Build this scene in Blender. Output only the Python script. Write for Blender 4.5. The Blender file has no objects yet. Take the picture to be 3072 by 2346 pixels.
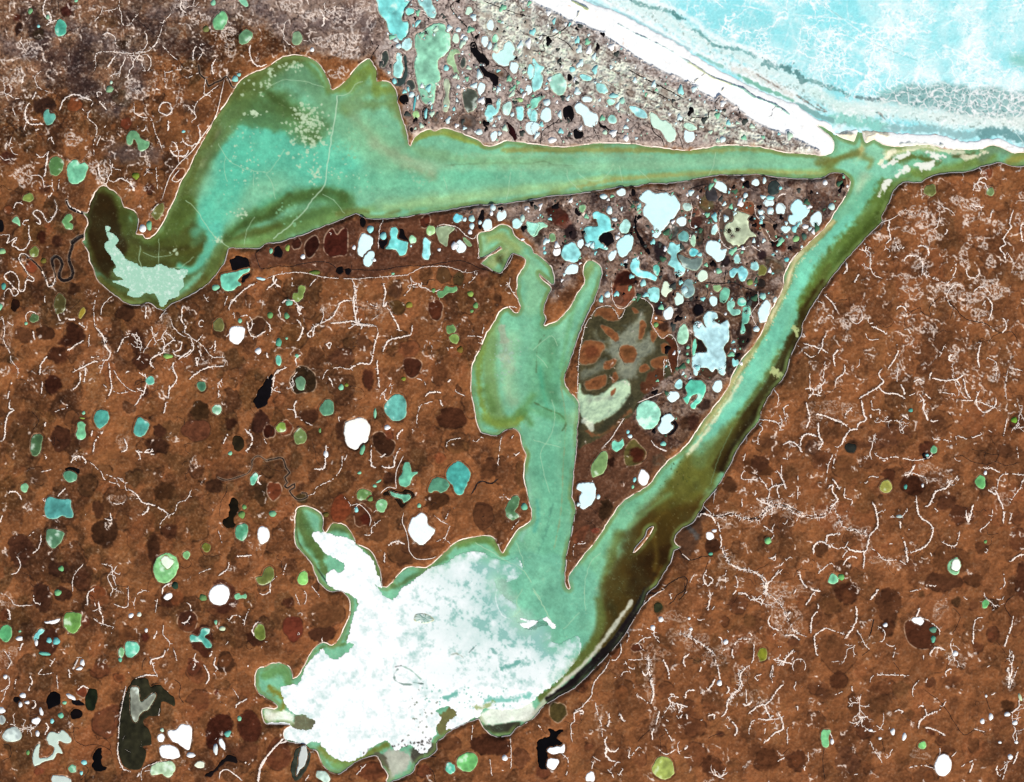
import bpy, math, random
import numpy as np
from mathutils import Vector
from mathutils.geometry import delaunay_2d_cdt

# ------------------------------------------------------------------ layout
# plan units: 1 plan px = U metres-scaled scene units; x right, y down (south)
U = 0.1
CX, CY = 1536.0, 1173.0
random.seed(7)
RNG = np.random.RandomState(11)
TILES = {'O': (0, 0, 3072/2200.)}
for ci, ox in enumerate((0, 800, 1600, 2272)):
    for rn, oy in (('A', 0), ('B', 600), ('C', 1200), ('D', 1746)):
        TILES['%s%d' % (rn, ci+1)] = (ox, oy, 800/2200.)

def P(t, s):
    ox, oy, k = TILES[t]
    return [(ox+float(a)*k, oy+float(b)*k) for a, b in (q.split(',') for q in s.split())]

# ------------------------------------------------------------------ lattice
ST = 2.0
X0, Y0, X1, Y1 = -120.0, -120.0, 3192.0, 2466.0
NX = int((X1-X0)/ST)+1
NY = int((Y1-Y0)/ST)+1
GX = X0+ST*np.arange(NX)
GY = Y0+ST*np.arange(NY)
F = np.float32

def vnoise(scale, seed, ny=NY, nx=NX, gx=GX, gy=GY):
    r = np.random.RandomState(seed)
    u = (gx+5000)/scale; v = (gy+5000)/scale
    i0 = np.floor(u).astype(int); j0 = np.floor(v).astype(int)
    fu = (u-i0); fv = (v-j0)
    fu = fu*fu*(3-2*fu); fv = fv*fv*(3-2*fv)
    i0 -= i0.min(); j0 -= j0.min()
    T = r.uniform(-1, 1, (j0.max()+2, i0.max()+2))
    a = T[j0][:, i0]; b = T[j0][:, i0+1]; c = T[j0+1][:, i0]; d = T[j0+1][:, i0+1]
    fu = fu[None, :]; fv = fv[:, None]
    return ((a*(1-fu)+b*fu)*(1-fv)+(c*(1-fu)+d*fu)*fv).astype(F)

def fbm(scale, seed, octv=3, gain=0.55):
    s = 0; a = 1.0; n = 0
    for o in range(octv):
        # rotate the lattice a little by offsetting the seeds, sizes not in exact octaves
        s = s+a*vnoise(scale/(1.93**o), seed*17+o); n += a; a *= gain
    return (s/n).astype(F)

print('noise')
N3 = fbm(5, 1, 2); N8 = fbm(12, 2, 3); N20 = fbm(30, 3, 4); N60 = fbm(80, 4, 5); N150 = fbm(200, 5, 5)
M8 = fbm(10, 12, 3); M20 = fbm(26, 13, 4); M60 = fbm(70, 14, 5)
WN = RNG.uniform(-1, 1, (NY, NX)).astype(F)
NS = {3: N3, 8: N8, 20: N20, 60: N60}
WX = M60*14+M20*5; WY = N60*14+N20*5

def smooth(pts, closed=True, step=4.0):
    """Catmull-Rom through the points, resampled"""
    n = len(pts); out = []
    rng = range(n) if closed else range(n-1)
    for i in rng:
        if closed:
            p0, p1, p2, p3 = pts[i-1], pts[i], pts[(i+1) % n], pts[(i+2) % n]
        else:
            p1, p2 = pts[i], pts[i+1]
            p0 = pts[i-1] if i > 0 else p1
            p3 = pts[i+2] if i+2 < n else p2
        L = math.hypot(p2[0]-p1[0], p2[1]-p1[1])
        m = max(1, int(L/step))
        for k in range(m):
            t = k/m; t2 = t*t; t3 = t2*t
            out.append(tuple(0.5*((2*p1[a])+(-p0[a]+p2[a])*t+(2*p0[a]-5*p1[a]+4*p2[a]-p3[a])*t2+(-p0[a]+3*p1[a]-3*p2[a]+p3[a])*t3) for a in (0, 1)))
    if not closed:
        out.append(tuple(pts[-1]))
    return out

def samp(arr, x, y):
    i = min(max((x-X0)/ST, 0), NX-1.001); j = min(max((y-Y0)/ST, 0), NY-1.001)
    i0 = int(i); j0 = int(j); f = i-i0; g = j-j0
    return (arr[j0, i0]*(1-f)+arr[j0, i0+1]*f)*(1-g)+(arr[j0+1, i0]*(1-f)+arr[j0+1, i0+1]*f)*g

def rough(pts, amp):
    """push an outline about by the terrain noise so that it is never a clean curve"""
    if amp <= 0: return pts
    return [(x+amp*float(samp(N8, x, y))*1.3, y+amp*float(samp(M8, x, y))*1.3) for x, y in pts]

def win(pts, pad):
    xs = [p[0] for p in pts]; ys = [p[1] for p in pts]
    i0 = max(0, int((min(xs)-pad-X0)/ST)); i1 = min(NX, int((max(xs)+pad-X0)/ST)+2)
    j0 = max(0, int((min(ys)-pad-Y0)/ST)); j1 = min(NY, int((max(ys)+pad-Y0)/ST)+2)
    return i0, i1, j0, j1

def seg_dist(pts, closed, R, w):
    i0, i1, j0, j1 = w
    D = np.full((j1-j0, i1-i0), R, F)
    n = len(pts)
    for k in range(n if closed else n-1):
        ax, ay = pts[k]; bx, by = pts[(k+1) % n]
        a0 = max(i0, int((min(ax, bx)-R-X0)/ST)); a1 = min(i1, int((max(ax, bx)+R-X0)/ST)+2)
        b0 = max(j0, int((min(ay, by)-R-Y0)/ST)); b1 = min(j1, int((max(ay, by)+R-Y0)/ST)+2)
        if a1 <= a0 or b1 <= b0: continue
        gx = GX[a0:a1][None, :]-ax; gy = GY[b0:b1][:, None]-ay
        dx = bx-ax; dy = by-ay; L = dx*dx+dy*dy+1e-9
        t = np.clip((gx*dx+gy*dy)/L, 0, 1)
        d = np.sqrt((gx-t*dx)**2+(gy-t*dy)**2)
        V = D[b0-j0:b1-j0, a0-i0:a1-i0]
        np.minimum(V, d.astype(F), out=V)
    return D

def inside(pts, w):
    i0, i1, j0, j1 = w
    I = np.zeros((j1-j0, i1-i0), bool)
    p = np.array(pts); q = np.roll(p, -1, 0)
    gx = GX[i0:i1]
    for j in range(j0, j1):
        y = GY[j]+1e-5
        m = (p[:, 1] > y) != (q[:, 1] > y)
        if not m.any(): continue
        xs = np.sort(p[m, 0]+(y-p[m, 1])*(q[m, 0]-p[m, 0])/(q[m, 1]-p[m, 1]))
        I[j-j0] = np.searchsorted(xs, gx) % 2 == 1
    return I

def sdf(pts, R, pad=None):
    """signed distance, negative inside, clipped at R"""
    w = win(pts, R if pad is None else pad)
    if w[1] <= w[0] or w[3] <= w[2]: return None, w
    D = seg_dist(pts, True, R, w)
    D[inside(pts, w)] *= -1
    return D, w

def sstep(d, soft):
    t = np.clip(0.5-d/(2*soft), 0, 1)
    return t*t*(3-2*t)

def blend(arr, w, a, col):
    i0, i1, j0, j1 = w
    V = arr[j0:j1, i0:i1]
    V += a[..., None]*(np.array(col, F)-V)

def fill(arr, pts, col, soft=2., op=1., warp=0., ws=8, sm=True, rmask=None):
    if sm: pts = smooth(pts, True, 6)
    R = soft+warp*1.2+2
    D, w = sdf(pts, R)
    if D is None: return
    i0, i1, j0, j1 = w
    if warp: D = D+warp*NS[ws][j0:j1, i0:i1]*1.6
    a = sstep(D, soft)*op
    if rmask is not None: a = a*rmask[j0:j1, i0:i1]
    blend(arr, w, a, col)

def stroke(arr, pts, wd, col, soft=2., op=1., warp=0., ws=8, rmask=None):
    pts = smooth(pts, False, 8)
    R = wd+soft+warp*1.6+2
    w = win(pts, R)
    if w[1] <= w[0] or w[3] <= w[2]: return
    D = seg_dist(pts, False, R, w)-wd
    i0, i1, j0, j1 = w
    if warp: D = D+warp*NS[ws][j0:j1, i0:i1]*1.6
    a = sstep(D, soft)*op
    if rmask is not None: a = a*rmask[j0:j1, i0:i1]
    blend(arr, w, a, col)

def ell(cx, cy, rx, ry, rot, n=None, wob=0.05):
    n = n or max(14, int((rx+ry)*1.2)); n = min(n, 60)
    r = math.radians(rot); out = []
    p1, p2, p3 = [random.uniform(0, 6.28) for _ in range(3)]
    for k in range(n):
        t = 2*math.pi*k/n
        f = 1+wob*(math.sin(2*t+p1)*.6+math.sin(3*t+p2)*.8+math.sin(5*t+p3)*.4)
        x = rx*f*math.cos(t); y = ry*f*math.sin(t)
        out.append((cx+x*math.cos(r)-y*math.sin(r), cy+x*math.sin(r)+y*math.cos(r)))
    return out

CODE = dict(w=(252, 253, 253), i=(224, 252, 252), t=(162, 236, 234), c=(92, 176, 160), m=(146, 216, 178),
            g=(122, 172, 105), o=(118, 124, 60), d=(72, 112, 85), y=(160, 158, 72), k=(16, 12, 16),
            s=(72, 78, 74), p=(208, 238, 214), b=(62, 32, 22), r=(128, 66, 44))
def C(s):
    return CODE[s] if s in CODE else tuple(float(v) for v in s.split('.'))
# ------------------------------------------------------------------ shorelines
LAG = (P('A4', "540,1285 450,1275 300,1268 150,1245 0,1212")
 + P('A3', "1750,1208 1650,1200 1500,1210 1400,1225 1250,1245 1100,1230 950,1210 800,1190 650,1183 500,1185 350,1205 200,1215 0,1190")
 + P('A2', "2100,1175 1980,1165 1880,1205 1800,1205 1740,1160 1620,1110 1530,1075 1450,1060 1390,1085 1330,1070 1250,1110 1210,1160 1190,1210 1165,1180 1150,1100 1120,1000 1095,920 1075,820 1060,740 1030,700 980,670 905,675 905,640 900,580 870,520 850,490 800,510 730,570 680,640 620,700 545,745 525,730 515,680 470,590 420,520 340,475 270,460 210,455 130,475 60,520 0,560")
 + P('A1', "2100,600 2020,640 1960,700 1900,800 1850,880 1790,960 1740,1050 1680,1160 1620,1270 1560,1400 1500,1500 1445,1640")
 + P('B1', "1390,100 1350,190 1290,280 1240,315 1200,320 1170,290 1120,280 1135,200 1130,130 1100,90 1060,70 1020,60 1000,0")
 + P('A1', "950,1590 900,1560 850,1535 800,1570 770,1640")
 + P('B1', "750,20 740,70 720,110 690,105 720,150 735,190 710,250 700,300 700,330 680,345 720,400 750,500 780,580 800,640 860,710 950,780 1050,850 1130,860 1200,845 1250,850 1300,890 1350,905 1400,860 1500,815 1600,765 1700,695 1780,610 1840,520 1870,430 1890,395 2020,395 2140,390")
 + P('B2', "0,350 100,345 200,310 300,280 450,220 550,180 650,140 740,110 800,140 850,150 950,150 1100,140 1200,125 1350,100 1500,75 1650,50 1750,35 1900,30")
 + P('A3', "0,1640 150,1610 300,1600 450,1580 600,1555 700,1540 850,1530 950,1510 1100,1510 1250,1490 1400,1460 1500,1440 1650,1440 1850,1435 2000,1455 2200,1470")
 + P('A4', "530,1465 600,1425 700,1430 750,1460 770,1500 760,1560 720,1640")
 + P('B4', "640,110 600,180 540,250 450,340 350,430 270,530 220,640 225,690 200,760 150,860 100,940 70,1020 20,1130")
 + P('B3', "1780,1250 1700,1350 1640,1460 1620,1530 1560,1620")
 + P('C3', "1480,80 1400,180 1340,270 1290,350 1210,430 1160,470 1110,510 1060,570 1010,630 970,690 920,730 850,770 790,800 720,860 670,930 610,1020 560,1100 490,1200 420,1280 370,1350 310,1430 295,1480 310,1550 295,1565 265,1540 255,1480 260,1400 270,1280 290,1200 310,1100 330,1000 345,930 335,860 315,800 320,700 330,600 340,500 350,400 355,300 365,180 372,50")
 + P('B3', "350,1640 300,1590 260,1520 255,1450 290,1350 320,1260 350,1170 380,1080 420,990 460,900 500,820 530,740 550,660 560,590 540,540 510,515 460,500 430,530 415,590 425,640 430,680 370,770 320,860 270,930 200,1000 130,1030 90,1045 80,1030 100,980 80,920 90,850 110,800 140,750 135,710 90,680 45,630 45,605 100,650 165,690 165,610 130,540 80,490 30,450")
 + P('B2', "2200,440 2180,390 2100,340 2040,290 2020,240 1960,205 1900,220 1840,260 1750,280 1755,400 1760,470 1790,465 1860,430 1930,380 1945,400 1890,440 1830,470 1775,525 1800,540 1870,580 1930,600 1960,560 1990,490 2030,440 2100,460 2140,490 2120,560 2080,620 2070,700 2065,760 2080,830 2100,880 2080,930 2040,930 1990,890 1920,930 1880,1010 1820,1100 1790,1170 1740,1280 1700,1370 1690,1470 1690,1560 1700,1640")
 + P('C2', "1720,80 1740,180 1770,260 1830,280 1900,290 1960,250 2030,230 2070,250 2100,300 2110,370 2140,450 2130,550 2130,640 2150,750 2170,850 2190,920 2180,1000 2120,1040 2070,1080 2020,1150 1980,1220 1940,1265 1900,1190 1860,1135 1780,1125 1680,1140 1600,1160 1530,1200 1450,1280 1370,1350 1320,1385 1250,1385 1170,1380 1100,1430 1040,1500 990,1550 955,1540 940,1450 910,1350 860,1250 800,1215 740,1190 710,1120 650,1040 550,1020 510,1070 480,1100 460,1060 465,1000 440,940 380,900 330,880 260,890 240,960 235,1080 240,1180 300,1260 370,1340 400,1420 440,1500 520,1575 620,1572")
 + P('D2', "680,130 695,200 680,300 640,390 600,470 540,530 470,505 410,530 350,620 300,720 250,790 215,800 200,740 170,690 100,670 30,680 0,700")
 + P('D1', "2130,720 2110,800 2120,890 2190,950")
 + P('D2', "60,990 95,1025 60,1050 0,1040")
 + P('D1', "2170,1050 2175,1130")
 + P('D2', "0,1165 100,1165 200,1180 150,1230 150,1290 220,1320 300,1330 360,1370 420,1390 450,1480 520,1560 590,1580 650,1540 720,1490 800,1450 880,1425 920,1440 960,1530 1010,1590 1000,1650 1180,1580 1220,1520 1270,1460 1350,1430 1400,1380 1400,1310 1450,1280 1500,1230 1600,1180 1700,1140 1750,1125 1780,1180 1830,1240 1900,1270 2000,1260 2060,1200 2200,1120")
 + P('D3', "60,1040 110,1000 170,965 230,930 300,890 360,850 450,760 540,670 620,590 700,500 760,420 800,350 850,265 900,185")
 + P('C3', "940,1590 1000,1540 1070,1430 1130,1330 1160,1240 1210,1215 1170,1190 1160,1130 1220,1060 1310,1010 1350,940 1390,900 1405,850 1445,800 1490,750 1525,695 1560,640 1620,530 1680,400 1760,290 1850,180 1880,90 1920,0")
 + P('B4', "130,1560 200,1480 240,1410 260,1310 310,1200 360,1100 370,1020 420,920 480,820 540,730 620,620 700,520 800,410 890,310 970,230 1030,170 1020,140 1060,60 1090,0")
 + P('A4', "1120,1570 1200,1500 1290,1500 1350,1495 1430,1450 1560,1420 1700,1415 1780,1400 1850,1370 1950,1345 2010,1335 2100,1365 2200,1370 2620,1370 2620,1250 2200,1260 2100,1260 1950,1200 1850,1230 1700,1235 1560,1230 1380,1195 1200,1210 1050,1200 960,1150 900,1180 872,1130 852,1060 836,1060 815,1130 790,1168 740,1150 690,1135 640,1108 590,1075 530,1045 495,1032 540,1072 598,1118 632,1165 638,1215 615,1262"))
SEA = (P('A3', "300,-500 400,-60 430,0 560,60 640,75 850,180 1000,260 1200,360 1310,440 1500,560 1700,660 1900,760 2100,840")
 + P('A4', "300,850 400,920 500,980 600,1020 640,1095 740,1075 850,1075 1000,1080 1100,1090 1300,1105 1500,1110 1700,1165 1850,1150 2000,1140 2100,1190 2200,1215 2640,1215 2640,-500"))
LAG = rough(smooth(LAG, True, 7), 2.2)
SEA = rough(smooth(SEA, True, 7), 4)
ISLES = [P('C3', "820,1265 840,1210 910,1130 940,1060 995,1040 985,1080 930,1160 880,1220 840,1260"),
         P('D2', "1225,300 1235,275 1290,260 1350,275 1368,300 1350,330 1290,342 1240,330")]
print('sdf')
RB = 40.0
def full_sdf(poly, R=RB):
    D = np.full((NY, NX), R, F)
    d, w = sdf(poly, R)
    D[w[2]:w[3], w[0]:w[1]] = d
    return D
DL = full_sdf(LAG)
DS = full_sdf(SEA, 120.)
for isl in ISLES[:1]:
    d = full_sdf(rough(smooth(isl, True, 5), 1))
    DL = np.maximum(DL, -d)
DW = np.minimum(DL, DS)
LANDM = (DW > -2).astype(F)
# ------------------------------------------------------------------ ground colours (surface colours plus later snow-bank shade, sRGB, turned to albedo later)
print('ground paint')
G = np.empty((NY, NX, 3), F); G[:] = (152, 92, 55)
SPK = np.full((NY, NX), 0.12, F)      # how grainy the cover is
def spk(pts, v, soft=30, warp=12):
    d, w = sdf(smooth(pts, True, 12), soft+warp*2)
    if d is None: return
    i0, i1, j0, j1 = w
    a = sstep(d+warp*N20[j0:j1, i0:i1], soft)
    SPK[j0:j1, i0:i1] += a*(v-SPK[j0:j1, i0:i1])
sx = (GX[None, :]-1536)/1536; sy = (GY[:, None]-1173)/1173
se = np.clip(0.5+0.5*(sx*.9+sy*.55), 0, 1).astype(F)
wd = np.clip(0.62-se+0.35*N150+0.12*N60, 0, 1)*0.45
G += wd[..., None]*(np.array((100, 60, 36), F)-G)
a = np.clip(N60*1.5+N150*.9+N20*.35-0.1, 0, 1)[..., None]*.35
G += a*(np.array((92, 56, 33), F)-G)
a = np.clip(-N60*1.6+M20*.3-0.1, 0, 1)[..., None]*.6
G += a*(np.array((150, 90, 52), F)-G)
a = np.clip(M60*1.3-0.2, 0, 1)[..., None]*.3
G += a*(np.array((96, 66, 36), F)-G)

# mosaic of old lake floors: cells of slightly different tone with curved, warped limits
def cells(scale, seed, wob):
    r = np.random.RandomState(seed)
    u = (GX[None, :]+wob*WX)/scale+100; v = (GY[:, None]+wob*WY)/scale/1.2+100
    iu = np.floor(u).astype(int); iv = np.floor(v).astype(int); n = 300
    PX = r.uniform(0, 1, (n, n)).astype(F); PY = r.uniform(0, 1, (n, n)).astype(F); T_ = r.uniform(-1, 1, (n, n)).astype(F)
    f1 = np.full(u.shape, 9, F); tn = np.zeros(u.shape, F)
    for dj in (-1, 0, 1):
        for di in (-1, 0, 1):
            a_ = (iu+di) % n; b_ = (iv+dj) % n
            d = ((iu+di+PX[b_, a_]-u)**2+(iv+dj+PY[b_, a_]-v)**2).astype(F)
            m = d < f1; f1 = np.where(m, d, f1); tn = np.where(m, T_[b_, a_], tn)
    return tn, f1
for sc_, sd, am in ((64, 1, .42), (34, 2, .34)):
    tn, f1 = cells(sc_, sd, .8)
    a = np.clip((tn-.1-.2*se)*1.6, 0, 1)*am
    G += a[..., None]*(np.array((100, 60, 36), F)-G)
MOT = np.zeros((NY, NX), F)          # where the floor is wet and mottled
# drained lake basins everywhere: overlapping hollows of many tones, crisp on one bank, some ringed
for k in range(3900):
    x = random.uniform(-100, 3170); y = random.uniform(-100, 2450)
    if samp(DW, x, y) < 4: continue
    r = random.choice((10, 13, 16, 20, 25, 30, 36, 44, 54))*random.uniform(.8, 1.25)
    se_ = float(samp(se, x, y)); n15 = float(samp(N60, x, y)); n20 = float(samp(N150, x, y))
    dark = random.random() < .76-.26*se_+1.0*n15+.6*n20
    pts = rough(ell(x, y, r*random.uniform(.65, 1), r*random.uniform(.9, 1.3), random.uniform(-10, 40), wob=.17), min(r*.25, 7))
    if dark:
        col = random.choice([(84, 50, 31), (72, 43, 28), (92, 58, 32), (84, 56, 34), (60, 36, 24), (104, 62, 38), (76, 48, 30)])
        op = random.uniform(.3, .85)*(1.02-.42*se_)
    else:
        col = random.choice([(152, 92, 55), (146, 88, 52), (140, 80, 48), (142, 90, 54), (156, 94, 58)]); op = random.uniform(.3, .8)
    q = random.random(); ws_ = 20 if r > 16 else 8
    wp = random.uniform(1.5, 5)
    fill(G, pts, col, 2. if q < .45 else (5 if q < .8 else 10), op, wp, ws_, False)
    fill(MOT[..., None], pts, (1. if dark else 0.,), 4, .9, wp, ws_, False)
    if q > .55 and q < .8:
        stroke(G, pts+pts[:1], .5, (60, 36, 24), 1.6, .5*(1.1-.4*se_), 1., 8)
    if dark and q < .4:      # one bank darker
        m = len(pts); a0 = random.randrange(m); L = [pts[(a0+i) % m] for i in range(int(m*random.uniform(.3, .6)))]
        stroke(G, L, random.uniform(.8, 2.2), (48, 29, 20), 2.6, .6*(1.1-.4*se_), 1.5, 8)
    elif dark and q > .88:
        fill(G, rough(ell(x+random.uniform(-2, 2), y+random.uniform(-2, 4), r*.5, r*.6, 15, wob=.15), 2), (140, 84, 50), 3.5, .75, 3, 8, False)
# soft larger stains
for k in range(60):
    x = random.uniform(-60, 3140); y = random.uniform(-60, 2400); r = random.uniform(20, 60)
    fill(G, ell(x, y, r, r*1.2, 20), (70, 44, 28), 18, random.uniform(.1, .35), 16, 20, False)

# NW: greyer frosted ground
fill(G, P('O', "-90,-90 860,-90 870,100 800,125 650,110 560,60 430,70 330,120 300,200 240,250 150,190 60,200 -90,280"), (132, 108, 98), 30, .4, 34, 20)
fill(G, P('O', "420,-90 860,-90 850,110 800,125 640,100 540,40 460,10"), (160, 136, 126), 24, .7, 24, 20)
for s in ["150,60 260,110 300,180 250,230", "330,30 420,20 500,60", "560,20 650,60 760,30 800,90", "240,330 330,330", "0,80 60,120 120,60"]:
    stroke(G, P('O', s), 20, (104, 88, 88), 20, .6, 16, 20)
for s in ["60,30 110,110 180,150", "80,110 110,150", "350,100 450,110", "260,40 330,60", "180,80 160,170 240,210"]:
    stroke(G, P('O', s), 26, (52, 38, 38), 18, .6, 14, 20)
spk(P('O', "-90,-90 900,-90 880,100 700,130 500,120 300,230 -90,300"), .36)
# tundra strip under the upper lagoon
fill(G, P('O', "540,545 640,500 780,470 1030,440 1040,500 1050,590 1000,585 900,570 760,600 620,570 550,580"), (84, 50, 38), 8, .75, 6, 8)
# delta between the lagoons
DEL = P('O', "980,455 1200,420 1400,405 1600,375 1740,380 1815,385 1820,430 1730,520 1680,620 1620,720 1580,800 1500,900 1440,960 1340,860 1440,720 1380,660 1290,650 1290,600 1270,560 1190,640 1170,560 1100,480")
fill(G, DEL, (150, 126, 114), 14, .9, 14, 20)
fill(G, P('O', "1400,640 1680,560 1640,680 1560,820 1500,920 1430,1000 1340,1100 1250,1180 1240,1020 1240,940 1340,900 1440,800 1480,700"), (92, 64, 47), 20, .8, 16, 20)
fill(G, P('O', "1240,925 1330,890 1440,920 1430,980 1350,1060 1280,1140 1225,1250 1240,1050"), (86, 54, 40), 12, .75, 10, 20)
fill(G, P('O', "1500,400 1640,400 1660,500 1560,560 1500,520"), (100, 76, 66), 18, .7, 14, 20)
spk(DEL, .34)
# coastal plain in the north
NP_ = P('O', "800,-90 1160,-90 1300,60 1780,335 1600,315 1450,318 1200,312 1090,315 1000,295 950,280 885,300 860,190 810,130 830,60")
fill(G, NP_, (198, 180, 171), 14, .95, 14, 20)
fill(G, P('O', "1010,-40 1160,0 1300,100 1500,220 1740,320 1560,300 1400,240 1250,190 1110,150 1050,90"), (220, 218, 204), 18, .85, 18, 20)
fill(G, P('O', "1090,130 1300,200 1420,300 1060,310 1000,230 1040,130"), (180, 160, 150), 14, .4, 16, 20)
fill(G, P('A2', "1150,900 1300,880 1500,920 1700,900 1800,960 1750,1050 1550,1060 1350,1040 1200,1080"), (124, 92, 78), 12, .7, 10, 20)
spk(NP_, .42)
stroke(G, P('A3', "-300,-60 60,100 300,210 520,320 760,460 1000,600 1250,720 1500,870 1750,1010 2000,1130"), 12, (150, 130, 122), 12, .8, 12, 20)
stroke(G, P('A3', "1500,830 1620,900 1900,1080 2150,1200"), 8, (112, 86, 70), 10, .6, 8, 8)
fill(G, P('A3', "-60,60 300,170 560,360 700,500 560,500 300,330 60,200"), (190, 180, 168), 16, .5, 14, 20)
# streaks that run along the beach
for k in range(26):
    o = random.uniform(10, 120)
    a0 = random.uniform(0, .8); a1 = a0+random.uniform(.05, .2)
    A = (1560, 0); B = (2400, 470)
    L = [(A[0]+(B[0]-A[0])*t-o*.5*(1-t*.6), A[1]+(B[1]-A[1])*t+o*(1-t*.7)) for t in (a0, (a0+a1)/2, a1)]
    stroke(G, L, 1.6, random.choice([(110, 88, 78), (225, 222, 210), (140, 118, 104)]), 2.5, .6, 3, 8)

m_ = np.zeros((NY, NX), F)
for reg in (DEL, NP_):
    dd, w = sdf(smooth(reg, True, 12), 20); m_[w[2]:w[3], w[0]:w[1]] = np.maximum(m_[w[2]:w[3], w[0]:w[1]], sstep(dd, 10))
m_ *= (G[..., 0] < 215)
for sc_, sd in ((52, 11), (28, 12)):
    tn, f1 = cells(sc_, sd, 1.0)
    south = np.clip((GY[:, None]-430)/60, .25, 1).astype(F)
    south = np.where(GY[:, None] < 470, .12, 1.).astype(F)
    G += (np.clip(tn-.3, 0, 1)*m_*south*1.1)[..., None]*(np.array((56, 42, 40), F)-G)*.9
    G += (np.clip(tn+.15, 0, .3)*m_*south*1.2*(N20 > 0))[..., None]*(np.array((96, 62, 46), F)-G)
    G += (np.clip(-tn-.3, 0, 1)*m_*.6)[..., None]*(np.array((188, 168, 158), F)-G)
# grain: dark and pale flecks
pos = np.clip(N3*1.4+WN*.12+N8*.6, -1, 1)
SPK2 = np.where(GY[:, None] < 470, 1.0, .8); nplain = sstep(DW*0, 1)*0
pf = np.clip(pos-.15, 0, 1)*1.5*SPK; nf = np.clip(-pos-.25, 0, 1)*1.5*SPK*np.clip(1.3-.0*N20+N20*1.5, .3, 1.3)
G += pf[..., None]*(np.array((236, 226, 214), F)-G)*.75
G += nf[..., None]*(np.array((38, 26, 26), F)-G)*.9
dd, w = sdf(smooth(P('O', "1000,-60 1160,0 1300,100 1500,220 1740,322 1560,305 1400,265 1280,220 1150,180 1090,120 1040,60"), True, 12), 40)
i0, i1, j0, j1 = w
a = sstep(dd+14*N20[j0:j1, i0:i1], 14)*np.clip(.35+N8[j0:j1, i0:i1]*1.5+N3[j0:j1, i0:i1]*.8, 0, 1)
blend(G, w, a*.9, (226, 232, 216)); a = a*np.clip(M8[j0:j1, i0:i1]*2-.2, 0, 1); blend(G, w, a*.7, (190, 214, 180))
a = sstep(dd+14*N20[j0:j1, i0:i1]-10, 14)*np.clip(M20[j0:j1, i0:i1]*2.4-.35, 0, 1)*.6; blend(G, w, a, (150, 128, 112))
def edges(scale, seed, wx, wy):
    r = np.random.RandomState(seed)
    u = (GX[None, :]+wx)/scale+100; v = (GY[:, None]+wy)/scale+100
    iu = np.floor(u).astype(int); iv = np.floor(v).astype(int); n = 300
    PX = r.uniform(0, 1, (n, n)).astype(F); PY = r.uniform(0, 1, (n, n)).astype(F)
    f1 = np.full(u.shape, 9, F); f2 = np.full(u.shape, 9, F)
    for dj in (-1, 0, 1):
        for di in (-1, 0, 1):
            a_ = (iu+di) % n; b_ = (iv+dj) % n
            d = np.sqrt((iu+di+PX[b_, a_]-u)**2+(iv+dj+PY[b_, a_]-v)**2).astype(F)
            f2 = np.minimum(f2, np.maximum(f1, d)); f1 = np.minimum(f1, d)
    return f2-f1
for sc_, sd, t_, o_ in ((46, 31, .05, .8), (24, 32, .08, .6)):
    E = edges(sc_, sd, WX*1.5+N8*6, WY*1.5+M8*6)
    a = np.clip(1.3-E/t_, 0, 1)*m_*o_*np.clip(.35+M20*2+N8, 0, 1)
    G += a[..., None]*(np.array((48, 36, 34), F)-G)
# polygon puddles mesh of the plain: cell-edge like dark lines
ridge = np.abs(M8+.35*N3)
a = np.clip(1-ridge/.07, 0, 1)*np.clip(SPK-.35, 0, 1)
G += a[..., None]*(np.array((70, 56, 54), F)-G)*.45
# tiny frost lines in the brown tundra too
a = np.clip(1-np.abs(M20+.3*N8)/.035, 0, 1)*.22*(SPK < .4)
G += a[..., None]*(np.array((60, 38, 24), F)-G)

# white barrier beach west and east of the inlet
BEACH = P('A3', "-700,-300 -500,-200 0,20 200,110 300,170 420,210 540,260 660,350 760,410 880,490 1000,550 1100,600 1200,640 1300,690 1400,770 1500,815 1540,790 1640,850 1730,930 1820,1000 1900,1040 2000,1080 2100,1110 2200,1160 2350,1240 2390,1290 2470,1270 2500,1180 2520,1000 2440,860 1900,700 1300,380 850,120 430,-100 0,-300")
fill(G, BEACH, (236, 230, 224), 14, .7, 9, 8)
fill(G, BEACH, (254, 254, 253), 5, 1, 3, 8)
fill(G, P('A4', "830,1040 1000,1060 1300,1080 1700,1130 2000,1120 2200,1190 2600,1190 2600,1290 2200,1260 2100,1260 1950,1200 1850,1235 1700,1240 1380,1200 1200,1215 1050,1205 960,1150 890,1190 850,1140"), (254, 254, 252), 3, 1, 3, 8)
fill(G, P('A4', "480,990 700,1060 860,1050 860,1130 815,1200 740,1175 650,1175 560,1110 480,1040"), (254, 253, 248), 3, 1, 2, 8)
for s, wd, col, op in [("720,1110 760,1120 800,1150", 8, (246, 226, 190), .5), ("880,1080 900,1120 920,1160", 7, (246, 222, 180), .5), ("900,1080 960,1100 940,1140", 12, (246, 230, 200), .8), ("700,1110 760,1120 800,1150", 12, (246, 230, 200), .8), ("1000,1090 1060,1110", 8, (246, 226, 190), .7), ("1180,1190 1300,1180 1450,1190 1540,1200", 1.5, (190, 195, 185), .7)]:
    stroke(G, P('A4', s), wd, col, 5, op, 4, 8)
for s, wd, col in [("320,10 380,40 450,80", 3, (178, 190, 130)), ("380,90 370,130 330,170", 1.2, (232, 226, 200)), ("1280,510 1400,590 1480,640 1560,670 1640,700", 2.2, (206, 214, 170)), ("1640,700 1740,740 1800,790 1900,830 2000,870 2110,945", 2., (150, 205, 185)), ("700,200 850,280 1000,350 1150,430 1280,510", 1.6, (205, 232, 226)), ("1330,670 1420,610", 1., (225, 215, 190)), ("1590,690 1540,790", 1., (232, 220, 196))]:
    stroke(G, P('A3', s), wd, col, 2.5, .85, 2, 8)

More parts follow.
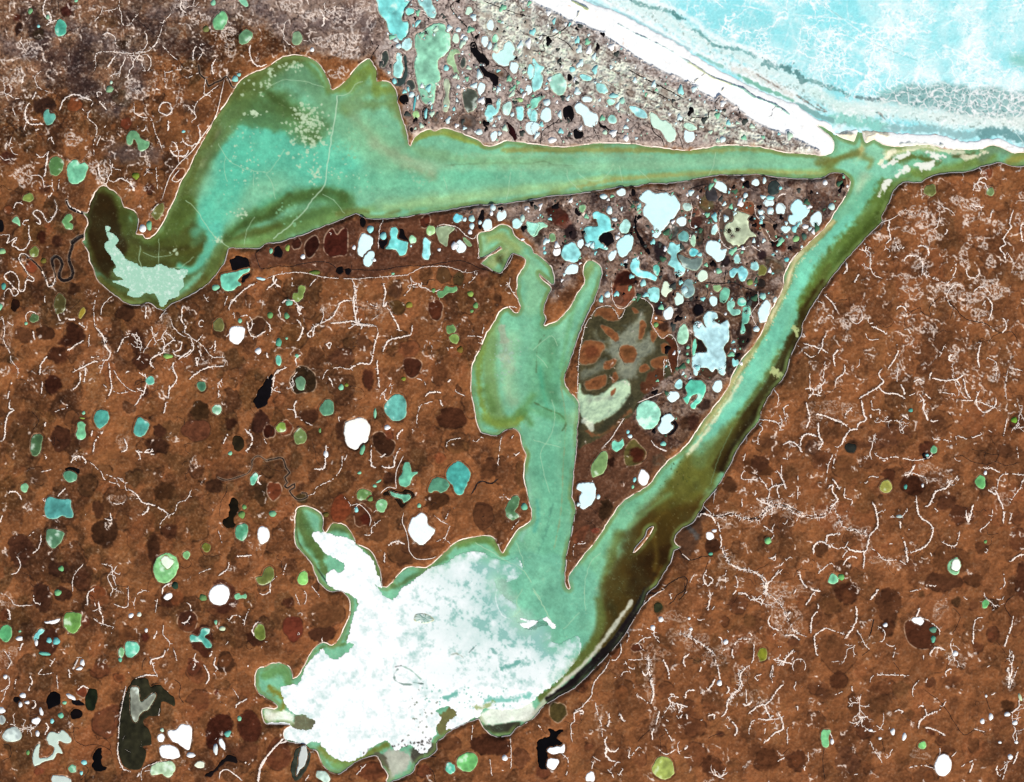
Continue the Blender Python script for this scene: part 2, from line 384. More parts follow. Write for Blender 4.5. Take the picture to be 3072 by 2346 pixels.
# wind-blown snow thinning out from the beach over the plain
dd, w = sdf(smooth(BEACH, True, 12), 70); i0, i1, j0, j1 = w
a = np.clip(1-dd/65., 0, 1)**1.6*np.clip(.45+N8[j0:j1, i0:i1]*1.6+N3[j0:j1, i0:i1]*.8, 0, 1)*(dd > 0)*(GX[i0:i1][None, :] < 2500)
blend(G, w, a*.9, (240, 234, 230))
# marsh with the flower of sand flats
fill(G, P('B3', "370,1650 365,1400 390,1200 430,1030 470,960 540,885 660,885 700,975 800,830 860,800 960,840 990,950 970,1040 1060,1140 1130,1110 1180,1170 1190,1260 1185,1390 1140,1450 1010,1500 930,1600 820,1760 700,1860 560,1960 430,2020 365,2030"), (74, 70, 48), 3, .95, 3, 8)
fill(G, P('B3', "500,1080 560,1170 640,1120 700,1110 800,1020 900,930 890,1100 860,1170 960,1110 990,1170 1000,1240 900,1320 870,1400 820,1480 700,1450 690,1350 640,1290 600,1240 620,1190 540,1160"), (150, 154, 134), 12, .85, 8, 8)
fill(G, P('B3', "400,1400 480,1380 600,1300 590,1380 480,1450 390,1480"), (132, 136, 118), 8, .7, 5, 8)
fill(G, P('B3', "380,1510 410,1600 480,1610 560,1600 640,1540 720,1490 790,1490 800,1560 780,1640 700,1740 600,1800 520,1840 430,1830 370,1720 362,1640"), (190, 216, 180), 4, 1, 3, 8)
fill(G, P('B3', "640,1580 680,1550 670,1600 640,1620"), (140, 82, 52), 2, 1, 1, 8)
stroke(G, P('C3', "470,0 640,-20"), 8, (150, 152, 138), 8, .5, 5, 8)
stroke(G, P('C3', "420,170 460,200 480,240"), 9, (224, 230, 205), 4, .9, 4, 8)
stroke(G, P('C3', "440,260 520,290 620,250 700,170 800,80"), 5, (140, 78, 48), 5, .8, 6, 8)
stroke(G, P('C3', "560,260 650,180 740,90 800,0"), 12, (60, 58, 42), 6, .8, 6, 8)
for q in ["490,960 540,890 650,890 710,960 700,1000 600,990 550,950", "550,1035 610,1040 700,1110 710,1160 680,1170 600,1110",
          "400,1190 460,1150 560,1170 600,1200 570,1260 500,1350 390,1360 375,1300", "590,1330 690,1310 670,1370 600,1400 575,1390",
          "420,1500 540,1450 605,1440 600,1520 540,1560 440,1570", "660,1430 680,1410 700,1470 650,1510", "880,1000 930,1020 900,1150 870,1160",
          "970,1070 1020,1110 990,1180 970,1170", "960,1330 1040,1290 1110,1290 1080,1380 1000,1390", "870,1380 930,1350 960,1390 880,1430",
          "720,1200 780,1190 840,1220 860,1280 820,1340 750,1345 700,1280", "1050,1190 1110,1180 1120,1270 1060,1260", "810,880 850,900 870,930 830,940"]:
    q = P('B3', q)
    fill(G, q, (190, 165, 138), 2.5, .5, 2, 8); c = np.mean(q, 0)
    q = [(c[0]+(x-c[0])*.93, c[1]+(y-c[1])*.93) for x, y in q]
    fill(G, q, (134, 80, 48), 2.6, .95, 2.2, 8)
    fill(G, [(c[0]+(x-c[0])*.5, c[1]+(y-c[1])*.5) for x, y in q], (98, 58, 36), 6, .6, 3, 8)
fill(G, P('B3', "730,1220 800,1220 830,1280 760,1310"), (104, 66, 38), 9, .7, 3, 8)
fill(G, P('B3', "430,1220 520,1210 540,1270 440,1300"), (110, 54, 34), 9, .6, 3, 8)
fill(G, P('B3', "1080,1130 1150,1140 1190,1250 1180,1380 1140,1440 1110,1300 1120,1200"), (74, 34, 22), 3, .9, 3, 8)
fill(G, P('B3', "880,1560 960,1420 1060,1390 1070,1480 940,1590"), (84, 42, 28), 4, .8, 5, 8)

# snowy mouth of the south-west river, ice-free flats and silt
fill(G, P('C3', "1160,1240 1210,1215 1180,1150 1230,1060 1310,1010 1380,920 1400,880 1450,950 1400,1010 1380,1130 1330,1230 1280,1290 1220,1300"), (66, 46, 36), 6, .8, 5, 8)
stroke(G, P('C3', "1290,1060 1330,1100 1350,1140"), 6, (98, 100, 100), 6, .7, 5, 8)
stroke(G, P('C3', "980,1590 1070,1480 1140,1330 1200,1240"), 9, (84, 50, 32), 4, .8, 3, 8)
stroke(G, P('D3', "100,990 200,950 300,900 430,780 560,640 640,560 700,500"), 13, (100, 58, 36), 6, .7, 5, 8)
# traced basins: colour, then the thin pale or dark bank where the photo shows one
BAS = """A1
e 620,860,58,62,0 130.68.40 d
e 370,880,100,75,20 52.32.26
e 145,150,30,30,0 70.30.22
e 555,80,45,60,20 60.26.22
e 320,285,50,45,0 50.38.26
e 150,240,25,60,15 40.24.20
e 1000,810,75,70,0 66.52.36
e 1210,620,65,55,0 66.44.36
e 1570,880,75,50,30 62.48.44
e 1590,260,65,100,-10 84.66.58
e 910,180,90,45,0 110.74.44
e 1040,1020,50,50,0 110.52.34 d
e 1235,1560,40,45,0 66.34.24
e 370,1560,45,45,0 70.36.26
e 80,740,45,35,0 70.38.28
e 60,1300,60,60,0 66.34.26
e 1015,370,45,35,0 52.36.26
e 1480,1430,45,50,20 100.52.30 l
A2
e 560,230,0,0,0 70.38.28
e 620,340,0,0,0 84.66.58
e 350,290,110,80,0 104.86.78
e 1290,210,25,38,0 92.90.86
e 1660,1010,75,70,0 96.86.80
e 1395,985,32,42,0 92.84.78
e 1920,610,70,45,20 120.104.96
e 1960,990,16,24,0 92.80.76
A4
e 1895,1420,48,55,0 130.66.42 l
e 690,1500,45,60,0 70.42.32 l
B1
e 70,80,38,38,0 112.60.36 d
e 610,735,50,50,0 52.30.20
e 440,1080,0,0,0 60.30.20
e 260,550,50,50,0 132.62.38 d
e 390,215,32,28,0 152.78.46
e 370,1100,75,60,0 60.34.22
e 440,1520,70,76,0 48.22.16
e 480,1280,85,70,0 58.30.20
e 1170,1330,75,70,0 60.32.22
e 1130,1160,60,110,-15 64.36.24
e 1040,930,80,60,0 62.36.24
e 200,1110,95,60,10 66.38.26
e 1190,1590,42,40,0 66.36.24
e 470,340,45,45,0 62.34.24
e 345,310,35,55,0 54.24.16
e 2120,1040,75,80,10 66.40.26 l
p 560,1010 640,1040 695,1080 700,1140 640,1190 540,1210 480,1180 545,1110 52.26.18
B2
e 250,360,38,50,5 62.30.22 l
p 320,350 400,290 435,360 400,440 350,480 315,440 44.18.14 l
p 485,290 540,230 580,285 620,240 665,240 670,350 660,450 600,460 540,470 480,430 470,360 66.26.20 l
e 1310,175,42,60,8 80.36.26 l
e 1080,885,68,55,25 74.52.28 d
e 1395,905,60,85,8 72.34.22 l
p 1130,1320 1190,1300 1280,1340 1250,1440 1190,1470 1140,1420 58.28.20 l
e 1170,1230,90,75,0 120.62.40
e 300,1490,115,110,20 46.34.22 l
e 230,950,70,70,0 70.42.30
e 690,1180,55,50,0 76.50.30
e 800,1180,60,60,0 66.40.28
e 840,1480,40,90,0 62.30.22
e 1420,1430,75,90,0 74.42.26
e 1585,650,45,55,15 76.60.36 d
e 1460,620,60,65,20 84.58.36 d
e 620,1300,110,70,0 70.40.30
e 1060,740,60,75,25 66.42.32
e 1900,810,35,50,0 62.38.24
C1
e 1650,90,75,85,5 52.34.20
e 590,150,60,70,20 112.68.42 d
e 230,150,90,65,0 80.48.32
e 200,310,80,85,0 80.50.30
e 500,320,80,110,10 62.34.24
e 670,240,70,150,0 68.40.28
e 1320,260,50,55,0 62.34.24
e 1300,370,100,60,20 56.32.22
e 1620,250,115,95,0 94.52.36 d
e 1360,750,85,75,0 56.34.20
e 870,1090,105,130,5 50.30.20
e 810,900,45,75,0 62.36.24
e 720,700,85,90,0 66.44.28
e 170,1230,110,120,0 64.36.26
e 480,1390,80,65,0 52.30.22
e 340,1590,75,90,0 56.32.24
e 520,1600,70,60,0 54.30.22
e 1270,1220,50,130,0 52.30.20
e 1400,1080,70,60,0 66.36.24
e 1770,705,68,60,0 54.32.22
e 680,1480,75,85,10 72.38.26
e 850,590,80,70,0 92.58.34
e 300,640,90,90,0 74.48.32
e 1900,190,50,48,0 50.26.18
e 2150,180,70,90,0 56.30.24
e 2160,770,60,100,0 56.38.24
e 1620,580,60,60,0 64.38.28
e 1900,620,110,50,0 72.42.30
e 1120,470,0,0,0 60.36.24
e 800,1590,75,60,0 112.58.34 l
C2
e 20,260,48,62,0 50.20.14 l
e 160,230,55,62,0 112.56.34 l
p 880,280 950,260 1000,310 1060,350 1040,440 980,470 920,430 880,370 52.30.20 l
e 1010,290,38,38,0 100.36.24
e 1530,150,125,90,10 58.30.20
e 1430,470,48,40,0 134.66.40
e 1570,380,100,60,0 92.62.34
p 530,900 570,800 640,790 700,900 650,980 590,1010 540,980 118.54.32 d
e 790,950,78,90,10 84.46.30 l
e 815,985,46,46,0 72.26.18
e 290,810,48,42,0 54.44.24 d
e 1785,890,68,48,0 74.42.28 d
e 1785,960,80,110,0 84.50.32 d
e 1130,1310,70,70,0 60.36.24
e 1120,1250,120,110,0 92.58.36
e 930,1080,70,110,25 86.54.34
e 350,130,80,60,0 58.32.22
e 1000,650,0,0,0 62.40.28
e 1400,830,100,70,0 60.36.22
e 1250,1240,130,45,0 64.38.26
e 1830,570,60,90,20 66.38.24
e 2100,620,55,110,0 78.52.30
e 60,750,60,80,0 112.54.34 l
e 10,560,60,80,0 74.50.30
e 640,260,70,100,0 58.34.24
e 1010,640,45,45,0 58.34.24
C3
p 780,360 830,320 880,370 930,430 900,510 830,540 760,530 750,430 104.96.50 l
e 860,455,62,58,0 56.16.12
e 600,900,60,85,10 44.30.18
p 320,1110 400,1050 450,1040 440,1110 390,1190 330,1180 138.70.46
e 510,1075,36,28,0 128.52.40
e 1475,1200,58,72,0 46.26.18 d
e 640,510,30,42,0 34.18.12
e 1250,190,45,50,0 58.36.24
e 1320,190,48,60,0 52.28.22
e 1620,705,60,60,0 62.38.24
e 1850,560,120,60,10 66.38.22
e 1040,500,55,60,0 66.64.52
e 1400,40,60,50,0 52.36.30
C4
e 700,1380,75,55,0 62.38.24
e 520,1230,60,55,0 62.38.24
e 1560,840,75,75,0 52.28.20
p 1180,680 1230,620 1340,640 1385,720 1310,790 1220,760 1175,720 46.22.14 d
e 1080,620,60,50,0 62.30.20
e 1210,1170,0,0,0 70.40.24
e 680,250,75,60,0 64.40.24
e 770,390,60,50,0 40.32.26
e 1400,410,70,70,0 52.22.16
e 880,370,160,40,0 92.56.36
e 1100,300,180,90,-20 74.44.34
e 1480,170,130,90,0 92.58.36
e 1200,310,58,40,0 142.84.48
e 1940,250,50,50,0 84.46.28
e 2150,190,60,90,10 48.28.18
e 2040,410,65,60,0 60.36.24
e 1850,420,60,40,0 66.42.26
e 1850,1220,55,55,0 58.32.20
e 2150,1150,75,90,0 72.36.24
e 1680,950,100,80,0 54.28.20
e 1530,1500,150,80,0 50.28.20
e 1600,1330,150,130,0 84.50.30
e 2180,1500,55,150,0 52.26.18
e 730,1590,100,80,0 60.34.22
e 1070,1610,60,60,0 58.30.20
e 20,520,70,70,0 50.28.20
e 90,360,120,90,0 84.52.32
e 540,500,100,90,0 74.40.28
e 730,560,110,100,0 92.58.34
e 910,510,80,50,0 66.38.24
e 450,390,60,60,0 60.44.40
e 1780,1480,70,60,0 62.36.22
e 2150,970,55,60,0 72.38.24
D1
e 350,150,80,95,0 60.34.24
e 810,120,85,80,0 126.68.40
e 710,330,35,40,0 78.34.24
p 1470,290 1530,240 1600,250 1630,310 1600,400 1530,410 1470,360 92.50.32 l
e 1545,300,70,55,0 60.32.24
e 1860,660,75,85,0 50.30.20
e 1862,650,50,55,0 124.70.40
e 1620,740,80,100,0 112.60.38
e 1600,700,55,75,0 86.42.30
e 830,730,85,60,0 90.44.30
e 985,790,50,38,0 136.68.40
e 1390,150,70,60,0 60.32.22
e 1450,130,60,65,0 124.66.38
e 1840,230,120,70,0 86.48.32
e 2110,470,70,60,0 54.28.20
p 1720,1150 1790,1095 1880,1100 1925,1180 1890,1260 1840,1310 1790,1370 1720,1370 1700,1280 44.16.12
p 1970,1120 2050,1050 2130,1110 2160,1200 2130,1300 2060,1320 1980,1270 1960,1180 64.28.20
e 1640,970,100,80,0 90.48.32
e 880,1150,110,140,15 88.46.32
e 2030,1400,110,80,0 90.50.34
e 1200,450,30,35,0 70.28.22
e 390,490,105,105,0 62.32.24
e 1670,480,90,130,0 60.28.20
e 1060,440,75,80,0 100.58.34
e 680,910,48,42,0 118.56.36 l
e 1785,910,22,22,0 88.40.28 l
e 1850,120,110,130,0 66.34.26
e 40,270,45,45,0 92.40.26
e 320,1560,40,30,0 112.46.34
D2
e 220,380,85,105,5 104.44.32 d
e 180,170,50,45,0 62.32.22
e 460,430,105,70,0 60.34.24
e 490,270,150,110,0 92.58.36
e 100,1420,100,140,0 74.34.24
e 880,1560,150,70,0 92.46.30
e 1850,1340,170,90,0 52.26.18
e 1500,1330,110,60,0 70.40.26
e 2100,1450,70,80,0 66.36.26
e 1300,1560,60,60,0 84.38.28
D3
e 200,1070,75,80,15 74.66.36 l
e 1030,210,46,48,0 60.58.34
e 1350,645,30,30,0 56.52.36
e 740,880,80,90,0 86.52.30
e 735,910,52,62,0 138.80.46
e 1090,900,75,80,0 100.58.36
e 855,540,55,35,0 66.32.22 l
e 680,590,42,50,30 92.44.30
e 400,830,60,90,50 78.38.24
e 1690,190,80,70,0 74.40.28
e 1780,320,45,60,0 92.62.34
e 1580,320,35,45,0 72.38.24
e 2150,490,45,42,0 66.36.28
e 650,1460,160,130,0 82.46.28
e 880,1460,60,60,0 82.44.28
e 1330,1420,95,100,0 76.40.26
e 1475,1520,88,85,0 46.24.16
e 1490,1530,35,40,0 128.72.42
e 1050,1400,50,60,0 70.38.26
e 1290,1160,90,110,0 88.48.30
e 1290,1020,50,50,0 68.36.24
e 1290,1200,140,90,0 84.48.30
e 1640,1490,60,40,0 86.56.32
e 1950,1420,180,90,0 92.52.32
e 1000,1150,0,0,0 92.52.32
e 460,1355,35,28,0 92.44.30
e 1540,1255,30,22,0 52.26.20
e 1465,1110,35,38,0 66.46.30
e 80,1560,60,60,0 78.34.28
D4
e 740,90,105,88,0 54.28.18
e 740,115,45,55,0 116.66.38
e 1080,190,100,150,5 60.34.22
e 600,190,90,70,0 92.58.32
e 660,590,170,140,30 70.42.26
e 670,810,75,70,0 54.28.18
e 500,870,80,60,0 78.44.28
e 540,930,60,55,0 70.42.28
e 1040,870,110,60,0 84.46.28
e 1020,990,90,65,0 68.42.24
e 790,1010,42,90,-10 66.38.22
e 480,1130,80,65,0 78.48.32
e 880,1210,70,85,-20 66.36.24
e 325,1470,82,86,0 48.24.16
e 325,1475,48,52,0 126.68.40
e 80,1470,110,90,0 66.36.22
e 740,1470,110,100,0 74.46.36
e 920,1540,45,45,0 66.38.24
e 1400,1590,120,80,0 66.40.26
e 1410,1600,50,50,0 124.72.42
p 1220,330 1290,300 1400,315 1490,380 1480,450 1440,540 1330,550 1250,500 1215,410 60.30.20 l
e 1070,375,65,68,0 44.22.14
e 1785,190,50,42,0 74.40.26
e 1950,180,42,42,0 40.26.16
e 1940,430,55,65,0 60.32.22
e 1935,445,42,50,0 122.68.40
e 1928,448,28,26,0 100.40.30
e 1815,540,46,48,0 66.34.22
e 1920,620,50,45,0 84.50.30
e 2150,290,80,150,10 74.42.26
e 1500,660,85,85,0 148.86.50
e 1430,830,38,40,0 52.28.20
e 1600,810,90,50,0 80.44.28
e 1250,1090,40,45,0 78.52.30
e 1420,1240,45,22,20 66.30.20
e 1510,1300,42,42,0 72.40.26
e 1780,1340,50,60,0 70.44.26
e 1570,1380,55,35,0 60.34.22
e 1350,100,30,28,0 60.42.24
e 1640,160,35,45,0 44.32.20
e 2060,1025,62,52,0 38.22.12
e 2120,60,0,0,0 60.36.22
e 1180,880,80,60,0 92.62.36
B3
e 740,740,100,150,0 128.68.46 l
p 665,645 700,595 780,588 850,645 852,695 700,700 670,740 34.12.10
e 700,810,40,50,0 110.84.76
e 200,130,90,70,20 62.30.24
e 250,180,60,60,0 96.34.26
e 310,270,50,60,-15 34.24.26
p 1700,50 1760,10 1820,30 1820,100 1780,130 1710,90 130.76.52 l
e 1340,180,50,70,0 52.26.22
e 1340,100,32,38,0 116.72.58 l
e 1860,200,40,50,-20 104.54.38 l
e 1940,260,50,100,-25 112.84.70 l
e 2040,370,45,60,-10 108.46.30
e 2010,360,35,70,20 36.14.14
e 1880,450,38,45,0 38.24.28
e 1640,230,115,170,0 90.74.64 l
e 1430,30,60,60,0 96.92.54
e 40,320,40,50,0 62.54.46
e 1990,540,90,60,30 84.80.62
e 1740,1100,60,110,5 44.32.28
e 1800,820,60,80,0 48.34.30
e 1360,910,35,50,0 18.14.20
e 1050,890,50,55,0 38.30.34
e 1190,910,35,40,0 44.34.32
e 1460,1170,0,0,0 44.34.32
e 1460,1180,165,270,0 66.46.36 l
e 1080,1040,45,35,0 50.32.26
e 1875,690,38,36,0 56.50.44
e 1580,500,40,50,0 28.22.26
e 1240,290,95,70,0 74.78.76
e 1150,260,45,60,0 84.94.90
e 1370,310,35,70,0 52.56.48
e 1040,420,50,80,0 36.28.32
e 1250,480,0,0,0 36.28.32
e 1660,1350,80,100,0 52.46.42
e 430,90,0,0,0 36.28.32
"""
KEYS = {}
def parse(block):
    t = None
    for ln in block.strip().splitlines():
        ln = ln.split()
        if len(ln) == 1: t = ln[0]; continue
        yield t, ln
def shape_of(t, ln):
    ox, oy, k = TILES[t]
    if ln[0] == 'e':
        v = [float(q) for q in ln[1].split(',')]
        while len(v) < 5: v.append(0)
        x, y, rx, ry, rot = v
        return (ox+x*k, oy+y*k, rx*k, ry*k, rot), ln[2:]
    n = 1
    while n < len(ln) and ',' in ln[n]: n += 1
    return P(t, ' '.join(ln[1:n])), ln[n:]
for t, ln in parse(BAS):
    s, rest = shape_of(t, ln)
    if ln[0] == 'e':
        if s[2] < 1: continue
        pts = rough(ell(*s, wob=.09), 2.5)
    else:
        pts = smooth(s, True, 5)
    flag = rest[1] if len(rest) > 1 else ''
    if flag:
        w = win(pts, 8); D = np.abs(seg_dist(pts, True, 8, w))
        i0, i1, j0, j1 = w
        fill(G, pts, C(rest[0]), 2.5, .9, 1.0, 8, False)
        a = np.clip(1.25-np.abs(D)/2.0, 0, 1)*(.75 if flag == 'l' else .6)*np.clip(.75+N8[j0:j1, i0:i1]*1.6, 0, 1)
        blend(G, w, a, (214, 178, 152) if flag == 'l' else (44, 28, 20))
    else:
        fill(G, pts, C(rest[0]), random.choice((3, 5)), (.86 if sum(C(rest[0])) < 128 else random.uniform(.45, .7))*(.82 if t in ('D3', 'D4', 'C4') else 1), 3.5, 8, False)
        if s[2] > 8 if ln[0] == 'e' else True:
            m = len(pts); a0 = random.randrange(m); L = [pts[(a0+i) % m] for i in range(int(m*random.uniform(.3, .6)))]
            stroke(G, L, 1.2, (46, 28, 20), 2.5, .6, 1.5, 8)
            c0 = np.mean(pts, 0); q = random.uniform(.35, .6)
            fill(G, [(c0[0]+(x-c0[0])*q, c0[1]+(y-c0[1])*q) for x, y in pts], random.choice([(112, 68, 42), (58, 34, 24), (98, 58, 36)]), 5, .0 if sum(C(rest[0])) < 128 else .4, 5, 8, False)
# fine mottling of the tundra floor
a = (N8*.6+N3*.35+WN*.04)
dk = np.clip(1.2-G[..., 0]/120.+.55*MOT, .1, 1)
G *= (1+(0.30*a*dk)*(SPK < .5)+0.05*a)[..., None]

# warm the dry tundra a little, most on the south-eastern plateau
br = (np.clip((G[..., 0]-G[..., 2]-18)/20, 0, 1)*(G[..., 0] > G[..., 1]*1.2))[..., None]
G *= 1+br*(np.array((1.06, 1.10, 1.10), F)-1)
G += br*(.22*np.clip(se, 0, 1))[..., None]*(np.array((140, 84, 55), F)-G)

# tundra rivers: wet dark beds with pale banks
for t_, s_, w_ in (('B1', "590,340 600,370 580,430 570,500 600,580 590,640 530,665 490,640 490,600 515,530 500,490 460,465 430,490 440,560", 4.0), ('B1', "720,290 660,305 600,350", 6), ('B1', "550,0 575,60 640,95 720,112", 4),
                   ('B1', "440,560 460,640 440,700 400,705 380,650 330,560 260,490 210,450 170,450 165,490 200,560 230,610 280,650", 1.8), ('C2', "0,500 40,490 130,480 160,560 190,600 150,640 170,680 150,710 170,725 230,690 230,720 190,750 250,820 310,815 335,800 330,770 290,765", 1.8),
                   ('B1', "450,0 470,70 440,140 400,180 370,150 340,100 290,85 270,110 320,160", 1.6), ('C1', "1800,640 1870,660 1980,630 2050,600 2080,540 2080,500 2130,460 2200,500", 1.0), ('A1', "1640,540 1650,610 1700,660 1720,710 1780,680 1830,660 1870,630 1920,720 1960,710", 2.0)):
    stroke(G, P(t_, s_), w_+1.8, (206, 180, 156), 1.6, .7, .6, 8); stroke(G, P(t_, s_), w_, (26, 17, 14), 1.6, 1, .6, 8)
# ------------------------------------------------------------------ lagoon ice colours
print('water paint')
W = np.empty((NY, NX, 3), F); W[:] = (110, 190, 160)
def S(t, s, wd, col, soft=14, op=.9, warp=6, ws=20): stroke(W, P(t, s), wd, col, soft, op, warp, ws)
def A(t, s, col, soft=8, op=.9, warp=6, ws=20): fill(W, P(t, s), col, soft, op, warp, ws)
# upper lagoon body
S('O', "520,300 620,300 700,340", 110, (84, 196, 172), 40, 1)
S('O', "430,500 480,420 520,340", 46, (80, 196, 172), 24, 1)
S('O', "380,575 430,545 460,490", 22, (84, 200, 180), 14, 1)
S('O', "730,260 800,300 860,340", 60, (112, 184, 148), 40, .9)
S('O', "720,390 820,390 950,380 1100,360", 26, (96, 190, 160), 22, .8)
S('O', "540,170 480,270 430,360 400,430", 26, (84, 100, 52), 16, .8, 5)
S('O', "520,190 480,260 440,340", 6, (60, 66, 34), 8, .8, 4)
S('O', "480,250 560,210 640,240 680,280", 34, (84, 124, 74), 26, .85, 14)
S('O', "560,190 620,235 650,260", 14, (64, 90, 44), 14, .8, 8)
S('A1', "1990,900 1830,980 1700,1200 1640,1340", 14, (176, 190, 150), 14, .55)
S('O', "620,150 680,190 700,220", 36, (98, 152, 116), 30, .8)
S('O', "600,130 640,125 680,160 705,200", 8, (92, 128, 66), 10, .8)
S('O', "730,190 770,160 800,140", 14, (112, 142, 66), 12, .9)
S('O', "740,230 790,190 830,200 855,240", 18, (110, 150, 96), 18, .8)
S('O', "800,150 815,190 850,190", 12, (124, 150, 70), 10, .8)
S('O', "760,250 840,330 930,380", 12, (134, 164, 128), 18, .7, 8)
S('A2', "900,1180 1050,1270 1200,1330 1350,1370", 14, (182, 190, 160), 22, .75, 10)
S('A2', "1100,900 1150,1080", 10, (142, 150, 104), 14, .7)
# south side of the upper lagoon
S('O', "560,510 650,470 740,450", 26, (82, 122, 66), 18, .9)
S('O', "620,430 680,420 740,430", 24, (72, 118, 66), 22, .85)
S('O', "500,500 540,470 600,430", 20, (78, 124, 70), 18, .85)
S('O', "560,440 620,410", 10, (80, 190, 165), 12, .5)
S('O', "740,455 900,440 1000,430", 12, (112, 158, 98), 10, .7)
S('O', "830,460 860,452", 8, (110, 120, 66), 8, .7)
# the hook
S('O', "225,420 240,470 230,520 215,560", 28, (56, 42, 16), 20, 1)
S('O', "215,540 225,590 240,610", 22, (48, 30, 12), 14, .95)
S('O', "255,450 270,500 300,530 380,520", 20, (60, 82, 34), 14, .95)
S('O', "250,500 290,550 360,570 420,560", 18, (58, 52, 20), 14, .95)
S('O', "400,440 385,490 380,520 400,545", 26, (76, 108, 52), 18, .9)
S('O', "230,610 270,640 350,655 420,620 470,560", 12, (92, 86, 36), 10, .9)
S('O', "450,600 475,550 520,510 600,490", 15, (84, 100, 46), 10, .85)
S('O', "320,640 345,655 370,635", 8, (26, 36, 22), 8, .9)
S('B1', "830,610 900,660 1000,720", 8, (80, 165, 140), 8, .8)
S('O', "455,510 430,560 400,590", 12, (86, 200, 178), 10, .8)
S('A1', "800,1560 860,1600", 14, (46, 34, 16), 12, .9)
# strait
S('A2', "1220,1120 1330,1090 1450,1085 1600,1130", 12, (138, 160, 74), 8, .9, 3)
S('O', "1080,322 1200,320 1400,322 1550,325", 8, (140, 152, 84), 8, .8, 3, 8)
S('O', "900,330 1000,345 1100,345 1300,350 1500,345 1650,350", 18, (118, 190, 150), 18, .8)
S('O', "1250,350 1400,345 1520,350 1700,350 1750,350", 14, (126, 200, 176), 12, .7)
S('O', "820,440 960,425 1100,410 1200,400", 18, (132, 194, 152), 12, .8)
S('O', "1190,408 1280,385 1400,380 1500,372 1700,368 1800,370", 8, (146, 176, 108), 9, .8, 4)
S('O', "960,355 1100,350 1250,362", 1.2, (92, 132, 104), 4, .8, 2, 8)
S('A3', "0,1345 90,1330 160,1355 330,1368", 1.5, (66, 92, 70), 2, .9, 1, 8)
S('A3', "0,1220 200,1250 400,1240", 4, (96, 120, 60), 6, .8, 4, 8)
# inlet and channel junction
S('A4', "560,1400 650,1330 760,1280 860,1240", 12, (112, 118, 50), 14, .8, 8)
S('A4', "700,1210 800,1230", 18, (124, 206, 180), 10, .8)
S('A4', "930,1220 1000,1260 1060,1230", 26, (132, 206, 178), 14, .9)
S('A4', "860,1190 850,1280 820,1330", 6, (214, 190, 120), 8, .7, 5, 8)
S('A4', "740,1370 830,1370 900,1400 1000,1420 1150,1380", 26, (120, 204, 182), 14, .85)
S('A4', "880,1300 940,1330 920,1380", 9, (128, 130, 70), 8, .7, 5)
S('A4', "1080,1260 1200,1240 1350,1210 1500,1230", 10, (204, 196, 140), 10, .8, 5)
S('A4', "1100,1320 1180,1330 1260,1290 1380,1310 1480,1340", 9, (92, 104, 44), 9, .85, 7, 8)
S('A4', "1280,1420 1400,1440 1600,1390 1800,1340 1950,1290", 15, (110, 140, 66), 12, .9, 6)
S('A4', "1860,1300 1950,1240 2050,1250", 14, (104, 140, 112), 12, .8, 6)
S('A4', "2080,1330 2200,1290 2400,1290", 14, (156, 146, 62), 12, .85, 6)
S('A4', "1620,1290 1720,1280 1800,1260", 4, (96, 84, 44), 6, .8, 4, 8)
S('A4', "900,1480 860,1560 960,1600", 20, (176, 208, 176), 14, .7)
S('A4', "1240,1440 1150,1500 1080,1580 1050,1640", 12, (92, 138, 84), 8, .85)
# slanting channel
S('O', "1880,400 1840,470 1790,540 1740,620 1700,690 1650,780 1590,870 1530,940", 20, (104, 204, 178), 14, 1)
S('O', "1765,590 1740,650 1720,690", 8, (96, 208, 190), 8, .6, 7, 8)
A('O', "1465,985 1510,965 1570,900 1600,880 1590,950 1550,1010 1500,1090 1440,1130 1420,1080", (104, 106, 44), 14, .95, 8)
S('O', "1500,980 1540,1010 1560,940", 6, (118, 120, 56), 8, .6)
S('O', "1420,1010 1390,1060 1350,1100 1300,1160 1270,1210 1240,1270", 22, (108, 190, 156), 14, .95)
A('O', "1390,1080 1440,1060 1490,1050 1530,1070 1470,1140 1440,1190 1440,1230 1410,1280 1360,1330 1300,1400 1270,1380 1290,1290 1310,1220 1350,1160", (80, 62, 24), 26, .95, 10)
S('O', "1370,1180 1360,1230 1380,1280", 20, (52, 34, 10), 16, .9)
S('O', "1330,1150 1310,1210 1290,1290 1290,1360 1250,1420", 12, (104, 116, 54), 14, .8, 8)
S('O', "1440,1100 1400,1120 1380,1140", 10, (120, 132, 66), 10, .5)
S('O', "1430,1050 1480,1120 1440,1160", 3, (132, 120, 84), 5, .5, 3, 8)
S('C3', "1190,650 1250,800 1330,960", 7, (140, 128, 98), 16, .5, 6)
S('C3', "1100,1200 1120,1320 1080,1390", 8, (176, 140, 60), 8, .6, 6)
# central arm
S('O', "1180,900 1170,1000 1190,1100 1180,1200 1200,1260", 34, (98, 184, 156), 18, .9)
S('O', "1150,830 1190,860 1210,900 1215,1000 1215,1100", 12, (94, 174, 140), 12, .6)
S('O', "1180,680 1170,760 1160,840", 40, (92, 170, 136), 24, .85)
S('O', "1210,780 1190,830 1150,870", 20, (76, 152, 120), 18, .7)
S('O', "1055,700 1050,780 1060,860 1070,900", 22, (120, 158, 96), 14, .8)
S('O', "1100,730 1090,800 1100,860", 26, (132, 196, 160), 18, .85)
S('O', "1085,740 1095,790", 14, (158, 182, 164), 16, .7, 8, 8)
S('O', "1040,900 1080,910 1120,890", 14, (106, 140, 62), 12, .85)
S('O', "1110,900 1130,870 1145,850", 12, (84, 140, 84), 12, .7)
S('O', "1140,660 1150,620 1130,570 1150,590", 26, (130, 200, 160), 14, .8)
S('O', "1280,580 1250,640 1220,680 1200,720", 14, (128, 206, 172), 10, .8)
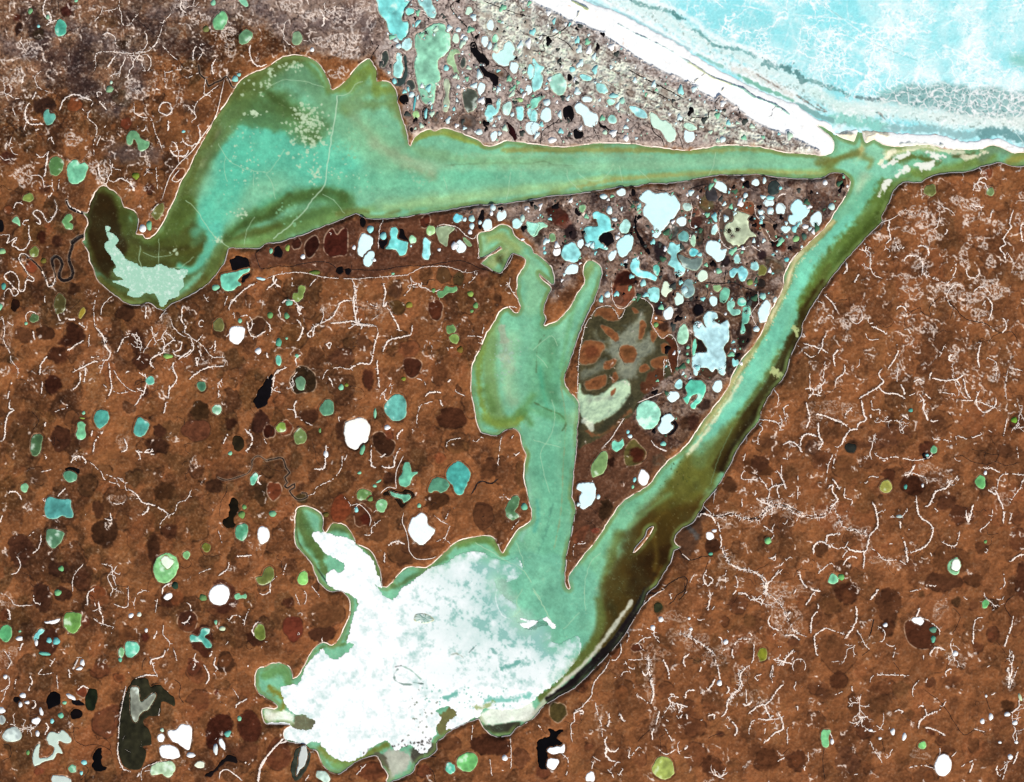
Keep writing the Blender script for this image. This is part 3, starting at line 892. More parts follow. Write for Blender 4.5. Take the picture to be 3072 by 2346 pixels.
S('O', "1270,570 1255,600", 10, (134, 168, 100), 8, .8)
S('B2', "1800,340 1900,300 2000,350 2080,400", 16, (150, 170, 100), 14, .85)
S('B2', "1780,330 1800,420", 12, (136, 200, 160), 10, .8)
S('B2', "1850,530 1920,470 1980,430", 14, (170, 176, 110), 10, .8)
S('B2', "1925,480 1950,520", 10, (54, 52, 20), 14, .9, 3)
S('O', "1205,830 1215,900 1210,1000 1205,1100 1190,1180", 1.2, (150, 160, 120), 3, .6, 2, 8)
S('C3', "10,20 120,80 220,120 270,190 240,250", 2, (70, 104, 70), 3, .8, 2, 8)
S('O', "1130,1010 1140,1090 1120,1160", 4, (150, 220, 206), 8, .6, 3, 8)
S('C3', "160,860 130,980 100,1120 40,1260", 2, (64, 132, 120), 6, .6, 5, 8)
S('C3', "30,830 40,960 10,1080", 4, (60, 170, 160), 8, .7, 3, 8)
S('O', "1085,1175 1110,1140 1130,1120", 5, (196, 214, 170), 5, .6, 3, 8)
# lower lagoon
A('O', "1090,1190 1220,1200 1290,1260 1260,1400 1180,1400 1100,1330 1070,1260", (104, 188, 166), 12, .85, 8)
A('O', "980,1230 1060,1215 1110,1300 1180,1370 1100,1400 980,1340", (160, 208, 198), 24, .9, 14)
S('O', "640,1100 660,1150 690,1190", 18, (78, 112, 60), 12, .95)
S('O', "700,1130 760,1140 790,1170", 12, (72, 104, 64), 10, .95)
S('O', "640,1090 640,1160 680,1220 710,1260", 2, (20, 18, 18), 3, .8, 1, 8)
S('O', "830,1230 850,1260 900,1230 960,1200", 6, (84, 140, 96), 6, .9, 3, 8)
S('O', "990,1170 1040,1160 1070,1180", 10, (92, 142, 84), 8, .9, 4)
S('O', "1000,1190 1060,1195 1090,1195", 5, (104, 184, 160), 6, .8, 4, 8)
S('O', "1290,1360 1250,1410 1210,1460 1160,1500", 9, (96, 108, 50), 9, .9, 6, 8)
S('O', "570,1450 610,1440 620,1470", 14, (92, 148, 90), 8, .95, 4, 8)
S('O', "580,1480 610,1500 600,1530 570,1545", 9, (128, 126, 44), 8, .95, 5, 8)
S('O', "605,1470 630,1490", 6, (92, 188, 150), 7, .8, 4, 8)
S('O', "690,1610 730,1640 790,1620 830,1600", 10, (120, 134, 62), 8, .95, 4, 8)
S('O', "720,1645 750,1645", 8, (110, 164, 96), 6, .8, 4, 8)
S('O', "640,1440 700,1390 720,1395", 5, (96, 170, 140), 6, .8, 3, 8)
A('O', "940,1540 970,1520 990,1530 980,1560 960,1580 940,1570", (116, 112, 70), 4, .95, 6, 8)
A('D2', "90,1200 200,1180 240,1100 330,1100 400,1150 380,1210 260,1240 150,1290", (106, 96, 78), 5, .95, 4, 8)
S('D2', "200,1240 300,1280 420,1300", 8, (214, 216, 210), 6, .8, 5, 8)
A('D2', "1000,1390 1180,1400 1200,1480 1120,1560 1000,1640 1000,1580 950,1480", (188, 190, 184), 8, .95, 8, 8)
A('D2', "1180,1400 1300,1330 1400,1330 1390,1400 1300,1440 1220,1490", (74, 66, 62), 8, .9, 6, 8)
A('D2', "880,1410 960,1420 1000,1500 1010,1560 960,1520", (92, 88, 78), 4, .9, 3, 8)
A('D2', "1790,1180 1900,1170 2090,1150 2050,1230 1900,1255 1830,1230", (52, 50, 42), 4, .98, 2, 8)
S('D3', "830,130 790,220 720,310 640,400", 4, (214, 210, 196), 4, .8, 4, 8)


# --- second pass
CWS = [(1832,392),(1783,477),(1744,518),(1718,541),(1697,568),(1686,609),(1666,654),(1645,695),(1610,755),(1573,810),(1552,852),(1531,880),(1495,930),(1461,971)]
CES = [(1935,410),(1895,474),(1850,518),(1825,547),(1800,575),(1775,612),(1745,655),(1728,700),(1702,757),(1682,810),(1658,852),(1636,883),(1604,935),(1560,1010)]
OK_ = TILES['O'][2]
def chan(f, i0, i1, wd, col, soft, op=.95, warp=3):
    L = [((a[0]*(1-g)+b[0]*g)*OK_, (a[1]*(1-g)+b[1]*g)*OK_) for a, b, g in ((CWS[i], CES[i], f[i-i0] if isinstance(f, (list, tuple)) else f) for i in range(i0, i1+1))]
    stroke(W, L, wd, col, soft, op, warp, 8)
def channel():
    chan(.45, 0, 13, 27, (104, 194, 164), 13)
    chan(.36, 1, 12, 20, (108, 208, 184), 10)
    chan([.7, .72, .72, .74, .76, .8, .84], 0, 6, 27, (90, 118, 52), 13, .95, 7)
    chan([.9, .88, .88, .9, .92, .94, .96], 0, 6, 14, (66, 88, 36), 12, .8, 5)
    chan([.92, .92, .94, .94, .95, .96], 0, 5, 8, (66, 88, 34), 7, .85)
    chan([.8, .8, .84, .86, .88], 4, 8, 12, (84, 100, 44), 9, .9, 5)
    chan([1.0, .95, .92, .88, .84, .8, .78, .78, .8], 5, 13, 18, (56, 42, 15), 9, .97, 4)
    chan([1.0, .98, .96, .95, .94, .92, .92], 7, 13, 12, (40, 26, 10), 7, .95, 3)
    chan([.7, .66, .62, .6, .58, .6], 8, 13, 6, (92, 104, 46), 8, .8, 4)
    chan([.06]*12, 1, 12, 7.5, (206, 192, 138), 5, .95, 2)
    chan(.05, 3, 8, 5, (242, 226, 190), 3.5, .95, 2)
    chan(.17, 9, 13, 6, (236, 234, 200), 5, .9, 5)
    chan(.13, 1, 12, 3, (130, 132, 70), 3, .45, 3)
    for i in range(160):
        k = random.uniform(2, 11.9); q = int(k); t = k-q; f = random.gauss(.15, .04)
        ax = CWS[q][0]*(1-t)+CWS[q+1][0]*t; ay = CWS[q][1]*(1-t)+CWS[q+1][1]*t; bx = CES[q][0]*(1-t)+CES[q+1][0]*t; by = CES[q][1]*(1-t)+CES[q+1][1]*t
        r = random.uniform(.8, 2.4)
        fill(W, ell((ax*(1-f)+bx*f)*OK_, (ay*(1-f)+by*f)*OK_, r, r, 0, 8, .3), (226, 224, 184), 1.6, .8, 1, 3, False)
# deeper olive margins
S('O', "640,122 560,160 500,210 460,270 420,350 385,430 365,480", 17, (88, 104, 50), 10, .85, 6, 8)
S('O', "600,150 540,200 490,250", 22, (92, 116, 62), 16, .7, 10)
S('O', "690,190 650,150 600,170", 14, (86, 140, 108), 16, .6, 8)
A('O', "500,220 560,215 640,250 690,300 640,300 580,275 480,270", (84, 122, 72), 16, .75, 14)
S('O', "440,330 480,300 500,280", 10, (104, 140, 90), 12, .6, 10)
S('O', "400,440 375,480 345,515 310,515", 24, (76, 96, 42), 12, .95, 5)
S('O', "410,460 400,510 370,550", 20, (86, 112, 56), 14, .8, 8)
S('O', "215,405 215,450 200,500 205,560", 17, (62, 46, 18), 10, .95, 4)
S('O', "235,470 225,520 235,560", 16, (44, 26, 12), 12, .9, 4)
S('O', "250,430 285,460 295,520 330,540", 13, (72, 88, 40), 9, .9, 4)
S('O', "270,520 320,545 390,545 440,530", 12, (78, 76, 32), 10, .85, 6)
S('O', "215,600 250,640 300,655 350,660 410,640 450,600 480,550 490,530", 9, (92, 88, 38), 7, .9, 4, 8)
S('O', "455,580 470,540 490,520", 18, (92, 118, 64), 10, .8, 6)
S('O', "495,530 560,515 640,490 720,465", 16, (104, 150, 88), 9, .85, 6)
S('O', "560,470 630,430 700,410 740,425", 13, (72, 108, 56), 12, .85, 8)
S('O', "480,520 520,485 580,460 620,420", 8, (66, 96, 48), 8, .85, 6)
S('O', "725,460 760,455 790,455", 8, (104, 120, 62), 7, .8, 4)
S('O', "750,190 800,150 810,200", 15, (112, 142, 68), 9, .85, 6)
S('O', "745,240 790,225 845,225", 12, (104, 132, 78), 14, .7, 10)
S('O', "855,200 868,250 880,300", 5, (128, 148, 84), 7, .7, 4, 8)
S('O', "760,230 790,280 850,330", 26, (122, 178, 142), 22, .5, 10)
S('O', "890,320 1000,345 1100,350 1200,345", 12, (130, 184, 138), 14, .6, 10)
S('O', "830,445 950,430 1080,415 1200,398 1300,385", 11, (146, 194, 140), 9, .7, 5)
S('O', "880,305 920,288 960,285 1000,300 1040,312", 7, (142, 164, 76), 5, .9, 4, 8)
# strait tone and margins
S('O', "1090,325 1250,322 1450,325 1600,322 1720,330 1780,340", 5, (150, 160, 96), 6, .8, 3, 8)
S('O', "1200,365 1400,350 1600,345 1740,350", 16, (122, 190, 152), 14, .55, 8)
S('O', "1240,402 1330,385 1450,376 1600,368 1720,372 1790,375", 5, (158, 170, 104), 5, .8, 4, 8)
S('O', "1760,350 1800,340 1840,330", 9, (116, 116, 54), 9, .8, 6)
# slanting channel: olive-black east side, narrower cream west strand
channel()
S('O', "1845,470 1880,440", 8, (110, 150, 90), 9, .6, 5)
A('O', "1470,990 1510,970 1560,915 1590,905 1560,950 1530,1010 1500,1075 1450,1120 1420,1130 1400,1080 1430,1040", (98, 100, 42), 16, .8, 6)
S('O', "1500,970 1545,935 1575,900", 5, (112, 150, 100), 8, .6)
S('O', "1555,880 1600,830", 8, (112, 200, 176), 7, .6)
A('O', "1400,1100 1450,1080 1500,1080 1525,1075 1480,1130 1450,1160 1440,1230 1410,1280 1370,1320 1320,1370 1290,1390 1300,1320 1290,1260 1330,1200 1350,1140", (70, 50, 16), 22, .85, 8)
A('O', "1400,1180 1440,1170 1440,1230 1400,1285 1370,1300 1350,1260 1360,1210", (48, 28, 8), 24, .9, 10)
S('O', "1430,1100 1405,1130 1410,1200 1400,1250", 5, (116, 92, 34), 10, .6, 6)
S('O', "1285,1290 1290,1340 1270,1390 1230,1440", 12, (92, 104, 50), 11, .85, 8)
S('O', "1310,1300 1330,1340 1300,1370", 10, (58, 48, 20), 10, .8, 8)
S('O', "1360,1330 1330,1370 1300,1400", 8, (112, 84, 30), 14, .7, 6)
S('O', "1380,1290 1400,1260 1420,1220", 5, (120, 84, 28), 9, .6, 4)
S('O', "1440,1090 1470,1070 1500,1040", 7, (78, 78, 34), 12, .7, 6)
S('O', "1350,1130 1400,1090 1440,1060", 6, (110, 160, 110), 10, .6, 7)
# central arm
S('O', "1050,710 1030,770 1030,840 1050,900 1090,915 1120,900", 9, (124, 156, 74), 8, .9, 5, 8)
S('O', "1045,830 1060,880", 8, (88, 132, 70), 10, .6)
S('O', "1095,790 1090,830 1100,860", 10, (158, 204, 168), 12, .6, 9, 8)
A('B2', "1910,1040 1960,1030 1980,1130 2000,1170 1930,1180 1930,1120", (166, 176, 160), 3, .8, 3, 8)
A('B2', "1900,1280 1960,1270 2020,1310 1960,1330 1920,1310", (172, 190, 170), 5, .6, 4, 8)
S('O', "1190,740 1180,780 1175,830 1195,860", 14, (78, 146, 112), 14, .7, 9)
S('O', "1160,790 1165,830 1175,870", 6, (60, 172, 142), 10, .6, 6)
S('O', "1170,720 1155,745 1152,800", 1.2, (74, 104, 76), 3, .7, 2, 8)
S('O', "1130,880 1160,885 1210,900", 12, (88, 160, 108), 14, .5, 8)
S('O', "1135,900 1140,910", 12, (62, 104, 48), 12, .6, 5)
S('O', "1250,620 1230,670 1215,740 1205,790", 6, (104, 176, 124), 8, .6, 4)
A('C3', "368,60 420,100 480,120 540,160 480,190 420,160 370,185 300,200 280,120", (140, 200, 158), 14, .8, 6)
# lower lagoon green rims
S('O', "640,1095 650,1140 680,1180 700,1230 730,1255", 9, (84, 110, 58), 6, .85, 5, 8)
S('O', "700,1135 740,1135 780,1165 800,1200 820,1250", 8, (82, 116, 70), 6, .85, 4, 8)
S('O', "770,1290 765,1330 745,1370 735,1385 700,1388 680,1400", 4, (90, 128, 72), 5, .85, 4, 8)
S('O', "840,1262 870,1250 920,1225", 5, (92, 130, 84), 5, .7, 3, 8)
S('O', "985,1170 1030,1158 1070,1170 1085,1190", 9, (92, 138, 76), 6, .85, 4, 8)
S('D2', "1590,1040 1700,1010 1850,1010 2000,980 2150,960", 4, (116, 196, 172), 6, .7, 6, 8)
A('D2', "1750,1110 1850,1040 2000,1010 2150,990 2200,1010 2200,1110 2130,1160 2090,1150 1960,1165 1860,1180 1800,1170", (240, 242, 240), 4, .95, 3, 8)
A('D2', "0,1050 100,1050 200,1080 220,1170 100,1160 0,1150", (246, 248, 246), 4, .9, 8, 8)
fx = np.clip(1.05-np.abs(DL+4.5)/9.0, 0, 1)*np.clip(.65+M60*1.2, 0, 1)*.75
W += fx[..., None]*(np.array((118, 140, 78), F)-W)

S('D3', "10,1090 130,945 290,785 350,740 450,640 560,510 640,400 700,310 760,235 810,160", 6, (206, 206, 198), 4, .95, 3, 8)
S('D3', "120,970 240,890 330,815 440,705 560,590 680,465 760,350 830,250 890,150 930,60", 8.5, (26, 18, 22), 3.5, 1, 2, 8)
S('D3', "190,955 300,875 370,815 460,730 570,620 690,490 780,375 850,260 920,130", 6, (24, 17, 20), 3, 1, 1, 8)
S('D3', "930,60 960,0 1000,-60", 7, (50, 32, 14), 6, .9, 3, 8)

A('O', "190,405 225,395 255,425 275,460 295,490 305,525 345,520 420,480 450,520 440,570 400,610 350,655 290,650 235,615 200,560 185,500", (74, 80, 34), 12, .75, 8)
A('O', "185,430 210,410 245,430 255,480 275,530 250,560 235,600 208,570 188,500", (46, 30, 12), 10, .92, 6)
S('O', "275,510 320,535 400,535", 9, (56, 50, 20), 10, .7, 6)
S('O', "458,505 440,550 410,580 385,572", 11, (88, 196, 172), 8, .9, 6)
S('O', "420,500 450,470 470,430", 12, (88, 196, 172), 14, .6, 6)
S('O', "840,345 1000,362 1200,358 1400,355 1600,345", 9, (142, 202, 166), 12, .55, 8)
S('O', "1000,335 1200,332 1400,335", 5, (150, 200, 160), 7, .5, 6, 8)
for s in ("1060,1270 1160,1240 1280,1222 1400,1212 1560,1245 1700,1250", "1000,1350 1060,1310 1100,1280", "1700,1300 1800,1285 1900,1235"):
    S('A4', s, 5, (246, 240, 216), 4, .9, 7, 8)
# ice texture
grey = W.mean(-1, keepdims=True)
W *= 1.03; W += (grey-W)*.12; W += np.clip(N60*.8+.25, 0, 1)[..., None]*.10*(np.array((168, 214, 180), F)-W)*np.clip((W[..., 1:2]-120)/60., 0, 1); W += np.array((9, 5, -7), F)*np.clip(W[..., 1:2]/150., 0, 1); W *= (1+.10*M60+.06*N60)[..., None]; W += (np.clip(N60*.9+.1, 0, 1)*.22)[..., None]*(np.array((120, 168, 128), F)-W)
st_ = np.sin((GX[None, :]*.35+GY[:, None]*.94+WX*3)*.16)*.5+np.sin((GX[None, :]*.3+GY[:, None]*.95+WY*3)*.37)*.5
W *= (1+.022*st_*np.clip(.5+N60, 0, 1)).astype(F)[..., None]
a = (N20*.10+N8*.07+N3*.05+WN*.02)
W *= (1+a)[..., None]
# rafted cobbles in the strait
a = np.clip(M8+N3*.6-.45, 0, 1)*np.clip(1-np.abs(M60)*2, 0, 1)
W += a[..., None]*(np.array((190, 196, 160), F)-W)*.6
a = np.clip(1-np.abs(M20+.2*N8)/.022, 0, 1)*.30*np.clip(N60*2, 0, 1)
W += a[..., None]*(np.array((180, 220, 190), F)-W)
# pale leads and pressure cracks
def crack(t, s, wd=.7, col=(190, 222, 182), op=.85):
    p = smooth(P(t, s), False, 9)
    p = [(x+random.uniform(-1.5, 1.5), y+random.uniform(-1.5, 1.5)) for x, y in p]
    stroke(W, p, wd, col, 1.4, op)
crack('A2', "580,790 575,900 560,1000 540,1100 525,1200 510,1300 495,1400 490,1500 450,1570 380,1640", 1.5, (206, 232, 200))
crack('B2', "370,0 320,90 250,150 180,220 100,280 60,320", 1.4, (206, 232, 200))
crack('A2', "0,740 60,690 140,660 260,665 380,690 470,720")
crack('A2', "580,790 680,770 730,700 790,670", 1.); crack('A2', "560,0 580,30")
crack('A1', "1800,1180 1860,1290 1960,1370 2090,1410 2200,1420"); crack('A1', "2090,1410 2090,1540")
crack('A1', "1860,1290 1850,1420 1880,1500"); crack('A2', "150,1230 80,1340 0,1440"); crack('A2', "0,1440 50,1520 70,1640")
crack('A2', "460,1600 560,1650"); crack('B2', "550,0 640,110")
crack('B1', "1530,0 1620,80 1680,180 1760,290 1790,320 1900,400", 1.); crack('B1', "2100,140 2040,240 2010,370"); crack('B1', "1160,380 1150,500 1200,620 1260,750", 1.)
crack('B1', "1310,320 1310,530"); crack('B1', "1180,430 1280,470 1420,450"); crack('B1', "1600,470 1500,550 1400,560")
crack('A2', "2010,1420 2000,1540 1980,1640"); crack('A2', "1460,1460 1490,1560"); crack('A3', "710,1370 740,1500"); crack('A3', "370,1420 430,1480 560,1480 650,1390")
crack('A3', "280,1400 290,1480 400,1580"); crack('A3', "1500,1260 1480,1380 1440,1460"); crack('A3', "870,1400 960,1490")
crack('C3', "150,0 180,120 150,280 100,360 60,450 90,620 130,760"); crack('C3', "0,330 100,360 220,390"); crack('C3', "0,1560 60,1640", 1.)
crack('C3', "560,1260 480,1330 430,1480 420,1600"); crack('D3', "0,80 60,160 110,250 150,330", 1.2); crack('D3', "420,70 430,240"); crack('D3', "380,250 250,390")
crack('C3', "1640,230 1560,400 1500,560 1460,700", .8, (120, 150, 110)); crack('D2', "2110,60 2060,160 2090,240 2000,300"); crack('C2', "1720,1180 1850,1250 1960,1320 2100,1390 2180,1500", 1.)
crack('C2', "2060,1180 2110,1300 2120,1380"); crack('B3', "0,1240 60,1180 150,1120 200,1200"); crack('B3', "30,1280 120,1380")
# scattered cobbles of white ice
def blobs(t, x0, y0, x1, y1, n, col=(204, 224, 188), r=(2, 6.5)):
    ox, oy, k = TILES[t]
    for i in range(n):
        x = ox+k*random.gauss((x0+x1)/2, (x1-x0)/3.6); y = oy+k*random.gauss((y0+y1)/2, (y1-y0)/3.6)
        rr = random.uniform(*r)**1.0*random.choice((.5, .7, 1))
        fill(W, ell(x, y, rr, rr*random.uniform(.7, 1.2), 0, 10, .2), col, 1.6, .75, 1.5, 3, False)
blobs('A2', 190, 860, 480, 1300, 150); blobs('A2', 230, 880, 420, 1080, 60, r=(2, 8)); blobs('A2', 340, 1340, 450, 1540, 30, r=(3, 7))
blobs('A2', 560, 1050, 760, 1320, 60, (150, 196, 150), (1, 4)); blobs('A2', 1180, 1420, 1340, 1530, 14, (160, 206, 166)); blobs('A2', 0, 560, 60, 720, 22); blobs('A2', 80, 490, 310, 590, 24)
blobs('A1', 2040, 900, 2160, 980, 22, r=(2, 7)); blobs('A1', 1850, 1200, 2180, 1620, 60, r=(1, 4)); blobs('A1', 2020, 700, 2180, 840, 12)
blobs('A2', 500, 1380, 850, 1520, 30, r=(1, 4)); blobs('B1', 1900, 80, 2060, 150, 26, r=(2, 5)); blobs('B1', 1770, 290, 1830, 350, 14, r=(2, 5)); blobs('B2', 80, 0, 300, 180, 24, (140, 196, 146), (2, 5))
blobs('B1', 1410, 400, 1480, 450, 8); blobs('C3', 1000, 420, 1400, 700, 60, (60, 70, 30), (.6, 1.6)); blobs('C3', 1050, 500, 1700, 1600, 60, (150, 140, 90), (.6, 1.3))
blobs('B2', 1850, 1150, 2150, 1500, 60, (170, 200, 180), (1, 4)); blobs('A1', 1900, 1000, 2150, 1300, 20, r=(1, 3))
for t, x, y in (('B3', 2175, 1090), ('B3', 2160, 1060), ('B3', 2000, 1425), ('B3', 2030, 1440), ('B3', 1985, 1410)):
    ox, oy, k = TILES[t]; fill(W, ell(ox+x*k, oy+y*k, 9, 11, 10, 16, .3), (196, 206, 140), 2, .9, 4, 3, False)
for s in ("1240,1390 1200,1410 1160,1440", "1320,1350 1380,1360 1460,1330", "1350,1390 1430,1370", "1130,1300 1200,1290 1240,1270", "1440,1290 1530,1280", "1090,1490 1040,1540 1010,1600", "1150,1330 1050,1370", "1400,1250 1460,1280 1480,1310"):
    stroke(W, P('A4', s), 6, (246, 246, 234), 3, .95, 7, 8)

# snow-covered ice sheets: their masks are kept, each becomes a sheet of its own
SHEETS = []
def sheet(name, label, polys, base, mott, mcol, warp, soft=1.5, ws=8, holes=()):
    M = np.zeros((NY, NX), F)
    for q in polys:
        d, w = sdf(smooth(q, True, 6), 30)
        i0, i1, j0, j1 = w
        v = sstep(d+warp*(NS[ws][j0:j1, i0:i1]*1.5+.5*N3[j0:j1, i0:i1]), soft)
        M[j0:j1, i0:i1] = np.maximum(M[j0:j1, i0:i1], v)
    for q in holes:
        d, w = sdf(smooth(q, True, 6), 30)
        i0, i1, j0, j1 = w
        v = sstep(d+warp*(NS[ws][j0:j1, i0:i1]*1.5+.8*N3[j0:j1, i0:i1]), soft)
        M[j0:j1, i0:i1] *= 1-v
    K = np.empty((NY, NX, 3), F); K[:] = base
    a = np.clip(mott, 0, 1)
    K += a[..., None]*(np.array(mcol, F)-K)
    SHEETS.append((name, label, M, K)); return K
BIG = P('O', "672,1150 690,1142 720,1152 750,1158 775,1180 800,1205 812,1240 822,1268 842,1290 868,1262 900,1240 925,1222 960,1210 985,1192 1020,1185 1050,1195 1085,1205 1112,1200 1120,1228 1095,1250 1080,1240 1062,1250 1085,1285 1110,1300 1105,1325 1130,1350 1165,1330 1185,1350 1182,1375 1200,1385 1240,1368 1246,1400 1220,1440 1190,1468 1160,1490 1150,1500 1120,1520 1080,1525 1040,1522 1030,1540 1010,1545 985,1560 935,1578 915,1618 880,1600 850,1610 830,1590 800,1605 780,1622 750,1635 715,1625 690,1598 672,1592 650,1600 620,1588 590,1588 570,1560 600,1552 645,1560 650,1545 625,1528 612,1508 606,1478 640,1470 655,1440 675,1410 700,1392 735,1395 752,1360 762,1320 770,1290 745,1272 715,1262 700,1240 712,1225 735,1230 740,1210 715,1195 700,1190 690,1175")
mt = np.clip((N20*.9+N8*.5+N3*.35-.02), 0, 1)*1.1
east = np.clip((GX[None, :]-1150)/450, 0, 1)*np.clip((2080-GY[:, None])/160, 0, 1)
feather = np.clip((GX[None, :]-1330)/260, 0, 1)*np.clip((1980-GY[:, None])/90, 0, 1)
mt = mt*(.5+1.2*east)+feather*.75*(.65+N20*1.2+N8*.5)+east*.5*(.7+N60)+np.clip(N3*.5+WN*.2, 0, 1)*east*.3
KB = sheet('snow_covered_ice', 'large ragged white sheet of snow over the lower lagoon with pale teal mottling', [BIG], (254, 254, 254), mt.astype(F), (150, 200, 190), 3.5,
      holes=[P('D2', "470,540 560,520 640,500 720,510 650,600 560,640 500,620"), P('D2', "1400,1060 1480,1020 1560,1060 1560,1120 1500,1140 1480,1220 1400,1250 1400,1180 1440,1130"),
             P('D2', "880,0 960,120 1010,130 1040,20 960,60"), P('D2', "200,1110 260,1085 350,1105 400,1150 380,1200 330,1225 250,1220 200,1190"), P('D2', "1225,300 1240,275 1290,262 1345,275 1362,300 1345,325 1290,338 1245,325")])
dd, w = sdf(smooth(BIG, True, 8), 45); i0, i1, j0, j1 = w
fe = (np.clip((GX[i0:i1][None, :]-1250)/200, 0, 1)*np.clip((2080-GY[j0:j1][:, None])/120, 0, 1)).astype(F)
a = np.clip(1+dd/38., 0, 1)*fe*np.clip(.75+N20[j0:j1, i0:i1]*1.6+N8[j0:j1, i0:i1]*1.0, 0, 1)
KB[j0:j1, i0:i1] += (a*.85)[..., None]*(W[j0:j1, i0:i1]-KB[j0:j1, i0:i1])
def onsheet(K, t, s, wd, col, soft=2, op=.8, warp=2, ws=8): stroke(K, P(t, s), wd, col, soft, op, warp, ws)
onsheet(KB, 'D2', "1080,720 1050,760 1060,810 1120,840 1200,845", 1.1, (90, 124, 110), 2, .7, 3); onsheet(KB, 'D2', "1210,830 1290,840", 1.6, (60, 90, 80)); onsheet(KB, 'D2', "1100,690 1180,720 1270,800", 1.2, (150, 190, 170))
onsheet(KB, 'D2', "1060,700 1110,690", 1.5, (70, 70, 70)); onsheet(KB, 'D2', "1670,580 1730,520", 1.5, (70, 110, 105)); onsheet(KB, 'D2', "1500,610 1560,590 1620,620", 1.5, (110, 120, 90), 3, .6, 3)
onsheet(KB, 'D2', "1850,550 1900,590", 3, (110, 170, 160), 3, .7, 5); onsheet(KB, 'D2', "1940,710 2020,690 2080,660", 5, (96, 170, 155), 4, .8, 7); onsheet(KB, 'D2', "1480,960 1560,920", 5, (96, 180, 160), 4, .8, 7)
onsheet(KB, 'D2', "1820,970 1900,970 2000,970 2160,940", 5, (116, 200, 180), 5, .8, 8); onsheet(KB, 'D2', "1700,1030 1800,1040 1860,990", 4, (150, 170, 90), 4, .7, 8)
onsheet(KB, 'D2', "1750,1110 1900,1020 2000,1010 2140,990", 5, (254, 254, 254), 4, .9, 3)
for k in range(26):
    ox, oy, kk = TILES['D2']; x = ox+kk*random.gauss(1300, 85); y = oy+kk*random.gauss(1090, 110)
    fill(KB, ell(x, y, random.uniform(.8, 3.4), random.uniform(1, 4), random.uniform(0, 90), 8, .3), (88, 100, 74), 1.5, .7, 1.5, 3, False)
for k in range(60):
    ox, oy, kk = TILES['D2']; x = ox+kk*random.uniform(1280, 2150); y = oy+kk*random.uniform(850, 1050)
    fill(KB, ell(x, y, 2, 2.6, random.uniform(0, 90), 8, .3), (120, 190, 170), 1.5, .7, 2, 3, False)
for k in range(60):
    ox, oy, kk = TILES['D2']; u = random.random(); x = ox+kk*(760+u*640); y = oy+kk*(1420-u*110+random.gauss(0, 25))
    fill(KB, ell(x, y, 2, 3.4, random.uniform(0, 90), 8, .3), (60, 56, 50), 1.5, .8, 2, 3, False)
for s in ("1700,0 1660,70 1570,120 1480,190", "1900,60 1890,150 1940,270 2000,300"): onsheet(KB, 'D2', s, 1, (246, 250, 248), 2, .8, 1)
# grey silt showing at the ragged southern shore
HOOK = P('B1', "880,270 930,280 970,330 950,370 1000,430 1040,490 1100,520 1150,550 1250,560 1310,530 1380,560 1450,575 1545,570 1540,610 1510,650 1512,710 1470,745 1475,790 1390,820 1365,860 1330,875 1310,820 1270,772 1200,765 1150,800 1060,782 1070,740 1000,700 930,670 1030,660 960,620 940,590 960,540 900,440 868,360 900,335")
KH = sheet('snow_covered_ice', 'pale mint ragged sheet of snowy ice in the dark hooked end of the upper lagoon', [HOOK, P('B1', "868,210 898,212 902,250 878,258")], (172, 218, 192), np.clip(N8*.8+N3*.9+WN*.35, 0, 1), (222, 240, 226), 3)
onsheet(KH, 'B1', "1150,560 1210,670 1280,770", 1.2, (206, 236, 214))
EASTP = P('D2', "2090,290 2150,300 2230,290 2300,330 2380,380 2330,380 2260,350 2200,400 2130,360")
KE = sheet('snow_covered_ice', 'small ragged white snow patch on teal ice east of the large snow sheet', [P('D3', "0,320 60,320 110,290 150,330 180,380 120,370 60,370 20,410 -60,390 -110,350 -60,330 -110,300")], (252, 253, 252), np.clip(N8-.1, 0, 1), (180, 220, 208), 4)

# ------------------------------------------------------------------ sea ice
print('sea paint')
SW = np.empty((NY, NX, 3), F); SW[:] = (158, 236, 242)
T = W; W = SW
a = np.clip(N60*1.2+N20*.5+.05, 0, 1)[..., None]*.8; W += a*(np.array((222, 249, 249), F)-W)
a = np.clip(M60*1.3-.1, 0, 1)[..., None]*.6; W += a*(np.array((156, 228, 232), F)-W)
A('O', "1500,40 1700,30 1760,110 1800,180 1760,240 1680,180 1590,110", (160, 230, 234), 24, .8, 14)
A('O', "1850,-20 2260,-20 2260,180 2130,190 1960,110", (218, 248, 249), 26, .8, 18)
S('O', "1640,0 1760,70 1900,130 2060,180", 10, (226, 250, 250), 14, .8, 8)
A('A4', "1280,330 1500,450 1830,560 1700,640 1560,670 1400,500", (186, 240, 243), 6, .9, 4)
# floe network: cells split by pale pressure ridges
def voro(scale, seed, ax=1., ay=1., jx=WX, jy=WY):
    r = np.random.RandomState(seed)
    u = (GX[None, :]+jx)/scale*ax+100; v = (GY[:, None]+jy)/scale*ay+100
    iu = np.floor(u).astype(int); iv = np.floor(v).astype(int)
    n = 300
    PX = r.uniform(0, 1, (n, n)).astype(F); PY = r.uniform(0, 1, (n, n)).astype(F)
    f1 = np.full(u.shape, 9, F); f2 = np.full(u.shape, 9, F)
    for dj in (-1, 0, 1):
        for di in (-1, 0, 1):
            a_ = (iu+di) % n; b_ = (iv+dj) % n
            d = np.sqrt((iu+di+PX[b_, a_]-u)**2+(iv+dj+PY[b_, a_]-v)**2).astype(F)
            f2 = np.minimum(f2, np.maximum(f1, d)); f1 = np.minimum(f1, d)
    return f2-f1
V1 = voro(150, 3, 1, 1.25); V2 = voro(46, 4); V3 = voro(19, 5)
WH = np.array((250, 254, 254), F)
a = np.clip(1.15-V1/.04, 0, 1)*.8*np.clip(.5+N60*2+.4*sx, 0, 1); W += a[..., None]*(WH-W)
act = np.clip(.42+M60*1.6+N150*1.2+.35*sx, 0, 1)
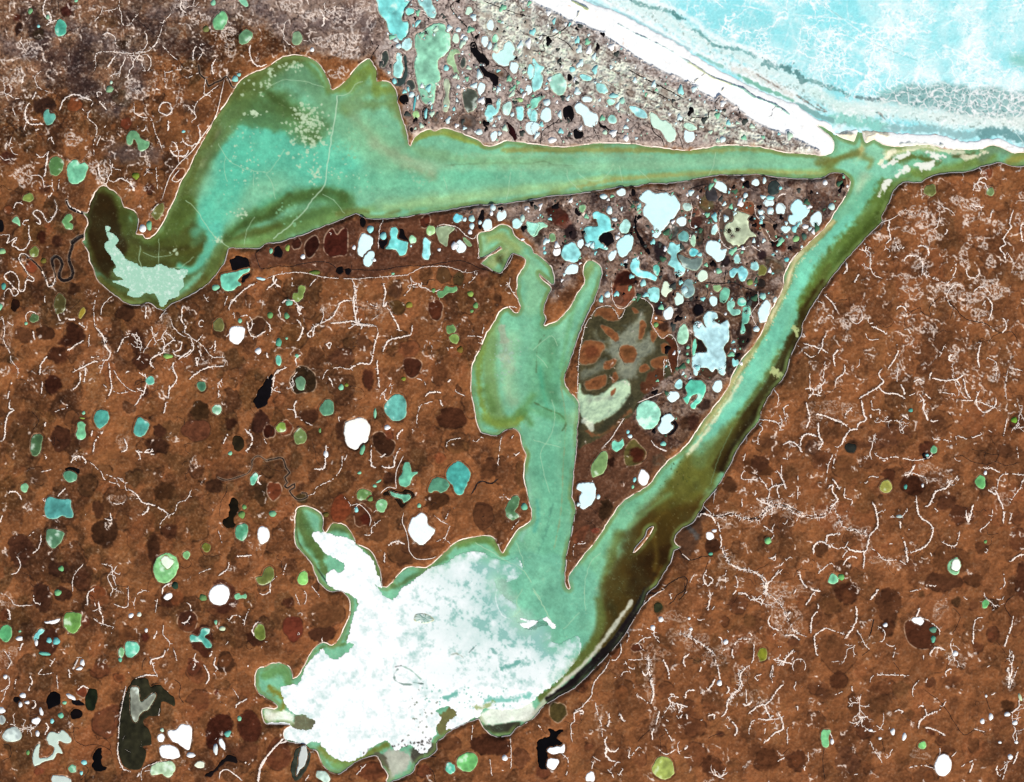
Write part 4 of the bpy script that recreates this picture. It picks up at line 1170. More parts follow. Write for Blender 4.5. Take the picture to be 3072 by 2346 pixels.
for n_, t_, o in ((M20+.25*N8, .05, .85), (M60+.25*M20, .02, .9)):
    a = np.clip(1.3-np.abs(n_)/t_, 0, 1)*o*act*.35; W += a[..., None]*(WH-W)
a = np.clip(1.3-V2/.10, 0, 1)*.5*np.clip(act*1.6-.6, 0, 1); W += a[..., None]*(WH-W)
a = np.clip(N8*1.2+N3*.5-.1, 0, 1)*.25*act; W += a[..., None]*(WH-W)
a = np.clip(N60*1.6+.1+.5*sx, 0, 1)*.6; W += a[..., None]*(np.array((232, 252, 252), F)-W)
a = np.clip(M20*2.0-.55, 0, 1)*np.clip(N8*2+.4, 0, 1)*.7; W += a[..., None]*(np.array((136, 222, 230), F)-W)
for s in ("330,-40 300,110 250,270 200,430", "-200,40 130,90 400,130 740,160 800,190 1020,230 1130,270", "760,180 740,60 750,-40", "480,0 640,110 780,210 960,340 1100,420", "1080,220 1250,300 1450,350 1600,400 1820,500 2000,540", "1550,690 1840,580 2080,450 2300,330", "1700,60 1500,160 1350,220", "1150,120 1200,240 1060,260", "690,545 860,610 960,680", "1120,270 1020,380 900,420"):
    stroke(W, [(x+random.uniform(-1, 1), y+random.uniform(-1, 1)) for x, y in smooth(P('A4', s), False, 14)], 1.6, (252, 255, 255), 2.5, .9, 2, 8)
for s in ("490,0 600,80 700,150", "930,350 1180,450 1320,500"):
    stroke(W, P('A4', s), 1.2, (120, 190, 190), 2, .6, 1, 8)
a = np.clip(-M60*1.6+.1, 0, 1)*.7; W += a[..., None]*(np.array((150, 234, 240), F)-W)
S('A4', "2130,480 2220,500 2260,580", 20, (140, 208, 196), 18, .8, 8)
# white band inside the shear zone
for s_, w_ in (("560,-30 800,60 1050,190 1300,350 1560,480 1900,640 2150,760", 10), ("700,-40 1000,90 1200,210 1420,340 1700,470 2000,610", 6)):
    S('A3', s_, w_, (250, 252, 250), 8, .8, 12, 8)
S('A3', "600,-40 900,60 1150,180 1400,330 1700,430 2000,600 2200,700", 22, (222, 244, 240), 16, .8, 9, 8)
S('A3', "900,-20 1250,120 1500,310 1760,400 2000,520", 7, (250, 254, 254), 7, .8, 6, 8)
S('A3', "400,-60 700,60 1000,220 1280,380 1550,530 1800,650 2060,780 2300,900", 8, (250, 252, 250), 10, .9, 6, 8)
RUB = P('A4', "980,830 1060,760 1200,710 1260,690 1400,710 1500,690 1700,700 1760,730 1900,720 2200,760 2600,770 2600,1040 2150,1040 2000,1000 1850,990 1650,960 1500,900 1300,900 1150,860")
d, w = sdf(smooth(RUB, True, 8), 40); i0, i1, j0, j1 = w
aR = sstep(d+10*N20[j0:j1, i0:i1], 10)
V4 = voro(13, 9)
full_sdf_m = np.zeros((NY, NX), F); full_sdf_m[j0:j1, i0:i1] = aR
VR = voro(34, 21, 1, 1.5, WX*2.2, WY*2.2); blend(W, w, aR*.85, (150, 190, 186)); blend(W, w, aR*np.clip(N20[j0:j1, i0:i1]*1.5+.1, 0, 1)*.6, (104, 156, 154))
q_ = np.clip(.3+N60[j0:j1, i0:i1]*2+.5, 0, 1); blend(W, w, aR*np.clip(1.3-VR[j0:j1, i0:i1]/(.10+.14*np.clip(M20[j0:j1, i0:i1]+.3, 0, 1)), 0, 1)*.95, (248, 247, 245)); blend(W, w, aR*q_*np.clip(1.2-V3[j0:j1, i0:i1]/.2, 0, 1)*.8, (244, 244, 242)); blend(W, w, aR*np.clip(M20[j0:j1, i0:i1]*2-.2, 0, 1)*np.clip(1.2-V4[j0:j1, i0:i1]/.3, 0, 1)*.8, (240, 244, 244))
blend(W, w, aR*np.clip(-N3[j0:j1, i0:i1]*1.3-.35, 0, 1)*.9, (66, 110, 112))
S('A4', "1000,770 1100,740 1200,710", 7, (150, 210, 204), 6, .8, 4, 8)
S('A4', "640,880 800,900 1000,900 1200,920 1400,960 1600,1000 1800,1010 2000,1010 2200,1030", 20, (236, 244, 236), 14, .8, 10, 8)
S('A4', "460,760 640,860 760,920 820,960", 18, (216, 240, 232), 12, .8, 8, 8)
S('A4', "620,980 760,990 900,1020 1050,1040", 16, (146, 216, 200), 8, .85, 8, 8)
a = np.clip(N8*1.4+N3*.8-.1, 0, 1)*np.clip(1-np.abs(DS+50)/50, 0, 1); W += (a*.8)[..., None]*(np.array((250, 250, 246), F)-W)
a = np.clip(-M8*2-N3-.5, 0, 1)*np.clip(1-np.abs(DS+40)/35, 0, 1); W += (a*.7)[..., None]*(np.array((140, 160, 150), F)-W)
def ridge_dark(t, s, wd, col, op=.85):
    p = smooth(P(t, s), False, 6)
    stroke(W, p, wd, col, 2.5, op*.8, wd*1.3, 8)
    for i in range(0, len(p), 2):
        x, y = p[i]
        for q in range(2):
            x2 = x+random.gauss(0, wd*1.1); y2 = y+random.gauss(0, wd*.8); r = random.uniform(.8, 3)
            fill(W, ell(x2, y2, r, r*1.2, random.uniform(0, 90), 8, .3), random.choice((col, (86, 132, 132), (240, 248, 248))), 1.6, .7, 1, 3, False)
ridge_dark('A3', "800,0 900,40 1000,65 1100,90 1180,125 1220,155", 4, (110, 165, 160))
ridge_dark('A3', "1160,110 1200,150 1230,160", 6, (80, 140, 140))
ridge_dark('A3', "1300,240 1360,260 1440,330 1510,380 1600,400 1720,410 1830,470", 4, (96, 160, 158))
ridge_dark('A3', "1910,520 1960,540 2030,560 2100,570 2180,610", 8, (92, 150, 148))
ridge_dark('A4', "200,550 280,570 350,620 380,660", 8, (92, 140, 140)); ridge_dark('A4', "400,660 500,680 580,720 660,740 760,790", 5, (104, 156, 152)); ridge_dark('A4', "800,800 900,810 1000,820", 4, (96, 120, 120))
stroke(W, P('A3', "480,10 640,90 800,150 960,240 1080,300 1180,360 1280,400"), 4.5, (160, 198, 204), 3, .7, 4, 8)
stroke(W, P('A3', "1350,450 1450,500 1560,550"), 4, (140, 200, 188), 3, .8, 4, 8)
stroke(W, P('A3', "1690,620 1800,680 1900,730 2000,770 2140,830"), 5, (120, 190, 164), 3, .85, 4, 8)
stroke(W, P('A4', "330,860 420,910 520,960 620,1000"), 8, (132, 180, 176), 3, .9, 4, 8)
stroke(W, P('A3', "1650,570 1760,590 1900,660 2050,740 2140,790"), 7, (226, 220, 208), 7, .6, 6, 3)
for s in ("0,620 120,690 200,740", "330,790 420,850 500,900 560,920", "1000,930 1060,990", "500,870 570,920"):
    ridge_dark('A4', s, 2.2, (130, 112, 100), .7)
stroke(W, P('A4', "1060,1052 1200,1056 1400,1068 1560,1085 1680,1115 1760,1115 1850,1095"), 10, (150, 190, 190), 6, .8, 10, 8)
stroke(W, P('A4', "1860,1115 1950,1090 2050,1100 2150,1140 2300,1170 2600,1170"), 14, (112, 162, 162), 6, .9, 10, 8)
stroke(W, P('A4', "2130,1090 2200,1180"), 1, (220, 240, 236), 1.5, .9)
off = np.clip(-(DS+75)/30, 0, 1)*(1-full_sdf_m)
for V, t_, o, m0 in ((voro(120, 41, 1, 1.3, WX*2.6, WY*2.6), .03, 1., .9), (voro(52, 42, 1, 1.2, WX*2+N8*5, WY*2+M8*5), .055, .95, .35), (voro(25, 43, 1, 1, WX*1.6+N8*6, WY*1.6+M8*6), .10, .9, .0), (voro(13, 44, 1, 1, WX+N8*4, WY+M8*4), .15, .75, -.35)):
    a = np.clip(1.35-V/t_, 0, 1)*o*np.clip(m0+M60*2.2+N20*1.4+N150+.25*sx, 0, 1)*off; W += a[..., None]*(WH-W)
a = np.clip(-M8*2.2-.7+.8*N20, 0, 1)*.5*off; W += a[..., None]*(np.array((130, 220, 230), F)-W)
W *= (1+N3*.03+WN*.012)[..., None]
SW = W; W = T
# ------------------------------------------------------------------ ponds: e x,y,rx,ry,rot colour  |  p outline colour
PONDS = """A1
e 500,232,50,68,8 84.180.155
e 250,90,20,25,0 124.176.125
e 395,140,15,22,0 150.200.165
e 318,216,13,13,0 t
e 1818,175,55,82,18 116.182.128
e 2025,305,48,68,35 112.160.118
p 375,905 400,900 415,935 455,940 460,970 430,1020 400,1030 370,1000 358,950 106.178.160
e 905,735,32,28,0 140.180.140
e 918,680,12,15,0 p
p 1070,1085 1110,1075 1150,1110 1175,1150 1225,1165 1230,1210 1170,1248 1140,1225 1130,1180 1105,1150 1085,1195 1045,1180 1045,1130 112.165.120
e 462,1368,62,78,10 86.124.72
p 560,1370 590,1325 630,1315 655,1348 700,1340 730,1380 715,1430 690,1480 640,1515 590,1515 560,1470 550,1410 130.208.166
e 1122,1450,30,28,0 132.150.56
e 235,1630,50,32,0 132.150.74
e 1940,650,27,26,0 150.220.210
e 1972,615,18,14,0 150.220.210
e 1700,240,26,28,0 128.134.80
e 1760,20,20,28,0 m
p 1960,-20 2020,-10 2050,40 2030,62 1990,30 m
e 628,5,15,15,0 m
e 1515,1085,16,10,0 t
A2
p 920,-40 1170,-40 1150,60 1120,130 1125,178 1160,180 1165,250 1140,310 1100,332 1020,312 1005,260 985,180 930,110 915,60 134.228.224
e 1180,95,38,30,0 128.214.206
e 1155,365,42,52,15 200.248.248
e 1090,380,22,22,0 i
p 1255,-30 1340,-30 1370,40 1400,100 1380,150 1330,140 1290,70 1260,40 176.238.236
p 1380,200 1440,190 1490,230 1515,300 1510,400 1470,450 1420,490 1412,560 1430,640 1400,720 1390,790 1370,850 1330,865 1290,840 1260,760 1240,680 1225,600 1220,510 1240,440 1220,380 1230,290 1290,250 1330,225 158.224.190
e 975,490,30,65,8 s
p 1070,445 1110,445 1112,510 1130,560 1100,640 1050,625 1045,540 1070,500 172.236.228
p 1122,450 1150,470 1160,600 1130,690 1070,710 1040,690 1020,655 1090,645 1112,640 1142,560 52.66.64
e 1055,670,18,25,0 t
e 250,315,45,55,0 132.164.126
e 375,410,18,18,0 w
p 1510,415 1570,405 1600,440 1560,442 1545,480 1570,560 1590,610 1560,620 1530,550 1490,520 162.196.150
e 1480,560,22,26,0 t
e 1580,245,20,20,0 i
e 1640,320,22,22,0 i
e 1560,315,26,45,0 p
e 1670,90,30,35,0 p
e 1845,210,30,45,0 i
e 1800,340,28,45,0 i
e 1885,320,25,35,0 m
p 1870,430 1940,410 1960,370 2000,340 2040,390 2030,450 2060,480 2010,530 1960,545 1900,520 1865,480 206.246.240
e 2040,555,35,48,0 i
p 1690,350 1720,345 1750,420 1800,460 1835,520 1790,562 1760,520 1700,450 1680,400 k
p 1720,575 1770,545 1830,590 1900,620 1920,680 1890,760 1860,760 1850,660 1780,620 k
p 1620,740 1700,735 1750,810 1730,880 1670,930 1640,900 1620,820 84.88.78
e 1770,730,30,50,10 i
e 1825,845,35,40,0 k
p 1820,872 1860,868 1890,900 1900,830 1925,810 1930,870 1900,940 1870,960 1860,1010 1820,1010 1800,950 t
e 1985,895,38,58,15 200.244.232
e 2080,825,38,20,0 172.216.150
e 2027,945,18,18,0 i
p 2065,885 2115,885 2115,980 2080,995 2060,940 t
p 2150,900 2210,895 2230,960 2200,1000 2165,980 t
p 2135,1020 2200,1010 2220,1090 2190,1110 2150,1090 i
e 1750,1090,30,25,0 i
e 1875,1120,28,42,20 i
e 1545,900,12,18,0 t
e 1580,715,15,15,0 i
e 1135,820,38,42,0 k
e 1195,780,24,24,0 i
e 1188,705,38,42,0 s
e 1165,738,14,25,0 t
e 1220,850,10,60,5 94.186.190
e 1232,945,28,38,0 178.222.150
e 1313,937,30,60,5 k
e 1313,937,13,42,5 t
e 1195,1070,15,20,0 k
e 1305,1030,15,10,0 k
p 1465,650 1500,650 1510,700 1500,780 1510,860 1490,920 1455,910 1460,830 1480,770 1455,700 178.190.162
e 1620,520,20,45,10 s
p 1980,1010 2020,1030 2060,1110 2050,1165 2020,1120 1985,1070 44.16.18
e 2160,740,28,40,0 i
e 2175,590,25,60,0 t
A3
p -10,495 50,530 90,560 60,600 80,650 60,720 30,745 -10,735 164.234.230
p 140,640 190,605 240,620 270,690 260,760 210,790 140,720 172.226.206
e 430,640,50,25,20 t
e 320,570,25,25,0 t
e 565,730,55,38,35 170.232.228
e 660,790,42,20,0 170.232.228
e 640,840,34,28,0 172.228.210
e 730,830,24,27,0 172.228.210
p -20,820 80,785 92,800 40,850 20,890 -20,895 134.210.186
e 110,845,28,32,0 i
e 105,950,48,60,0 222.248.246
p 340,870 380,850 440,880 470,920 520,940 535,1000 490,1050 430,1030 400,960 350,920 i
e 290,940,45,70,-10 k
e 370,1105,42,45,0 k
p 530,990 560,1030 610,1050 640,1090 600,1082 550,1045 k
e 155,1155,35,25,0 w
e 590,1090,20,20,0 p
e 765,1140,20,28,0 w
e 440,820,40,25,0 i
e 300,640,20,30,0 k
p 790,875 850,880 920,920 940,970 900,975 830,940 176.240.242
e 650,985,38,34,0 170.230.218
e 5,960,28,48,0 t
e 15,1055,32,48,0 i
p 960,930 1010,940 1050,990 1100,1000 1170,1080 1170,1150 1110,1170 1060,1090 1000,1060 970,1000 212.242.222
e 1285,1115,46,62,0 i
e 1290,1045,56,28,20 196.234.212
e 1560,1150,25,25,0 i
e 725,1585,35,32,0 i
e 580,1620,30,22,0 i
e 1470,1605,50,58,0 66.62.64
e 1832,1505,34,27,0 i
p 1480,1500 1560,1500 1600,1560 1580,1590 1520,1560 1490,1540 i
e 1750,1612,20,24,0 i
e 1985,1550,55,60,20 52.62.60
e 2038,1552,14,16,0 t
e 1905,1490,14,28,0 i
e 1950,1632,34,20,0 t
e 825,1590,20,30,0 k
A4
e 558,1508,20,22,0 w
e 742,1535,10,12,0 w
e 710,1460,10,15,0 m
e 1425,1570,50,50,0 114.118.64
e 1920,1580,35,35,0 122.142.92
B1
p 100,170 145,138 165,180 165,215 130,190 140.208.160
p 515,170 560,115 590,120 595,160 570,180 605,200 600,240 560,240 540,235 520,200 112.164.104
e 18,422,28,25,0 156.204.150
e 285,430,38,45,0 118.128.60
e 360,500,22,25,0 118.108.48
e -5,215,42,52,0 k
e 30,710,18,28,0 c
e 0,880,20,30,0 140.208.170
e 128,868,36,52,5 40.20.12
e 282,975,38,38,0 84.108.68
e 215,1018,14,14,0 m
p 680,890 700,890 700,930 670,975 645,965 655,920 164.140.52
e 495,855,50,82,0 88.78.42
e 1178,235,28,32,0 w
p 1215,180 1235,170 1255,195 1240,250 1215,240 138.206.160
p 1280,60 1345,25 1350,90 1300,160 1250,120 116.112.60
p 1900,500 1950,465 2040,480 2065,540 2060,620 2000,690 1990,640 1920,590 k
p 1815,640 1850,605 1950,590 2050,560 2050,590 2000,620 1960,660 1990,690 1960,720 1900,750 1840,735 122.212.182
e 1780,720,32,26,0 m
e 2150,650,38,12,15 200.240.245
p 1900,1060 1940,1038 2010,1050 2020,1100 2000,1160 1950,1190 1900,1160 1893,1100 w
e 2130,1245,26,28,0 w
e 1980,995,18,20,0 m
e 1805,1030,45,60,0 114.110.62
e 1385,1287,38,22,0 150.190.102
e 1240,1488,36,36,0 110.194.172
e 1662,1535,38,42,0 84.140.108
p 2120,1600 2160,1530 2240,1440 2245,1500 2230,1600 2190,1700 2130,1720 2095,1680 14.10.14
B2
e 35,420,15,22,0 m
e 90,430,40,50,0 k
e 172,395,20,28,0 158.182.90
e 300,467,20,20,0 w
p 760,330 790,275 840,285 880,330 860,400 830,440 780,465 750,420 222.250.250
p 835,430 880,420 885,490 840,555 800,530 800,480 214.248.248
e 720,390,15,20,0 w
e 888,495,14,15,0 w
e 795,185,25,42,0 k
e 855,240,28,30,0 160.232.232
e 962,330,40,75,0 k
p 1070,240 1130,250 1170,330 1170,380 1120,360 1070,310 k
e 962,297,30,30,0 154.228.226
p 1020,240 1060,225 1085,260 1072,310 1120,340 1160,350 1160,400 1140,450 1100,460 1060,410 1000,405 985,390 1020,330 122.216.210
e 1203,325,30,35,0 158.214.170
e 1190,380,10,10,0 i
e 1352,250,35,42,0 172.216.142
p 1290,350 1300,310 1350,340 1350,390 1345,480 1310,495 1285,460 1290,400 160.236.236
e 1575,150,40,38,0 106.194.208
e 1632,160,16,18,0 i
e 1690,155,25,28,0 190.236.230
e 1692,215,20,25,0 i
e 1678,265,18,20,0 w
e 1865,65,22,28,0 i
e 1855,110,14,20,0 w
e 1935,125,38,50,10 i
e 1768,160,24,84,12 k
e 1758,185,14,18,0 i
e 1820,205,42,48,0 i
e 2065,195,40,42,0 204.246.240
e 2110,150,18,30,0 204.240.225
e 2145,70,20,18,0 w
e 2110,325,15,12,0 w
p 2140,180 2200,190 2245,210 2200,290 2160,270 158.222.200
p 1400,230 1480,210 1560,230 1500,290 1490,380 1430,350 1400,280 150.166.130
e 1600,385,42,55,-15 232.250.250
e 1550,380,24,34,0 w
e 1425,410,14,14,0 w
p 1620,310 1680,340 1690,380 1650,370 142.176.124
e 605,580,32,32,0 k
e 670,590,25,28,0 k
e 395,598,45,18,0 108.128.60
e 1042,608,15,10,0 m
e 185,845,28,28,0 130.200.168
p 265,710 315,720 300,800 260,840 215,820 215,770 255,760 130.150.78
e 165,955,22,26,0 112.172.122
e 30,950,22,28,0 g
e 100,1175,26,34,0 98.176.146
e 165,1140,10,10,0 m
e 100,1320,25,42,0 124.216.190
e 250,1285,16,16,0 m
e 1377,745,16,18,0 g
p 1410,760 1460,740 1480,705 1530,720 1570,715 1565,750 1500,770 1460,800 1420,805 112.168.112
e 1682,775,24,24,0 152.182.92
e 1725,870,20,25,0 g
e 1692,915,14,15,0 g
e 1175,865,28,25,0 152.146.62
e 1520,1070,42,42,0 116.156.92
e 1548,1145,42,40,0 142.172.88
e 1595,1235,28,26,0 126.106.46
e 280,1510,45,55,0 120.164.128
e 615,1545,22,24,0 m
e 658,1525,16,16,0 142.150.62
e 1130,1475,20,18,0 142.150.62
C2
e 500,65,60,68,10 104.162.128
e 1068,62,92,110,18 106.180.166
p 640,260 650,190 700,160 780,145 840,190 850,250 830,330 770,390 720,405 670,380 645,320 248.248.240
e 995,225,26,22,0 w
e 120,225,42,42,0 142.172.76
e 278,300,58,62,0 126.146.86
e 490,445,20,28,0 w
e 790,410,19,42,15 122.190.150
e 895,110,12,42,0 m
e 440,250,10,20,0 g
p 1140,520 1180,520 1200,590 1240,590 1242,610 1200,640 1180,700 1140,720 1090,690 1090,650 1120,600 1120,560 116.196.162
p 1350,680 1400,640 1470,650 1505,690 1490,740 1440,770 1400,745 1350,765 1330,740 94.154.124
p 1520,540 1590,505 1650,550 1680,620 1650,700 1620,770 1580,780 1545,750 1530,700 1485,650 1485,590 84.182.170
e 800,780,60,48,0 112.150.86
e 855,815,22,22,0 112.150.86
e 948,870,45,58,0 142.204.146
e 765,600,16,12,0 m
e 890,708,16,14,0 m
e 925,670,25,9,-30 m
p 960,780 1020,740 1100,760 1150,735 1220,780 1180,830 1120,890 1080,850 1040,800 34.22.14
p 1015,755 1060,770 1110,775 1180,780 1178,820 1130,850 1110,815 1050,800 110.180.150
p 1190,990 1230,960 1270,930 1320,960 1330,1030 1385,1075 1340,1150 1280,1195 1210,1150 1170,1080 240.250.246
p 1985,850 2050,785 2085,810 2080,860 2050,920 2080,960 2030,990 1980,960 1968,910 90.132.92
e 2125,880,28,28,0 122.202.168
e 50,938,28,26,0 132.194.150
e 490,945,25,22,0 108.96.46
e 300,1470,44,60,5 142.204.110
e 740,905,16,22,0 t
e 1258,870,14,20,0 m
C1
e 837,152,60,80,8 86.170.154
p 1130,160 1160,140 1190,165 1225,180 1235,210 1200,280 1160,305 1115,285 1100,240 92.174.160
e 690,105,15,15,0 m
e 680,148,22,9,10 156.172.84
p 640,190 680,178 710,200 700,240 712,290 670,328 630,300 640,240 126.200.150
p 270,300 320,278 355,300 345,360 330,430 290,465 255,440 255,370 76.106.70
e 1790,78,40,42,0 142.194.160
e 1900,438,18,17,0 m
e 1965,355,52,62,0 44.34.20
e 595,590,62,36,10 16.12.12
e 582,632,62,42,15 94.156.122
e 203,722,35,38,0 142.204.155
p 400,800 500,815 580,820 590,880 605,940 590,970 520,960 440,980 380,960 370,880 92.170.162
p 390,1080 440,1065 520,1090 520,1140 480,1200 440,1220 385,1170 92.136.102
e 505,1390,24,24,0 124.194.130
e 478,1588,28,28,0 132.200.140
e 2095,650,28,52,15 124.210.176
e 1995,1085,52,76,12 94.170.130
p 1900,830 1950,820 1970,920 1930,980 1940,1040 1870,1060 1840,1010 1890,940 26.20.10
e 2015,880,20,20,0 g
e 1995,945,28,30,0 122.162.92
e 2172,1115,50,70,0 248.250.244
e 1705,1215,36,38,0 130.130.52
e 1538,1278,30,34,0 142.200.132
p 1290,1310 1340,1270 1400,1260 1460,1310 1465,1400 1420,1480 1350,1510 1290,1480 1265,1400 146.212.140
p 1330,1310 1380,1290 1430,1340 1390,1390 1345,1360 236.246.226
e 1445,1530,28,28,0 44.70.54
e 1390,1620,36,25,-25 w
e 1675,1630,30,28,0 112.152.96
p 1740,1560 1790,1525 1860,1530 1890,1580 1885,1640 1850,1685 1790,1690 1740,1660 1718,1610 w
p 2110,1460 2160,1450 2190,1390 2230,1370 2260,1420 2250,1480 2200,1520 2140,1520 122.130.66
p 1935,1600 1970,1590 1990,1610 2030,1595 2032,1635 1985,1635 1955,1650 1935,1625 136.208.160
D1
p 545,260 600,250 670,265 670,320 650,390 600,420 540,385 525,320 122.172.86
e 48,420,55,70,0 104.188.124
e 160,465,30,18,0 w
e 165,405,10,10,0 m
p 290,430 340,380 370,400 330,440 310,480 280,480 130.215.212
e 405,480,22,22,0 130.215.212
e 465,485,28,32,0 120.205.200
e 370,590,50,14,10 120.205.185
p 370,325 430,315 495,300 480,330 430,345 380,335 w
e 300,500,16,26,0 w
e 1085,550,60,68,0 110.194.164
e 1000,580,25,42,0 122.172.122
e 992,640,16,18,0 110.194.164
p 1665,380 1720,385 1725,420 1690,450 1740,500 1745,540 1700,540 1660,490 1580,490 1570,440 1640,440 92.182.164
e 1780,330,12,20,0 m
e 1835,382,24,20,0 214.232.196
e 2145,412,48,68,0 124.140.62
e 680,665,20,30,0 w
e 655,712,28,14,-20 w
e 45,780,18,18,0 w
e 1080,275,20,20,0 w
e 1150,268,18,20,0 236.244.226
e 1208,397,12,18,0 w
p 390,940 430,905 495,920 495,1000 450,1020 400,1045 385,990 8.6.10
e 585,945,42,18,30 w
p 600,975 650,975 700,1020 620,1010 k
p 710,930 750,880 800,900 800,980 780,1050 730,1060 700,1000 28.34.20
e 630,1090,52,42,0 14.8.10
e 532,995,18,14,0 m
e 502,1100,24,24,0 130.208.176
e 430,1147,16,20,0 t
e 340,1068,15,35,-10 w
e 300,1145,36,27,0 w
e 170,1010,15,22,0 w
e 225,993,20,14,0 w
e 190,935,25,22,0 w
e 10,1055,35,28,20 w
e 310,1250,18,24,0 w
e 140,970,28,26,0 k
p 20,1270 60,1210 130,1190 180,1260 150,1310 60,1310 178.188.184
e 15,1135,30,38,0 184.192.190
p 390,1270 430,1235 480,1250 520,1220 590,1290 560,1330 490,1310 480,1340 520,1410 470,1410 440,1460 360,1480 290,1520 270,1470 290,1370 330,1330 320,1400 330,1450 420,1430 450,1370 400,1330 202.220.206
p 790,1380 840,1375 840,1500 880,1530 830,1565 770,1540 770,1450 6.5.8
e 692,1488,24,20,0 t
e 672,1575,14,16,0 t
e 598,1540,36,32,0 112.166.132
e 230,1405,15,20,0 g
p 430,1600 540,1600 590,1650 560,1700 440,1660 204.216.208
p 1120,800 1220,800 1240,860 1310,850 1400,920 1440,960 1435,1020 1340,985 1320,1090 1220,1110 1180,1160 1230,1220 1250,1330 1180,1360 1210,1400 1160,1540 1060,1540 1010,1500 980,1400 980,1250 990,1100 1030,950 1070,850 46.44.30
p 1080,870 1140,880 1160,990 1250,920 1290,930 1240,1030 1165,1080 1130,1150 1090,1130 1080,1000 140.142.128
p 1385,1230 1440,1220 1500,1175 1570,1185 1585,1260 1565,1370 1530,1380 1480,1340 1420,1310 w
p 1320,1360 1390,1340 1460,1370 1485,1430 1420,1460 1340,1440 1315,1400 w
e 1328,1283,28,36,15 w
e 1338,1220,16,16,0 p
e 1575,1427,38,22,0 w
e 1648,1508,42,28,0 232.236.214
p 1240,1540 1290,1490 1400,1475 1445,1510 1430,1580 1380,1610 1330,1580 1250,1590 184.210.172
e 1780,1378,18,48,0 240.248.246
e 1832,1335,20,50,-20 240.248.246
e 1880,1250,24,30,40 122.204.184
e 1975,1125,16,22,0 m
p 1690,1600 1770,1540 1870,1440 1940,1440 1955,1500 1870,1480 1790,1550 1740,1600 20.14.16
D2
p 250,1370 340,1370 360,1460 320,1560 240,1640 200,1560 220,1440 58.62.52
p 285,1360 330,1360 330,1470 270,1560 250,1590 265,1450 206.210.204
e 465,1600,66,40,30 192.214.200
p 1590,1440 1660,1405 1730,1430 1745,1480 1700,1550 1640,1560 1580,1530 1565,1480 116.190.110
e 1515,1535,40,46,-30 102.200.170
e 1963,1450,24,22,0 w
D3
p 40,1310 130,1270 120,1215 180,1230 250,1220 200,1290 250,1340 240,1400 120,1420 120,1530 50,1530 30,1420 6.5.8
p 115,1385 190,1355 220,1360 260,1340 250,1410 200,1410 150,1420 w
p 120,1460 200,1460 210,1500 160,1545 120,1520 w
p 430,1600 475,1560 500,1590 495,1640 440,1640 w
p 990,1500 1030,1450 1110,1445 1155,1510 1150,1590 1080,1630 1000,1590 975,1530 166.178.92
e 1890,595,42,55,0 130.130.40
e 1052,307,22,22,0 w
e 985,375,20,22,0 w
e 1300,388,14,14,0 w
e 1285,300,12,12,0 w
e 1587,493,20,22,0 w
e 1535,833,22,24,0 w
e 1028,210,36,38,0 52.54.34
D4
e 1880,180,28,38,15 118.200.122
e 1055,353,18,18,0 w
p 1280,300 1340,288 1370,320 1345,355 1280,325 w
e 1450,390,30,26,0 104.154.128
e 1450,470,20,28,0 104.180.150
e 1632,588,25,22,0 w
p 530,1230 570,1215 605,1235 590,1280 585,1350 545,1360 525,1320 132.206.142
e 615,1315,15,24,0 w
p 1470,1470 1510,1425 1570,1430 1600,1480 1590,1560 1530,1600 1480,1580 1465,1530 w
e 1360,1347,32,34,0 132.200.120
e 1115,1235,18,28,10 w
e 1210,1275,18,32,15 w
e 935,1222,18,12,0 w
e 1012,1290,14,12,0 w
e 1855,1148,20,22,0 w
e 1925,1110,18,32,0 w
e 2060,1088,26,18,0 w
e 2085,1440,22,22,0 w
e 2125,1160,22,20,0 w
e 2000,1322,14,12,0 w
e 2135,1320,15,14,0 w
e 1887,940,10,12,0 w
e 2165,950,12,35,-20 214.230.190
C4
e 85,1160,25,28,0 126.214.142
p 585,1480 620,1430 660,1460 665,1500 630,1520 590,1510 142.224.176
e 690,1460,28,26,0 122.190.112
e 1625,1370,58,68,0 150.210.160
e 1640,1362,38,48,10 244.248.236
e 1060,715,48,55,0 166.162.78
e 1220,715,14,20,0 c
e 1840,675,42,55,0 122.200.122
e 1880,690,18,30,0 48.34.26
e 1880,600,14,18,0 w
e 1455,410,28,34,10 132.210.152
e 1390,460,36,26,0 k
e 1400,455,14,12,0 t
e 2118,165,25,26,0 122.172.62
e 768,395,48,42,0 40.42.38
e 1265,85,18,16,0 c
e 1170,960,26,14,0 190.210.205
e 1880,1168,14,14,0 g
e 1362,705,10,16,0 w
C3
p 850,110 870,40 930,5 1010,30 1050,100 1030,190 980,235 920,240 865,190 166.234.206
e 1110,200,78,92,0 18.12.16
p 1060,140 1110,110 1160,150 1130,190 1155,220 1110,270 1060,280 1030,230 1050,190 220.248.250
p 645,350 670,330 700,345 740,320 745,380 690,425 650,400 132.224.192
e 780,262,14,16,0 t
e 797,300,20,16,0 i
e 1072,362,24,20,0 152.230.212
p 500,500 560,430 605,430 610,520 570,600 490,640 475,570 132.166.104
p 370,690 420,680 500,690 515,750 500,830 430,895 385,880 380,800 395,760 360,730 222.248.250
e 535,797,16,20,0 i
e 370,860,12,16,0 i
p 880,590 905,575 950,620 945,680 910,705 870,680 865,630 w
e 835,655,13,22,0 t
e 820,715,12,16,0 m
e 1455,1120,32,34,0 w
e 1492,1078,20,14,0 w
e 1462,1268,18,12,0 110.190.160
e 1935,1160,25,28,0 142.214.140
B3
p 870,-10 905,-60 950,-85 1000,-55 1080,-65 1150,-45 1190,0 1215,40 1190,100 1150,160 1100,210 1060,260 1020,310 980,300 990,240 965,180 910,125 900,80 925,35 214.252.252
e 1225,175,42,40,0 i
